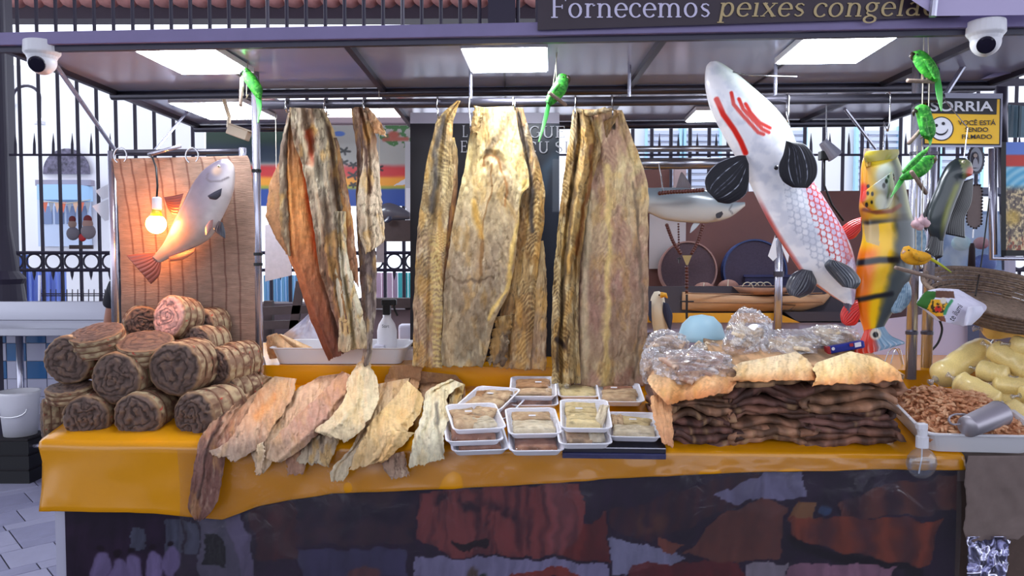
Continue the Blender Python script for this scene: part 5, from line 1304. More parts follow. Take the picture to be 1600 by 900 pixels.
GL = {'F':(.64,[st(.16,0,.72),hz(.05,.58,.70),hz(.16,.45,.38),hz(.05,.29,.02),st(.57,.57,.72,.04),st(.45,.31,.45,.04)]),
 'o':(.58,[ar_(.28,.25,.2,.235,0,360,lo=.04)]), 'c':(.50,[ar_(.28,.25,.2,.235,40,320,lo=.04),([(.42,.42),(.43,.36)],[.08,.08])]),
 'e':(.53,[ar_(.28,.25,.2,.235,0,322,lo=.04),hz(.1,.46,.27)]),
 'r':(.44,[st(.15,0,.49),hz(.05,.27,.02),hz(.05,.15,.47),ar_(.29,.33,.13,.14,160,60),([(.37,.44),(.38,.40)],[.09,.09])]),
 'n':(.64,[st(.15,0,.49),hz(.05,.26,.02),hz(.05,.15,.47),ar_(.32,.3,.165,.17,180,0),st(.485,0,.3),hz(.39,.6,.02)]),
 'm':(.95,[st(.15,0,.49),hz(.05,.26,.02),hz(.05,.15,.47),ar_(.31,.3,.155,.17,180,0),st(.465,0,.3),hz(.38,.56,.02),ar_(.625,.3,.155,.17,180,0),st(.78,0,.3),hz(.69,.89,.02)]),
 's':(.46,[([(.36,.40),(.27,.46),(.15,.44),(.10,.36),(.17,.28),(.3,.22),(.36,.14),(.3,.05),(.2,.02),(.09,.08)],[.05,.04,.06,.08,.09,.09,.08,.06,.04,.05])]),
 'p':(.60,[st(.15,-.22,.49),hz(.05,.27,-.2),hz(.05,.15,.47),ar_(.32,.25,.17,.235,150,-150,lo=.04)]),
 'i':(.32,[st(.16,0,.49),hz(.06,.27,.02),hz(.06,.16,.47),([(.15,.62),(.17,.70)],[.1,.1])]),
 'x':(.55,[([(.08,.48),(.46,.01)],[.095,.095]),([(.46,.48),(.08,.01)],[.04,.04]),hz(.03,.2,.47,.035),hz(.34,.53,.47,.035),hz(.02,.18,.02,.035),hz(.36,.54,.02,.035)]),
 'g':(.56,[ar_(.26,.33,.16,.155,0,360,lo=.04),ar_(.26,-.1,.19,.12,0,360,lo=.04),([(.15,.2),(.13,.12),(.2,.06),(.34,.02)],[.05,.06,.07,.06]),hz(.38,.5,.46,.05)]),
 'l':(.32,[st(.16,0,.74),hz(.06,.27,.02),hz(.06,.16,.72)]),
 'a':(.55,[st(.4,.05,.34),ar_(.27,.34,.135,.13,0,150,lo=.04),ar_(.23,.14,.15,.125,30,330,lo=.04),hz(.38,.52,.03,.05)]),
 'd':(.60,[st(.44,0,.74),ar_(.28,.25,.17,.235,30,330,lo=.04),hz(.34,.44,.72),hz(.44,.56,.02)]),
 'G':(.78,[ar_(.38,.36,.3,.345,48,340,lo=.045),st(.64,.1,.32),hz(.5,.75,.33),st(.58,.55,.70,.04)]),
 'U':(.80,[st(.18,.25,.72),ar_(.4,.25,.22,.24,180,360,lo=.05),st(.62,.25,.72,.06),hz(.06,.32,.70),hz(.5,.76,.70)]),
 'E':(.66,[st(.16,0,.72),hz(.05,.58,.70),hz(.16,.45,.38),hz(.05,.58,.02),st(.57,.57,.72,.04),st(.45,.31,.45,.04),st(.57,.0,.15,.04)]),
 'S':(.58,[([(.46,.58),(.36,.68),(.22,.69),(.11,.60),(.12,.48),(.26,.39),(.42,.31),(.48,.18),(.40,.06),(.25,.02),(.10,.12)],[.05,.04,.05,.09,.1,.1,.1,.09,.06,.04,.05])]),
 'I':(.38,[st(.18,0,.72),hz(.06,.31,.02),hz(.06,.31,.70)]), 'L':(.6,[st(.16,0,.72),hz(.05,.28,.70),hz(.05,.54,.02),st(.54,0,.16,.04)]), ' ':(.3,[])}
GL['C'] = (.7,[ar_(.38,.36,.3,.345,42,318,lo=.045),st(.6,.52,.68,.04)])
def serif(par, s, x0, x1, ybase, h, S, m, shear=0.0, ybase1=None, clip=None):
    adv = sum(GL[c][0] for c in s); k = (x1-x0)/adv; x = 0
    for c in s:
        a,strokes = GL[c]
        mb = MB()
        for j,(pts,ws) in enumerate(strokes):
            p = np.array(pts,float); t = np.gradient(p,axis=0) if len(p) > 2 else np.tile(p[1]-p[0],(2,1))
            t /= np.linalg.norm(t,axis=1)[:,None]+1e-9; nrm = np.stack([-t[:,1],t[:,0]],-1)*(np.array(ws)/2)[:,None]
            g = np.stack([p-nrm,p+nrm],1)
            gx = g[...,0]+x+shear*g[...,1]; gy = g[...,1]
            yb = ybase if ybase1 is None else ybase+(ybase1-ybase)*gx/adv
            A = PS(x0+gx*k, yb-gy*h/.72, S-.0006*j*.2); B = PS(x0+gx*k, yb-gy*h/.72, S+.003)
            mb.solid(A,B)
        if strokes: mb.build('letter_'+c if c.islower() else 'capital_'+c.lower(), m, par)
        x += a
# ---- banner above the beam
fb = thing('shop_banner','dark banner reading Fornecemos peixes congela above the front beam','banner', PS(1150,45,2.50))
MB().prism([(840,47),(840,-40),(1500,-40),(1500,26)], lambda x,y: tuple(PS(x,y,2.47)), lambda x,y: tuple(PS(x,y,2.49))).build('panel', mat('banner_dark',(.20,.15,.20),.45,var=.15,vscale=6), fb)
LT = mat('letter_lilac',(.80,.78,.88),.5); LG = mat('letter_gold',(.72,.64,.46),.5)
serif(fb,'Fornecemos',859,1112,28,33,2.466,LT,0,27); serif(fb,'peixes',1120,1258,26,32,2.466,LG,.18,26); serif(fb,'congelad',1268,1466,27,32,2.466,LG,.18,24)
np_ = thing('lilac_hanging_board','plain lilac board overlapping the banner at upper right','board', PS(1520,25,2.44))
MB().prism([(1418,-20),(1424,0),(1462,25),(1640,23),(1640,-20)], lambda x,y: tuple(PS(x,y,2.42)), lambda x,y: tuple(PS(x,y,2.44))).build('panel', mat('lilac_board',(.74,.70,.84),.5), np_)
MB().tube([PS(1457,26,2.41),PS(1462,-20,2.41)],.011,8).build('rod', CHROME, np_)
# ---- neighbouring stall canopy at the right
nc = thing('neighbour_canopy','lilac canopy edges of the next stall at the right','canopy', PS(1580,130,3.6))
MB().prism([(1532,124),(1640,72),(1640,100),(1548,122)], lambda x,y: tuple(PS(x,y,3.2)), lambda x,y: tuple(PS(x,y,3.3))).build('edge_board', mat('lilac_board2',(.70,.67,.80),.5), nc)
MB().prism([(1470,125),(1640,122),(1640,134),(1470,136)], lambda x,y: tuple(PS(x,y,3.7)), lambda x,y: tuple(PS(x,y,3.8))).build('beam', mat('dark_beam',(.26,.24,.30),.5), nc)
MB().prism([(1565,160),(1640,160),(1640,170),(1565,162)], lambda x,y: tuple(PS(x,y,3.9)), lambda x,y: tuple(PS(x,y,4.0))).build('lower_beam', mat('dark_beam',(.26,.24,.30),.5), nc)
MB().tube([PS(1564,230,3.9),PS(1564,120,3.9)],.03,10).build('upright', DKSTEEL, nc, smooth=True)
MB().tube([PS(1575,480,3.95),PS(1560,120,3.95)],.02,10).build('upright', DKSTEEL, nc, smooth=True)
# ---- SORRIA sign
sg_ = thing('warning_sign','yellow and black SORRIA camera warning sign with smiling face','sign', PS(1504,228,3.04))
SS = 3.04
def plate(par,name,q,S,m,th=.004): return MB().prism(q, lambda x,y: tuple(PS(x,y,S)), lambda x,y: tuple(PS(x,y,S+th))).build(name,m,par)
SY = mat('sign_yellow',(.93,.72,.10),.35); SBk = mat('sign_black',(.08,.07,.12),.4); SW = mat('sign_white',(.86,.86,.90),.4)
plate(sg_,'backing',[(1441,145),(1567,146),(1565,230),(1441,230)],SS+.004,mat('sign_back',(.62,.62,.70),.5),.008)
plate(sg_,'border',[(1443,153),(1564,154),(1563,227),(1443,226)],SS+.002,SBk); plate(sg_,'yellow_field',[(1445,154),(1562,155),(1561,225),(1445,224)],SS,SY); plate(sg_,'black_header',[(1448,154),(1558,154),(1557,179),(1448,177)],SS-.002,SBk)
text(sg_,'SORRIA',1454,1552,158,174,SS-.004,SW,'heading',.02)
for s_,a,b,y0,y1 in (('VOCÊ ESTÁ',1497,1556,186,195.5),('SENDO',1508,1544,199,206),('FILMADO',1503,1550,210,217)): text(sg_,s_,a,b,y0,y1,SS-.004,SBk,'wording',.015)
def disc(par,name,x,y,r,S,m,n=32,th=.002): return plate(par,name,[(x+r*math.cos(t),y+r*math.sin(t)) for t in np.linspace(0,2*np.pi,n,endpoint=False)],S,m,th)
disc(sg_,'face_ring',1471,201,19,SS-.002,SBk); disc(sg_,'face',1471,201,17.3,SS-.004,SW); disc(sg_,'face_eye',1474,193,2.6,SS-.006,SBk); disc(sg_,'face_eye',1463,196,2.6,SS-.006,SBk)
p = np.array(arc(1470,199,11.5,-11,195,345,14)); plate(sg_,'smile',[(x,y+1.6) for x,y in p]+[(x,y-1.2) for x,y in p[::-1]],SS-.006,SBk)
# ---- dark poster behind the hanging fish
ps = thing('poster','black poster with grey serif capitals behind the hanging fish','poster', PS(758,578,3.36))
G_ = []
xx,yy = np.meshgrid(np.linspace(641,874,120),np.linspace(193,577,150))
n = fbm(xx/40,yy/60,44,4)
c = mixc(np.zeros(xx.shape+(3,))+np.array([.10,.08,.11]),[.10,.15,.22],ss(800,870,xx)*.8); c = mixc(c,[.30,.42,.50],strokem(xx,yy,[(846,300),(852,265),(870,245)],7,7)*.6*n*1.5); c = mixc(c,[.36,.38,.42],inpoly(xx,yy,[(864,248),(876,248),(876,330),(864,330)])*.7)
MB().solid(PS(xx,yy,3.36),PS(xx,yy,3.37),c).build('print', PRINT, ps)
plate(ps,'top_strip',[(641,176),(874,176),(874,193),(641,193)],3.355,mat('strip_grey',(.62,.60,.66),.5),.02)
PG = mat('letter_grey',(.70,.70,.73),.5)
serif(ps,'GUE',826,884,215,18,3.35,PG); serif(ps,'CU SI',822,890,239,18,3.35,PG); serif(ps,'L',722,731,214,18,3.35,PG); serif(ps,'E',719,731,238,18,3.35,PG)
# ---- painted rainbow mural
mu = thing('mural_board','painted board with rainbow stripes, birds and leaves behind the amber fish','painting', P(525,320,4.7))
xx,yy = np.meshgrid(np.linspace(322,646,240),np.linspace(196,322,130))
n = fbm(xx/30,yy/8,55,4); y2 = yy+3*(n-.5)
c = np.zeros(xx.shape+(3,))+np.array([.66,.66,.64]); c = mixc(c,[.80,.18,.20],ss(254,264,y2)); c = mixc(c,[.93,.62,.16],ss(272,280,y2)); c = mixc(c,[.60,.62,.22],ss(288,293,y2)); c = mixc(c,[.14,.28,.60],ss(293,298,y2))
lf = ss(.46,.5,fbm(xx/6,yy/6,57,3)); c = mixc(c,[.16,.28,.22],(1-ss(440,460,xx+6*(n-.5)))*(1-ss(246,258,yy))*.95); c = mixc(c,[.12,.18,.30],(1-ss(435,450,xx))*ss(215,235,yy)*(1-ss(250,258,yy))*.8)
c = mixc(c,[.22,.44,.20],inpoly(xx,yy,[(590,196),(646,196),(646,232),(612,228),(592,215)])*lf); c = mixc(c,[.66,.30,.22],spotm(xx,yy,615,211,9,4,ry=6)); c = mixc(c,[.66,.30,.22],strokem(xx,yy,[(600,218),(636,217)],3,2)*.9); c = mixc(c,[.28,.42,.72],spotm(xx,yy,530,209,9,2,ry=4))
c = mixc(c,[.80,.80,.84],inpoly(xx,yy,[(615,290),(638,276),(640,288)]))
for bx_,by_,r in ((538,236,9),(536,254,8),(552,258,7),(553,274,11),(590,263,9),(552,289,6)):
    for a in range(5):
        t = a*1.257+bx_; c = mixc(c,[.08,.08,.10],strokem(xx,yy,[(bx_,by_),(bx_+r*math.cos(t),by_+.6*r*math.sin(t))],1.5,1))
MB().solid(P(xx,yy,4.7),P(xx,yy,4.72),c).build('painted_panel', PRINT, mu)
MB().bar(P(637,325,4.66),P(637,222,4.66),.03,.02).build('side_strip', mat('strip_white',(.72,.72,.74),.4), mu)
MB().bar(P(639,358,4.64),P(639,294,4.64),.035,.012).build('paper_strip', PAPER, mu)
# ================================================================== WOVEN MAT, BULB, LEFT FRAME
WEAVE = mat('woven_mat', attr=True, rough=.85, bump=1.0, bscale=60, stretch=(.5,1,7), var=.12, vscale=60)
def matcol(u,v,px,py):
    n = fbm(px/14,py/4,61,3)
    c = np.zeros(u.shape+(3,))+np.array([.60,.48,.41]); c = c*(.86+.28*n)[...,None]
    w = u+.05*np.exp(-((v-.05)/.22)**2)*(1-u)**1.5
    for s_ in (.10,.175,.27,.36,.45,.55,.66,.76,.86): c = mixc(c,[.36,.22,.18],(1-ss(.003,.009,np.abs(w-s_)))*.6)
    return c
mt = thing('woven_mat','striped woven mat hung as a backdrop behind the grey fish','mat', PS(290,600,3.03))
mb = MB(); sheet(mb,[(174,248),(178,262),(184,330),(188,420),(190,520),(192,606)],[(386,243),(392,262),(398,330),(404,420),(406,520),(404,606)],hangmap(3.03),lambda u,v,px,py: .02*(fbm(u*4,v*1.5,63,3)-.5)+.004*np.sin(u*40)*(1-v)*.3,matcol,220,160,.008,1.2,5)
mb.build('cloth', WEAVE, mt, smooth=True, fixn=False)
fr = thing('mat_frame','steel pipe frame carrying the woven mat','frame', PS(182,600,3.06))
c0 = PS(183,605,3.06); MB().tube([c0,(c0[0],c0[1],PS(180,236,3.06)[2])],.015,10).build('upright', CHROME, fr, smooth=True)
MB().tube([PS(178,238,3.06),PS(384,236,3.06)],.0105,10).build('top_pipe', DKSTEEL, fr, smooth=True)
MB().tube([PS(379,262,3.06),PS(379,231,3.06)],.015,10).build('end_post', CHROME, fr, smooth=True)
MB().tube([PS(232,242,3.0),PS(282,228,3.0)],.008,8).build('arm', CHROME, fr, smooth=True)
for x in (188,300): MB().tube([PS(x+10*math.cos(t),243+12*math.sin(t),3.0) for t in np.linspace(2,7.2,14)],.003,5).build('wire_loop', HOOK, fr)
for q in ([(149,298),(176,284),(176,305),(160,312)],[(144,322),(176,308),(178,340),(164,346)]):
    MB().prism(q, lambda x,y: tuple(PS(x,y,3.10)), lambda x,y: tuple(PS(x,y,3.102))).build('paper_flag', PAPER, fr)
bl = thing('light_bulb','lit round bulb hanging on a black cord before the mat','light bulb', PS(244,366,2.88))
SBu = 2.88
MB().tube([PS(232,242,3.0),PS(238,246,2.95),PS(244,262,SBu),PS(246,290,SBu),PS(245,310,SBu)],.004,6).build('cord', BLACK, bl, smooth=True)
c = PS(245,308,SBu); MB().lathe([(.012,0),(.017,-.004),(.018,-.045),(.014,-.05)],16,c).build('socket', mat('socket',(.72,.74,.78),.4), bl, smooth=False)
c = PS(244,327,SBu); MB().lathe([(.014,0),(.019,-.012),(.024,-.034)],16,c).build('bulb_base', mat('bulb_base',(.72,.66,.16),.4), bl, smooth=True)
c = PS(244,350,SBu); MB().ball(c,.037,24).build('globe', mat('bulb_glow',(1,.60,.26),.4,emit=BULB_STRENGTH), bl, smooth=True)

# ================================================================== CAMERAS
def dome(lab, px, py, S, r, look):
    c = PS(px,py,S); t = thing('dome_camera',lab,'security camera',c,group='white dome security cameras')
    MB().lathe([(r*1.15,r*1.35),(r*1.18,r*.55),(r*1.0,r*.35),(r*.9,.1*r)],24,c).build('housing', WHITE, t, smooth=False, bevel=.003)
    MB().ball(c,r*.92,22).build('ball', WHITE, t, smooth=True)
    d = V(look).normalized(); M = d.to_track_quat('Z','Y').to_matrix()
    e = MB().lathe([(r*.55,0),(r*.55,r*.16),(r*.42,r*.19),(r*.1,r*.22),(0,r*.22)],20,c+np.array(d)*r*.8,M).build('lens', mat('lens',(.10,.09,.16),.1,coat=.6), t, smooth=False)
dome('white dome camera at the far left under the beam',66,96,2.52,.048,(.12,-.9,-.42)); dome('white dome camera at the upper right under the beam',1540,66,2.48,.047,(-.45,-.8,-.4))
bc = thing('bullet_camera','cream bullet camera above the mural at left','security camera', PS(372,190,3.5))
M = Matrix.Rotation(math.radians(20),4,'Y')
cc = PS(374,208,3.5); MB().box((-.05,-.03,-.022),(.045,.03,.022),m=Matrix.Translation(V(cc)) @ M).build('housing', mat('cream',(.80,.74,.66),.5), bc, bevel=.004)
MB().box((-.055,-.034,.022),(.06,.034,.028),m=Matrix.Translation(V(cc)) @ M).build('sun_shield', mat('cream',(.80,.74,.66),.5), bc)
MB().tube([cc+np.array([-.03,0,.02]),PS(357,198,3.5),PS(358,182,3.5),(PS(358,182,3.5)[0],3.5,ZCE-.02)],.01,8).build('bracket', mat('cream',(.80,.74,.66),.5), bc)
fd = thing('spotlight','small grey spotlight on a wire right of the white fish','lamp', PS(1296,240,3.5))
cc = PS(1296,234,3.5); MB().lathe([(.02,-.045),(.034,.03),(.034,.04),(.0,.03)],16,cc,Matrix.Rotation(math.radians(140),3,'Y')).build('reflector', mat('grey_lamp',(.52,.52,.58),.4), fd)
MB().box(cc+np.array([-.04,-.01,-.045]),cc+np.array([.0,.03,-.005])).build('clamp', BLACK, fd, bevel=.004)
MB().tube([PS(1288,240,3.5),PS(1288,290,3.5),PS(1300,320,3.5),PS(1318,345,3.5)],.005,6).build('cable', BLACK, fd, smooth=True)
MB().tube([PS(1292,222,3.5),PS(1291,195,3.5),(PS(1291,195,3.5)[0],PS(1291,195,3.5)[1],ZCE)],.003,6).build('hanger', HOOK, fd)

# ================================================================== BACK OF THE STALL, RIGHT
SW_ = 3.95
pw = thing('partition','reddish brown painted board partition behind the shelf','partition', PS(1180,505,SW_))
PWM = mat('red_brown_board',(.44,.29,.28),.6,var=.12,vscale=3)
plate(pw,'left_board',[(1000,258),(1046,258),(1046,520),(1000,520)],SW_,PWM,.02); plate(pw,'main_board',[(1047,300),(1350,298),(1350,520),(1047,520)],SW_,PWM,.02); plate(pw,'right_board',[(1351,296),(1420,296),(1420,520),(1351,520)],SW_,mat('dark_board',(.36,.25,.25),.6),.02)
MB().bar(PS(1062,330,SW_-.01),PS(1062,255,SW_-.01),.06,.03).build('white_stud', mat('stud',(.70,.62,.64),.6), pw)
sh_ = MB().prism([(1015,318),(1072,322),(1071,420),(1014,420)], lambda x,y: tuple(PS(x,y,SW_-.03)), lambda x,y: tuple(PS(x,y,SW_-.027))).build('wall_sheet', mat('sheet_white',(.74,.72,.74),.6)); tag(sh_,'blank white sheet pinned on the brown partition','paper')
for py,r,lab in ((233,.014,'thin bright rail behind the widest dried fish'),(256,.026,'thick steel rail carrying the silver model fish')):
    tag(MB().tube([PS(985,py,3.48),PS(1165,py-1,3.48)],r,10).build('steel_rail', STEEL, smooth=True), lab, 'rail')
def sieve(lab,x,y,r,S,rim,mesh,tilt):
    t = thing('sieve',lab,'sieve',PS(x,y+r,S))
    c = PS(x,y,S); R = r*c[1]/FPX; M = Matrix.Rotation(math.radians(90+tilt),3,'X')
    MB().lathe([(R,-.025),(R*1.02,-.025),(R*1.02,.025),(R*.97,.025),(R*.97,-.025),(R,-.025)],40,c,M).build('rim',rim,t,smooth=False)
    MB().lathe([(0,.01),(R*.97,.01),(R*.97,.012),(0,.012)],40,c,M).build('mesh',mesh,t)
MSH = mat('sieve_mesh',(.36,.29,.33),.8,var=.2,vscale=120)
sieve('round sieve with pale wooden rim on the back shelf',1074,422,44,3.86,mat('pale_rim',(.62,.48,.46),.6),MSH,-6); sieve('round sieve with blue rim behind the boat',1178,424,49,3.87,mat('blue_rim',(.16,.24,.44),.5),mat('sieve_mesh2',(.28,.24,.32),.8,var=.2,vscale=120),-6)
bsf = thing('back_shelf','rear display shelf with yellow cloth and grey box under the boat','shelf', PS(1190,530,3.6))
plate(bsf,'yellow_cloth',[(1000,489),(1215,489),(1250,504),(1000,504)],3.60,mat('yellow_dark',(.78,.56,.14),.5),.25); plate(bsf,'shelf_edge',[(1225,487),(1345,487),(1345,502),(1245,502)],3.61,mat('shelf_dark',(.24,.22,.26),.5),.25); plate(bsf,'grey_box',[(1000,504),(1420,504),(1420,560),(1000,560)],3.63,mat('grey_box',(.58,.56,.66),.5),.2)
MB().bar(PS(1000,488,3.7),PS(1345,488,3.7),.01,.25,up=(0,0,1)).build('shelf_board', mat('shelf_dark',(.24,.22,.26),.5), bsf)
bt = thing('model_boat','pale wooden model canoe on the rear shelf','model boat', PS(1185,487,3.66))
n_,m_ = 40,13
U = np.linspace(0,1,n_); G = []
for u in U:
    px = 1066+u*232; w = .075*(1-abs(2*u-1)**3)+.004; yb_ = np.interp(u,[0,.15,.8,.95,1],[484,487,487,476,462]); yt_ = np.interp(u,[0,.5,1],[456,462,459])
    c = PS(px,0,3.68); row = []
    a = PS(px,yt_,3.68); b = PS(px,yb_,3.68)
    for k in range(m_):
        t = -1+2*k/(m_-1); row.append((a[0],a[1]+w*math.sin(t*math.pi/2),b[2]+(a[2]-b[2])*abs(t)**2.2))
    G.append(row)
G = np.array(G); H = G.copy(); H[:,1:-1,2] += .008
WOOD = mat('canoe_wood',(.74,.58,.44),.55,var=.2,vscale=14,stretch=(.3,1,4))
MB().solid(G,H).build('hull', WOOD, bt, smooth=True)
for y in (458,472):
    MB().tube([PS(1070,y,3.598+.01),PS(1180,y+2,3.598),PS(1285,y,3.61)],.003,5).build('plank_seam', mat('seam',(.50,.36,.26),.6), bt)
MB().tube([PS(1222,476,3.60),PS(1243,477,3.60),PS(1232,486,3.60),PS(1215,485,3.60)],.0025,5).build('painted_mark', BLACK, bt)
for x,y,r,lab in ((1138,450,.052,'brown coconut tied with string behind the canoe'),(1100,455,.055,'second brown coconut, left of the tied one')):
    t = thing('coconut',lab,'coconut',PS(x,y+12,3.75)); MB().ball(PS(x,y,3.76),r,16,sc=(1,1,.8)).build('shell', mat('coconut',(.52,.36,.32),.7,var=.25,vscale=20), t, smooth=True)
    MB().tube([PS(x,y-13,3.72),PS(x-1,y,3.70),PS(x,y+12,3.71)],.002,5).build('string', CORD, t)
t = thing('wire_coil','loops of thin white wire on the canoe','wire',PS(1180,458,3.7))
for k in range(4): MB().tube([PS(1168+k*10+9*math.cos(a),452-11*math.sin(a),3.69+.01*k) for a in np.linspace(.2*k,2.7,10)],.0025,5).build('loop', CORD, t)
t = thing('wicker_bowl','flat woven bowl lying in the canoe','bowl',PS(1195,455,3.68)); MB().lathe([(.03,-.02),(.10,.0),(.13,.025),(.135,.025),(.1,-.008)],24,PS(1190,456,3.68)).build('bowl', mat('bowl_wood',(.62,.46,.38),.7,var=.2), t, smooth=True)
plt = thing('blue_crate','dark blue crate behind the canoe','crate',PS(1230,460,3.8)); plate(plt,'side',[(1164,431),(1290,431),(1300,462),(1164,462)],3.82,mat('navy',(.13,.13,.28),.5),.05); plate(plt,'rim',[(1162,429),(1292,429),(1292,433),(1162,433)],3.81,mat('navy2',(.18,.19,.36),.5),.07)
# eagle figurine
eg = thing('bird_figurine','white and black bird of prey figurine with yellow beak','figurine', PS(1030,522,3.5))
c = PS(1030,520,3.5); MB().lathe([(.06,-.14),(.06,-.004),(.04,0)],16,c).build('plinth', DKSTEEL, eg)
def ecol(u,v,px,py): return mixc(np.zeros(u.shape+(3,))+np.array([.84,.80,.72]),[.76,.66,.52],ss(.3,.7,v)*.7)
mb = MB(); loft(mb,[(1022,456),(1017,466),(1016,480),(1018,500),(1022,520)],[(1030,455),(1037,462),(1040,480),(1043,500),(1044,520)],3.5,.8,40,24,ecol); mb.build('body', PAINTM, eg, smooth=True)
MB().tube([PS(1033,461,3.46),PS(1040,461,3.45),PS(1043,466,3.45)],[.014,.01,.002],8).build('beak', mat('beak_y',(.85,.62,.15),.4), eg, smooth=True)
MB().ball(PS(1030,461,3.455),.004,8).build('eye', BLACK, eg)
for L_,R_ in (([(1036,472),(1036,490),(1044,512)],[(1044,474),(1051,492),(1048,516)]),([(1014,470),(1012,485),(1014,500)],[(1018,470),(1018,490),(1019,505)])): fin(eg,'wing',L_,R_,3.47,rb_((.12,.14,.24)),4,.004,.01,nu=16,nv=20,m=PAINTM)

# ================================================================== BACK OF THE STALL, LEFT AND MIDDLE (on the raised shelf)
ZSH = zs+.004
wt = thing('white_tub','long white plastic tray on the raised shelf behind the pole','tray', PZ(515,582,ZSH))
cx_,cy_ = float(PZ(515,578,ZSH)[0]),3.05-KS*float(PZ(515,578,ZSH)[0])+.16
rings = [[(x+cx_,y+cy_,ZSH+z) for x,y in rrect(w,d,.03)] for w,d,z in ((.50,.26,0),(.54,.30,.062),(.56,.32,.066),(.56,.32,.07),(.53,.29,.068),(.49,.25,.006))]
ringstack(MB(),rings).build('tub', WHITE, wt)
def lay(lab,L,R,S,stops,seed,nm='dried_skin',cat='dried fish',th=.01,amp=.02,m=None,**kw):
    mb = MB(); sheet(mb,L,R,hangmap(S),fishrel(seed,amp,((.5,.03,.3),),0),fishcol(stops,seed,**kw),40,40,th,1.5,seed)
    return tag(mb.build(nm,m or DRYFISH,smooth=True,fixn=False),lab,cat)
lay('curled tan dried skin in the white tub by the pole',[(418,524),(416,540),(420,559)],[(432,520),(462,545),(505,560)],3.12,[(0,(.80,.64,.48)),(1,(.74,.56,.40))],401,streak=.15)
lay('second tan dried skin lying flat in the white tub',[(434,522),(450,540),(470,558)],[(440,522),(490,544),(512,558)],3.16,[(0,(.82,.68,.52)),(1,(.80,.64,.46))],402,streak=.12)
CLOTHW = mat('white_cloth',(.86,.86,.92),.7)
mb = MB(); sheet(mb,[(485,488),(466,505),(438,526)],[(492,488),(496,510),(500,535)],hangmap(3.42),lambda u,v,px,py: .05*(fbm(u*5,v*3,71,3)-.3)+.04*v,None,40,30,.008); tag(mb.build('white_cloth',CLOTHW,smooth=True,fixn=False),'crumpled white cloth behind the tub of skins','cloth')
sb = thing('spray_bottle','white spray bottle with black trigger on the raised shelf','spray bottle', PZ(605,560,ZSH))
c = PZ(605,558,ZSH); k_ = 85*c[1]/FPX
MB().lathe([(.040,0),(.043,.006),(.043,.10),(.036,.125),(.018,.150),(.018,.165)],20,c,Matrix.Diagonal((1,.7,1.15))).build('body', WHITE, sb, smooth=True)
MB().lathe([(.0436,.008),(.0436,.040)],20,c,Matrix.Diagonal((1,.7,1))).build('blue_label', mat('label_blue',(.10,.12,.30),.4), sb)
text(sb,'Start',600,613,548,555,c[1]-.034+KS*c[0],PAPER,'label_text'); text(sb,'Start',597,608,507,512,c[1]-.034+KS*c[0],SBk,'label_text')
MB().box(c+np.array([-.016,-.02,.185]),c+np.array([.016,.02,.23])).build('nozzle_head', BLACK, sb, bevel=.004); MB().box(c+np.array([-.022,-.016,.225]),c+np.array([.042,.016,.252])).build('nozzle', BLACK, sb, bevel=.005); MB().tube([c+np.array([.028,0,.235]),c+np.array([.034,0,.205]),c+np.array([.046,0,.18])],.005,6).build('trigger', BLACK, sb)
for (x0,y0,x1,y1,lab,cc) in ((615,545,646,569,'small white box beside the spray bottle',(.88,.86,.88)),(622,508,646,545,'white wrapped roll behind the small white box',(.84,.83,.90)),(582,540,600,566,'clear bag leaning on the spray bottle',(.82,.82,.88))):
    S_ = 3.22 if y1 > 560 else 3.4
    b_ = MB(); ringstack(b_,[[(PS((x0+x1)/2,y1,S_)[0]+x, PS((x0+x1)/2,y1,S_)[1]+.05+y, PS(x0,y1,S_)[2]+z) for x,y in rrect((x1-x0)*S_/FPX*f,.1*f,.012)] for z,f in ((0,.96),(.008,1),((y1-y0)*S_/FPX-.008,1),((y1-y0)*S_/FPX,.92))])
    tag(b_.build('white_box' if 'box' in lab else 'wrapped_roll' if 'roll' in lab else 'clear_bag', mat('wh%d'%x0,cc,.5,bump=.4,bscale=25), smooth=False), lab, 'box' if 'box' in lab else 'bag')
# beams, grey fish and papers seen between the hanging fish
bm_ = thing('dark_bench','dark wooden bench rail with slats behind the raised shelf','bench', P(540,480,4.9))
DW = mat('dark_wood',(.26,.20,.20),.6,var=.2,vscale=10)
for y0,y1 in ((345,377),(465,481)): MB().box(P(560,y1,4.6),P(648,y0,4.68)).build('rail', DW, bm_)
for a,b in (((412,486),(500,482)),((412,508),(480,506)),((470,440),(458,520))): MB().bar(P(*a,4.6),P(*b,4.6),.05,.03,up=(0,1,0)).build('slat', DW, bm_)
for x in (420,560,640): MB().bar(P(x,480,4.7)*np.array([1,1,0]),P(x,470,4.7),.05,.05).build('leg', DW, bm_)
for y0,y1 in ((482,560),): MB().box(P(540,y1,4.65),P(648,y0,4.75)).build('apron', mat('apron',(.42,.34,.36),.6), bm_)
gf = thing('shelf_fish','dark grey model fish lying on the bench rail','model fish', P(605,346,4.6))
mb = MB(); loft(mb,[(575,335),(590,324),(605,317),(622,321),(640,332)],[(575,342),(590,345),(605,346),(622,345),(640,342)],4.6,.6,40,24,lambda u,v,px,py: np.zeros(u.shape+(3,))+np.array([.34,.33,.37])); mb.build('body',PAINT,gf,smooth=True)
fin(gf,'pectoral_fin',[(606,338),(602,342),(598,346)],[(612,338),(612,344),(606,348)],4.52,rb_((.16,.18,.28)),4,.003,.005,nu=16,nv=16)
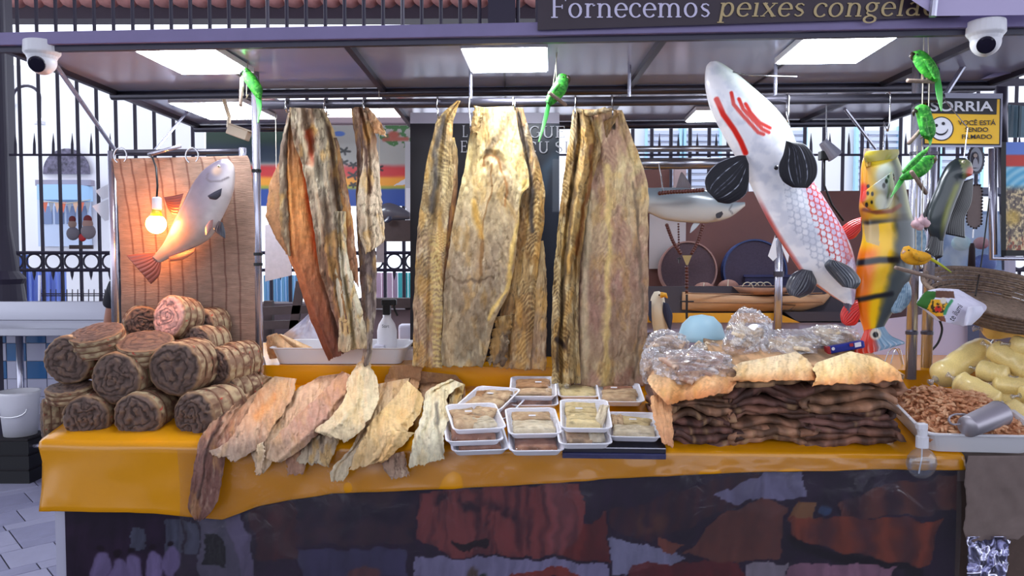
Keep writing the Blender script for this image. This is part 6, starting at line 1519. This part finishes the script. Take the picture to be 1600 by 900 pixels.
for q,lab,S_ in (([(414,352),(452,345),(456,430),(414,440)],'printed notice sheets taped behind the stall pole',3.9),([(588,378),(600,378),(600,410),(588,410)],'small white notice hanging behind the cream strip',3.3)):
    t = thing('notice',lab,'paper',PS(*q[2],S_)); MB().prism(q, lambda x,y: tuple(PS(x,y,S_)), lambda x,y: tuple(PS(x,y,S_+.003))).build('sheet', mat('notice',(.70,.67,.70),.7,var=.1,vscale=40), t)
    a_ = PS((q[0][0]+q[1][0])/2,q[0][1],S_); MB().tube([a_,(a_[0],a_[1],ZCE)],.0015,4).build('string', CORD, t)
orn = thing('christmas_ornament','small painted Christmas couple ornament hung on the left fence','ornament', P(126,388,YFN-.08))
for x,y,r,cc in ((114,365,.055,(.46,.44,.48)),(138,362,.062,(.52,.48,.50)),(113,350,.035,(.60,.50,.46)),(137,350,.045,(.66,.52,.48)),(137,343,.036,(.46,.12,.14)),(113,343,.03,(.42,.14,.16)),(129,371,.033,(.72,.14,.16))): MB().ball(P(x,y,YFN-.08),r,12,cc,sc=(1,.35,1)).build('figure_piece', PAINTM, orn, smooth=True)
MB().box(P(108,389,YFN-.1),P(146,383,YFN-.08)).build('name_board', DW, orn)

# ================================================================== PERSON standing behind the mat, one elbow showing
def person():
    t = thing('person','person in a dark shirt standing behind the mat, elbow showing','person', (-2.17,4.55,0))
    def skin_mesh(name,pts,edges,rad,m):
        me = bpy.data.meshes.new(name); me.from_pydata(pts,edges,[]); o = bpy.data.objects.new(name,me); COL.objects.link(o)
        mo = o.modifiers.new('skin','SKIN'); mo.use_smooth_shade = True
        for i,r in enumerate(rad): me.skin_vertices[0].data[i].radius = r if hasattr(r,'__len__') else (r,r)
        me.skin_vertices[0].data[0].use_root = True
        s_ = o.modifiers.new('s','SUBSURF'); s_.levels = 2; s_.render_levels = 2
        me.materials.append(m); o.parent = t; return o
    SK = mat('skin',(.62,.42,.34),.55,sss=.1); SHI = mat('dark_shirt',(.10,.10,.14),.8); TR = mat('trousers',(.16,.17,.24),.8)
    pts = [(0,0,.92),(0,0,1.12),(0,0,1.30),(0,0,1.40),(0,0,1.46),(0,-.01,1.56),(0,-.01,1.64),(.17,0,1.33),(.24,.0,1.08),(.20,-.14,.92),(.18,-.2,.88),(-.17,0,1.33),(-.235,.02,1.07),(-.12,-.13,.94),(-.06,-.17,.94),(.09,0,.86),(.1,0,.46),(.1,.02,.08),(.1,-.12,.03),(-.09,0,.86),(-.1,0,.46),(-.1,.02,.08),(-.1,-.12,.03)]
    ed = [(0,1),(1,2),(2,3),(3,4),(4,5),(5,6),(2,7),(7,8),(8,9),(9,10),(2,11),(11,12),(12,13),(13,14),(0,15),(15,16),(16,17),(17,18),(0,19),(19,20),(20,21),(21,22)]
    rad = [(.15,.1),(.14,.095),(.15,.095),.06,.052,(.075,.09),(.06,.075),.05,.042,.032,.03,.05,.042,.032,.03,.085,.058,.04,.035,.085,.058,.04,.035]
    skin_mesh('body',pts,ed,rad,SK)
    skin_mesh('shirt',[(0,0,.90),(0,0,1.12),(0,0,1.31),(0,0,1.385),(.175,0,1.335),(.215,0,1.20),(-.175,0,1.335),(-.215,.01,1.20)],[(0,1),(1,2),(2,3),(2,4),(4,5),(2,6),(6,7)],[(.17,.12),(.16,.115),(.165,.112),.07,.063,.062,.063,.062],SHI)
    skin_mesh('trousers',[(0,0,.92),(.09,0,.84),(.1,0,.46),(.1,.02,.12),(-.09,0,.84),(-.1,0,.46),(-.1,.02,.12)],[(0,1),(1,2),(2,3),(0,4),(4,5),(5,6)],[(.165,.12),.1,.075,.06,.1,.075,.06],TR)
    hz_ = MB().ball((0,0,1.635),.098,18,sc=(.88,1.0,.9)); hz_.build('hair', mat('hair',(.06,.05,.05),.6), t, local=True, smooth=True)
    for s_ in (-1,1):
        MB().ball((s_*.034,-.092,1.575),.012,10).build('eye', WHITE, t, local=True, smooth=True); MB().ball((s_*.084,0,1.565),.02,10,sc=(.4,.7,1.2)).build('ear', SK, t, local=True, smooth=True)
    MB().ball((0,-.105,1.55),.014,10,sc=(.8,1,1.3)).build('nose', SK, t, local=True, smooth=True)
    return t
pr_ = person()
# ================================================================== BAGS OF PIECES ON THE STACKS
def bag(lab, px, py, wpx, hpx, S, seed, pieces=9, tone=((.78,.66,.56),(.88,.79,.69)), rot=0, name='clear_bag', tied=True, fill=.78):
    c = PS(px,py,S); k = c[1]/FPX; rx,rz,ry = wpx/2*k,hpx/2*k,wpx/2*k*.7
    t = thing(name, lab, 'food bag', c-np.array([0,0,rz]), group='clear bags of dried fish pieces')
    n,m = 40,24
    th,ph = np.meshgrid(np.linspace(0,2*np.pi,n,endpoint=False),np.linspace(.02,np.pi-.02,m))
    q = np.stack([np.sin(ph)*np.cos(th),np.sin(ph)*np.sin(th),np.cos(ph)],-1)
    d = 1+.34*(fbm(q[...,0]*2.2+seed,q[...,2]*2.2+q[...,1]*2,seed,4)-.5)
    cr = np.abs(fbm(th*3,ph*5,seed+5,3)-.5)*2
    q = np.sign(q)*np.abs(q)**.75*(d-.16*cr+.16*(vn(th*8,ph*9,seed+9)-.5))[...,None]
    r_ = math.radians(rot); X = q[...,0]*rx; Z = q[...,2]*rz
    G = np.stack([X*math.cos(r_)-Z*math.sin(r_)+c[0],q[...,1]*ry+c[1],X*math.sin(r_)+Z*math.cos(r_)+c[2]],-1)
    MB().grid(G,wrap=True).build('plastic', film('bag_film',(.98,.98,.99),.7,.06,.8,30,haze=.15), t, smooth=False)
    rg = random.Random(seed)
    for i in range(pieces):
        a = slab(rx*rg.uniform(.7,1.2),ry*rg.uniform(.5,1.0),.016,seed*9+i,tone[0],tone[1])
        v = np.concatenate(a.v); M = Matrix.Rotation(rg.uniform(-.9,.9)+r_,3,'Y') @ Matrix.Rotation(rg.uniform(-.8,.8),3,'X') @ Matrix.Rotation(rg.uniform(0,6),3,'Z')
        v = v @ np.array(M).T
        o = np.array([rg.uniform(-.5,.5)*rx*fill,rg.uniform(-.6,.3)*ry*fill,rg.uniform(-.5,.35)*rz*fill])
        a.v = [v*.9+c+o]
        a.build('dried_piece', DRYFISH, t, smooth=True)
    return t
pal = ((.86,.78,.66),(.95,.89,.78))
bag('knotted clear bag at the left end of the stacks',1040,541,68,50,2.80,501,11)
bag('tall crumpled clear bag standing behind the middle stack',1168,526,74,84,2.80,502,14,pal,rot=-20)
bag('clear bag of pale slices behind the middle stack',1236,544,92,56,2.74,503,14,pal)
bag('long clear wrapped bundle at the back right of the stacks',1294,529,96,42,2.80,504,11,((.86,.78,.62),(.92,.86,.72)),rot=4)
bag('clear bag of chopped strips lying on the left stack',1082,576,128,58,2.62,505,20,((.72,.57,.49),(.84,.74,.65)),rot=3)
bag('small clear bag between the knotted and the tall one',1108,549,60,28,2.85,506,6,pal)
bag('torn clear bag tucked against the left stack',1018,572,36,56,2.74,507,6)
dm = thing('blue_bowl','pale blue translucent plastic bowl upside down behind the bags','bowl', PS(1096,532,3.0))
c = PS(1096,532,2.98); MB().lathe([(.088,0),(.092,.004),(.088,.02),(.074,.06),(.045,.088),(0,.096)],30,c,Matrix.Diagonal((1,1,1.05))).build('shell', mat('pale_blue_plastic',(.70,.84,.90),.4,transl=.3), dm, smooth=True)
lp = thing('steel_plate','thin steel plate leaning behind the tall crumpled bag','plate', PS(1178,530,3.02)); _q = PS(1186,520,3.12); _q[2] = zs+.09; MB().lathe([(.083,-.004),(.086,0),(.082,.004),(0,.006)],24,_q,Matrix.Rotation(math.radians(75),3,'X')).build('disc', STEEL, lp, smooth=True)
px_ = thing('blue_packet','dark blue printed packet lying below the orange fish tail','packet', PS(1320,552,2.70))
a,b = PS(1293,547,2.70),PS(1349,537,2.70)
MB().bar(a,b,.032,.026).build('packet', mat('packet_blue',(.10,.16,.52),.35), px_, bevel=.006); MB().bar(PS(1290,547.5,2.70),PS(1296,546.5,2.70),.034,.028).build('red_end', mat('packet_red',(.62,.12,.14),.4), px_, bevel=.004)
plate(px_,'bar_label',[(1335,536),(1345,534),(1346,541),(1336,543)],2.674,PAPER,.001); plate(px_,'red_mark',[(1327,537),(1333,536),(1334,541),(1328,542)],2.674,mat('packet_red',(.62,.12,.14),.4),.001); disc(px_,'white_mark',1302,545,2.6,2.674,PAPER,16,.001)

# ================================================================== SHRIMP TUB
TA = math.atan(KT)
tc_ = PC(1494,674,.005)
tub = thing('shrimp_tub','white plastic tub heaped with dried shrimp at the counter end','tub', tc_, (TA,0,-KS-.05))
TW,TD,TH = .355,.37,.068
rings = [[(x,y,z) for x,y in rrect(w,d,.035)] for w,d,z in ((TW-.05,TD-.05,0),(TW,TD,TH),(TW+.02,TD+.02,TH+.002),(TW+.02,TD+.02,TH+.007),(TW-.006,TD-.006,TH+.005),(TW-.055,TD-.055,.005))]
ringstack(MB(),rings).build('tub', WHITE, tub, local=True)
Mt = Matrix.Translation(V(tc_)) @ Matrix.Rotation(-KS-.05,4,'Z') @ Matrix.Rotation(TA,4,'X')
def heap(x,y): 
    e = max(abs(x)/(TW/2-.01),abs(y)/(TD/2-.01)); return TH-.016+.062*max(0,1-e**2.2)+.02*max(0,1-((x+.10)**2+(y-.05)**2)/.02)
nn_ = 34; U,W = np.meshgrid(np.linspace(-1,1,nn_),np.linspace(-1,1,nn_))
X = U*(TW/2-.012); Y = W*(TD/2-.012); Z = np.vectorize(heap)(X,Y)-.008
A = np.stack([X,Y,Z],-1); B = A.copy(); B[...,2] = .012; B[...,:2] *= .84
sb_ = MB(); sb_.solid(A,B)
def shrimp_pts(l=.034,r=.0052):
    p = []; rr = []
    for k in range(7):
        a = -.9+1.9*k/6; p.append((l*.55*math.sin(a),0,l*.34*math.cos(a)-l*.2)); rr.append(r*(.45,.9,1.05,1,.85,.6,.25)[k])
    return p,rr
sp,sr = shrimp_pts()
SHR = mat('dried_shrimp',(.84,.62,.44),.5,var=.35,vscale=120,col2=(.70,.44,.30))
SHR2 = mat('dried_shrimp_pale',(.90,.73,.56),.5,var=.35,vscale=120,col2=(.78,.55,.40))
rg = random.Random(11)
def shrimp_xf():
    while True:
        x,y = rg.uniform(-1,1)*(TW/2-.02),rg.uniform(-1,1)*(TD/2-.02)
        if True: break
    return x,y,heap(x,y)+rg.uniform(-.003,.004)
for k in range(420):   # lower layer, joined
    x,y,z = shrimp_xf(); E_ = Matrix.Translation((x,y,z-.004)) @ Matrix.Rotation(rg.uniform(0,6.3),4,'Z') @ Matrix.Rotation(rg.uniform(-.5,.5),4,'Y') @ Matrix.Rotation(rg.uniform(0,6.3),4,'X')
    sb_.tube([tuple(E_ @ Vector(p)) for p in sp],sr,5)
ho = sb_.build('shrimp_heap', SHR, local=True, smooth=True); ho.matrix_world = Mt; tag(ho,'mass of dried shrimp filling the white tub','dried shrimp',kind='stuff')
mes = []
for i,m_ in enumerate((SHR,SHR2)):
    b_ = MB().tube(sp,sr,6)
    for s_ in (-1,1): b_.tube([sp[0],(sp[0][0]-.006,s_*.003,sp[0][2]-.004),(sp[0][0]-.013,s_*.006,sp[0][2]-.002)],[.0012,.0008,.0004],3)
    o = b_.build('dried_shrimp', m_, local=True, smooth=True); mes.append(o.data)
    first = o
    if i == 0: bpy.data.objects.remove(o)
    else: keep = o
for k in range(300):
    o = keep if k == 0 else keep.copy()
    if k: COL.objects.link(o)
    o.data = mes[k % 2]
    x,y,z = shrimp_xf()
    o.matrix_world = Mt @ Matrix.Translation((x,y,z+.003)) @ Matrix.Rotation(rg.uniform(0,6.3),4,'Z') @ Matrix.Rotation(rg.uniform(-.4,.4),4,'Y') @ Matrix.Rotation(rg.uniform(-1.6,1.6),4,'X')
    tag(o,'small curled dried shrimp lying on the heap in the white tub','shrimp','dried shrimp on the heap')
mg = thing('steel_mug','dull steel mug lying on the shrimp','mug', PC(1530,668,.10))
a = V(PS(1511,667,2.45)); b = V(PS(1560,647,2.54)); d = (b-a).normalized(); L0 = (b-a).length
M = d.to_track_quat('Z','Y').to_matrix()
MB().lathe([(0,.0),(.031,.0),(.034,.004),(.0415,L0),(.0435,L0+.003),(.040,L0),(.033,.008),(0,.006)],32,tuple(a),M).build('cup', mat('mug_steel',(.66,.64,.67),.36,.55,bump=.1,bscale=30), mg, smooth=True)
hd = [PS(1500,662,2.46),PS(1488,663,2.46),PS(1482,655,2.46),PS(1490,648,2.48),PS(1508,648,2.5)]
MB().tube(resample(hd,14),.006,8,flat=.5).build('handle', mat('mug_steel',(.55,.54,.57),.32,1), mg, smooth=True)
# round pump bottle at the front edge
pbt = thing('pump_bottle','round clear pump bottle with white cap before the shrimp tub','bottle', PS(1440,748,2.475))
c = PS(1440,723,2.475); R = 24.5*c[1]/FPX
GLS = film('bottle_glass',(.93,.95,.97),.28,.05,.0,10,haze=.08)
MB().lathe([(.0,-1),(.35,-.97),(.62,-.8),(.86,-.5),(1,-.05),(.9,.42),(.62,.76),(.34,.95),(.3,1.1)],28,c,Matrix.Diagonal((R,R*.6,R))).build('globe', GLS, pbt, smooth=True)
MB().lathe([(0,-.95),(.35,-.93),(.62,-.76),(.85,-.47),(.97,-.05),(.93,.25),(0,.25)],28,c,Matrix.Diagonal((R*.96,R*.56,R*.96))).build('liquid', film('clear_liquid',(.90,.92,.95),.1,.05,0,10), pbt, smooth=True)
MB().tube([c+np.array([0,0,R]),c+np.array([0,0,R*.3]),c+np.array([-.008,0,-R*.7])],.0025,6).build('dip_tube', WHITE, pbt)
MB().lathe([(.019,0),(.019,.035),(.015,.038),(.015,.062)],18,c+np.array([0,0,R*1.0])).build('collar', WHITE, pbt, smooth=False)
MB().box(c+np.array([-.018,-.012,R*1.0+.056]),c+np.array([.013,.012,R*1.0+.078])).build('pump_head', WHITE, pbt, bevel=.004)

# ================================================================== CARDBOARD AND FOIL AT THE COUNTER END
CB = mat('cardboard',(.47,.41,.39),.85,var=.18,vscale=8,bump=.4,bscale=12)
mb = MB(); sheet(mb,[(1512,712),(1507,745),(1510,790),(1506,830),(1512,846)],[(1640,712),(1640,760),(1640,800),(1615,825),(1590,842)],hangmap(2.47),lambda u,v,px,py: .02*(fbm(u*4,v*3,81,3)-.5),None,40,40,.006,2.5,3)
tag(mb.build('torn_cardboard',CB,smooth=True,fixn=False),'torn brown cardboard taped over the counter end','cardboard')
mb = MB(); sheet(mb,[(1510,838),(1512,870),(1508,925)],[(1578,838),(1576,870),(1572,925)],hangmap(2.49),lambda u,v,px,py: .06*(np.abs(fbm(u*3,v*3,83,2)-.5)*2),None,60,60,.002,2,4)
tag(mb.build('foil_sheet',mat('silver_foil',(.80,.80,.88),.25,1,bump=.15,bscale=9),smooth=True,fixn=False),'crumpled silver foil hanging below the torn cardboard','foil')
rw = MB().box(XS(1.50,SF+.05,0),XS(2.6,SF+.3,.86)); tag(rw.build('end_cabinet',mat('end_cabinet',(.36,.26,.32),.7)),'dull maroon cabinet side at the lower right corner','cabinet')
es = MB().hexa([XS(1.37,SF+.02,.80),XS(2.3,SF+.02,.80),XS(2.3,SF+.02,zc(SF)-.006),XS(1.37,SF+.02,zc(SF)-.006)],[XS(1.37,SB,.80),XS(2.3,SB,.80),XS(2.3,SB,zc(SB)-.004),XS(1.37,SB,zc(SB)-.004)]); tag(es.build('end_board',CB),'cardboard covered end of the counter under the tub','board')

# ================================================================== FLOUR BAGS
FL = mat('cassava_flour',(.95,.85,.56),.32,var=.14,vscale=260,bump=.15,bscale=90,coat=.5)
FLO = mat('cassava_flour_orange',(.95,.77,.42),.32,var=.14,vscale=260,bump=.15,bscale=90,coat=.5)
def flour(lab,a,b,r,S0,S1,seed,m=FL):
    A = PS(*a,S0); B = PS(*b,S1); t = thing('flour_bag',lab,'flour bag',(A+B)/2-np.array([0,0,r*.95]),group='sausage-shaped bags of yellow flour')
    n = 26; pts = [A+(B-A)*k for k in np.linspace(0,1,n)]
    rr = [r*min(1,(.12+9*min(k,1-k))**.55)*(1+.05*math.sin(k*9+seed)+.03*math.sin(k*23+seed*2)) for k in np.linspace(0,1,n)]
    rr = [min(x,r*1.06) for x in rr]
    MB().tube(pts,rr,22).build('bag', m, t, smooth=True)
    d = (A-B)/np.linalg.norm(A-B)
    for q,s_ in ((A,1),(B,-1)): MB().tube([q,q+d*s_*.012,q+d*s_*.03],[r*.30,r*.10,r*.26],10).build('twist', film('bag_film',(.97,.97,.98),.30,.10,1.0,38,haze=.10), t, smooth=True)
flour('flour bag under the wicker basket, orange yellow',(1534,513),(1640,508),.043,2.98,2.95,1,FLO)
flour('long flour bag lying furthest back by the poles',(1462,592),(1545,540),.050,2.92,3.02,2)
flour('flour bag slanting down beside the shrimp',(1492,592),(1562,632),.042,2.84,2.74,3)
flour('flour bag slanting below the basket at right',(1546,542),(1612,582),.043,2.92,2.82,4)
flour('short flour bag with a knotted left end',(1526,576),(1576,588),.036,2.90,2.82,5)
flour('flour bag with a folded point, mid pile',(1550,600),(1612,606),.034,2.84,2.78,6)
flour('flour bag nearest the front at the right edge',(1564,634),(1640,690),.047,2.72,2.62,7)
flour('small flour bag cut by the right edge, upper',(1578,538),(1640,545),.034,2.86,2.84,8)
flour('knotted flour bag at the right edge, middle height',(1594,618),(1650,610),.034,2.74,2.74,9)
flour('flour bag hidden low between the others',(1545,612),(1600,640),.036,2.86,2.78,10)
flour('flour bag supporting the upper ones at right',(1570,575),(1640,600),.05,2.98,2.95,11)

# ================================================================== BASKET AND TOWEL
WK = mat('wicker',(.50,.42,.36),.75,var=.45,vscale=70,bump=.9,bscale=150)
bs_ = thing('wicker_basket','shallow round wicker basket resting on the flour bags','basket', PS(1565,500,2.93))
c = PS(1556,488,2.97); M = Matrix.Rotation(math.radians(19),3,'X') @ Matrix.Rotation(math.radians(3),3,'Y')
def brad(z): return .19+.07*(z/.075)**.7
for k in range(11):
    z = .075*k/10; r = brad(z)+.002*(-1)**k
    q = [tuple(M @ Vector((r*math.cos(t),r*math.sin(t),z))+V(c)) for t in np.linspace(0,2*np.pi,40,endpoint=False)]
    MB().tube(q,.0048,6,closed=True).build('coil', WK, bs_, smooth=True)
for k in range(40):
    t = k*2*math.pi/40; MB().tube([tuple(M @ Vector(((brad(z)+.003*(-1)**j)*math.cos(t),(brad(z)+.003*(-1)**j)*math.sin(t),z))+V(c)) for j,z in enumerate(np.linspace(0,.076,8))],.003,4).build('stake', WK, bs_)
MB().lathe([(0,0),(.19,0),(.19,.006),(0,.006)],36,c,M).build('base', WK, bs_)
q = [tuple(M @ Vector((.266*math.cos(t),.266*math.sin(t),.08))+V(c)) for t in np.linspace(0,2*np.pi,48,endpoint=False)]
MB().tube(q,.009,8,closed=True).build('rim', WK, bs_, smooth=True)
tw = thing('tea_towel','folded white tea towel with green and yellow print, on the basket','towel', PS(1484,512,2.66))
def twc(u,v,px,py):
    n = fbm(px/3,py/3,95,3); c = np.zeros(u.shape+(3,))+np.array([.88,.87,.93])
    c = mixc(c,[.20,.42,.16],inpoly(px,py,[(1430,476),(1446,454),(1466,456),(1462,464),(1448,484)])); c = mixc(c,[.42,.28,.22],inpoly(px,py,[(1462,454),(1490,455),(1492,466),(1462,465)]))
    c = mixc(c,[.92,.68,.14],inpoly(px,py,[(1448,484),(1455,468),(1476,468),(1482,475),(1474,494),(1462,494)])); c = mixc(c,[.82,.18,.16],spotm(px,py,1466,483,5.5,1.2)); c = mixc(c,[.18,.14,.08],(ss(.62,.66,vn(px/2.5,py/2.5,4)))*inpoly(px,py,[(1448,484),(1455,468),(1476,468),(1482,475),(1474,494)])*.9)
    c = mixc(c,[.26,.60,.40],strokem(px,py,[(1487,470),(1480,480),(1476,490)],2.4,1)); c = mixc(c,[.50,.30,.22],inpoly(px,py,[(1462,494),(1476,494),(1478,503),(1470,502)])); c = mixc(c,[.90,.86,.80],spotm(px,py,1474,470,5,1.5))
    return c
mb = MB(); sheet(mb,[(1468,450),(1446,456),(1432,474),(1446,486),(1462,500)],[(1498,452),(1522,466),(1542,480),(1524,500),(1506,510)],hangmap(2.66),lambda u,v,px,py: .03*np.sin(u*5)*(.4+v)+.01*(fbm(u*5,v*5,96,3)-.5),twc,90,70,.008)
mb.build('cloth',mat('towel_print',attr=True,rough=.8,bump=.2,bscale=200),tw,smooth=True,fixn=False)
mb = MB(); sheet(mb,[(1512,480),(1508,495),(1506,509)],[(1534,478),(1536,490),(1518,508)],hangmap(2.63),lambda u,v,px,py: .02*np.sin(u*4),None,24,24,.006); mb.build('folded_corner',CLOTHW,tw,smooth=True,fixn=False)
def PROT(px,py,S):
    px = np.asarray(px); py = np.asarray(py); x0,y0 = 1492,490; a = math.radians(-58)
    dx = px-x0; dy = py-y0; return PS(x0+dx*math.cos(a)-dy*math.sin(a),y0+dx*math.sin(a)+dy*math.cos(a),S)
text(tw,'te ilumi',1480,1508,485,495,2.612,SBk,'printed_words',.01,PF=PROT)

# ================================================================== RIGHT BACKGROUND
gcx = thing('glass_case','blue tinted glass showcase with white posts behind the basket','showcase', PS(1525,455,3.95))
plate(gcx,'back_panel',[(1466,330),(1582,330),(1582,470),(1466,470)],4.2,mat('case_blue',(.52,.62,.76),.5,var=.25,vscale=4),.02)
MB().grid(np.array([[PS(1466,335,3.75),PS(1578,335,3.75)],[PS(1466,448,3.75),PS(1578,448,3.75)]])).build('pane', film('case_glass',(.86,.92,1.0),.12,.06,.05,3,haze=.05), gcx)
MB().bar(PS(1578,450,3.74),PS(1578,300,3.74),.034,.03).build('post', mat('case_post',(.72,.70,.78),.5), gcx); MB().bar(PS(1462,427,3.76),PS(1576,427,3.76),.012,.03).build('shelf_edge', mat('case_post',(.72,.70,.78),.5), gcx); MB().bar(PS(1462,449,3.74),PS(1620,449,3.74),.02,.03).build('sill', BLACK, gcx); MB().bar(PS(1462,300,3.76),PS(1590,300,3.76),.16,.03).build('header', mat('case_head',(.46,.48,.56),.5), gcx)
for x,y,r,cc in ((1538,412,.06,(.26,.36,.62)),(1502,380,.05,(.56,.70,.72)),(1533,380,.04,(.60,.26,.30)),(1515,440,.07,(.34,.44,.60))): MB().ball(PS(x,y,4.05),r,14,cc,sc=(1,.6,.8)).build('blurred_goods', PAINTM, gcx, smooth=True)
wbx = thing('white_freezer','white freezer body behind the poles with a black cable','freezer', PS(1490,580,3.4))
plate(wbx,'side',[(1330,505),(1530,480),(1530,590),(1330,590)],3.5,mat('freezer',(.74,.71,.82),.45),.25); plate(wbx,'dark_slot',[(1512,500),(1530,498),(1530,545),(1512,547)],3.48,mat('slot',(.30,.32,.44),.5),.01)
MB().tube(resample([PS(1468,500,3.2),PS(1472,515,3.2),PS(1466,535,3.2),PS(1455,548,3.2)],14),.005,6).build('cable', BLACK, wbx, smooth=True)
for k in range(2): MB().tube(resample([PS(1382+k*10,568,3.2),PS(1390+k*8,548,3.2),PS(1402+k*4,546,3.2),PS(1410+k*2,572,3.2)],14),.0025,5).build('thin_wire', HOOK, wbx)
fp = thing('framed_picture','framed colour picture of an ornate gilded interior at the right edge','picture', PS(1585,410,3.3))
xx,yy = np.meshgrid(np.linspace(1572,1660,110),np.linspace(222,392,170))
n = fbm(xx/4,yy/4,111,4); n2 = fbm(xx/1.8,yy/5,113,3)
c = mixc(np.zeros(xx.shape+(3,))+np.array([.45,.40,.36]),[.88,.80,.62],ss(.40,.62,n)); c = mixc(c,[.24,.20,.24],ss(.55,.7,n2)*.7); c = mixc(c,[.80,.66,.30],spotm(xx,yy,1582,340,12,6)*(.4+.6*n2))
arc_ = .5+.5*np.sin(np.hypot(xx-1625,(yy-330)*1.0)*.55); c = mixc(c,mixc(np.zeros(xx.shape+(3,))+np.array([.36,.72,.88]),[.62,.86,.95],arc_),1-ss(286,300,yy)); c = mixc(c,[.84,.22,.18],(1-ss(258,262,yy))); c = mixc(c,[.42,.56,.90],(1-ss(240,244,yy)))
c = mixc(c,[.66,.30,.22],ss(365,380,yy)*ss(.5,.6,n2)*.8)
MB().solid(PS(xx,yy,3.28),PS(xx,yy,3.29),c).build('print', PRINT, fp)
for q in ([(1564,222),(1572,222),(1572,400),(1564,400)],[(1564,391),(1670,391),(1670,400),(1564,400)]): plate(fp,'inner_frame',q,3.26,BLACK,.03)
MB().tube([PS(1549,232,3.27),PS(1549,404,3.27),PS(1680,404,3.27)],.011,10).build('steel_frame', CHROME, fp, smooth=True); MB().tube([PS(1555,232,3.3),PS(1555,398,3.3)],.008,8).build('steel_frame', CHROME, fp, smooth=True)
ov = thing('oval_portrait','small oval framed portrait hanging under the sign','portrait', PS(1524,270,3.2))
ell = lambda x,y,rx,ry,n=30: [(x+rx*math.cos(t),y+ry*math.sin(t)) for t in np.linspace(0,2*np.pi,n,endpoint=False)]
plate(ov,'scalloped_frame',[(1525+(13+1.2*(k%2))*math.cos(t),249+(23+1.5*(k%2))*math.sin(t)) for k,t in enumerate(np.linspace(0,2*np.pi,48,endpoint=False))],3.2,mat('frame_grey',(.30,.29,.33),.5),.012); plate(ov,'mount',ell(1525,249,10,19),3.195,mat('mount',(.66,.68,.72),.5),.006); plate(ov,'portrait_field',ell(1524,250,6,13),3.19,mat('portrait_dark',(.30,.28,.32),.5),.004)
plate(ov,'figure',[(1519,262),(1521,250),(1524,246),(1527,250),(1530,262)],3.186,mat('figure_pale',(.66,.66,.70),.5),.003); disc(ov,'figure_head',1524,243,3.2,3.186,mat('figure_skin',(.74,.66,.62),.5),16,.003)
pq = thing('wooden_plaque','grey brown plaque with beaded edge and a dark tassel','plaque', PS(1521,416,3.22))
ol = [(1512,290),(1531,288),(1535,296),(1534,350),(1524,358),(1513,352),(1510,345)]
plate(pq,'board',ol,3.22,mat('plaque',(.44,.38,.37),.6,var=.1),.012)
for q in resample(ol+[ol[0]],34,False): MB().ball(PS(q[0],q[1],3.217),.0042,6).build('edge_bead', mat('bead_dark',(.16,.13,.14),.4), pq)
MB().tube([PS(1521,358,3.215),PS(1520,372,3.215)],.003,6).build('cord', HOOK, pq); MB().lathe([(.006,0),(.011,-.02),(.014,-.10),(.0,-.10)],12,PS(1519,380,3.21)).build('tassel', mat('tassel',(.14,.08,.10),.8), pq, smooth=True)
MB().tube([PS(1546,310,3.24),PS(1540,360,3.24),PS(1532,420,3.24),PS(1524,462,3.0)],.003,6).build('thin_cord', BLACK, pq)
tl = thing('teal_container','teal plastic container on the next stall at the right edge','container', PS(1590,216,4.2))
plate(tl,'body',[(1570,162),(1660,162),(1660,215),(1572,215)],4.2,mat('teal_plastic',(.38,.50,.56),.4,var=.2,vscale=8),.2)
for x in (1580,1592): MB().bar(PS(x,214,4.18),PS(x+2,164,4.18),.012,.01).build('rib', mat('teal_dark',(.24,.33,.38),.4), tl)
# smoke rising behind the basket
sm = bpy.data.materials.new('smoke'); sm.use_nodes = True
N = sm.node_tree.nodes; L_ = sm.node_tree.links; N.remove(N['Principled BSDF'])
pv = N.new('ShaderNodeVolumeScatter'); pv.inputs['Color'].default_value = (.9,.9,1,1)
tcn = N.new('ShaderNodeTexCoord'); nz = N.new('ShaderNodeTexNoise'); nz.inputs['Scale'].default_value = 9; nz.inputs['Detail'].default_value = 3; nz.inputs['Distortion'].default_value = 1.0
mr = N.new('ShaderNodeMapRange'); mr.inputs['From Min'].default_value = .40; mr.inputs['From Max'].default_value = .75; mr.inputs['To Max'].default_value = 40
L_.new(tcn.outputs['Object'],nz.inputs['Vector']); L_.new(nz.outputs['Fac'],mr.inputs['Value']); L_.new(mr.outputs[0],pv.inputs['Density']); L_.new(pv.outputs[0],N['Material Output'].inputs['Volume'])
mb = MB(); loft(mb,[(1478,446),(1470,420),(1476,390),(1492,368)],[(1506,446),(1508,420),(1514,390),(1508,366)],3.5,.8,16,14); s_ = tag(mb.build('smoke_puff',sm,smooth=True),'thin white smoke drifting up behind the basket','smoke'); 
for _o in bpy.data.objects:
    if '_o' in _o: del _o['_o']
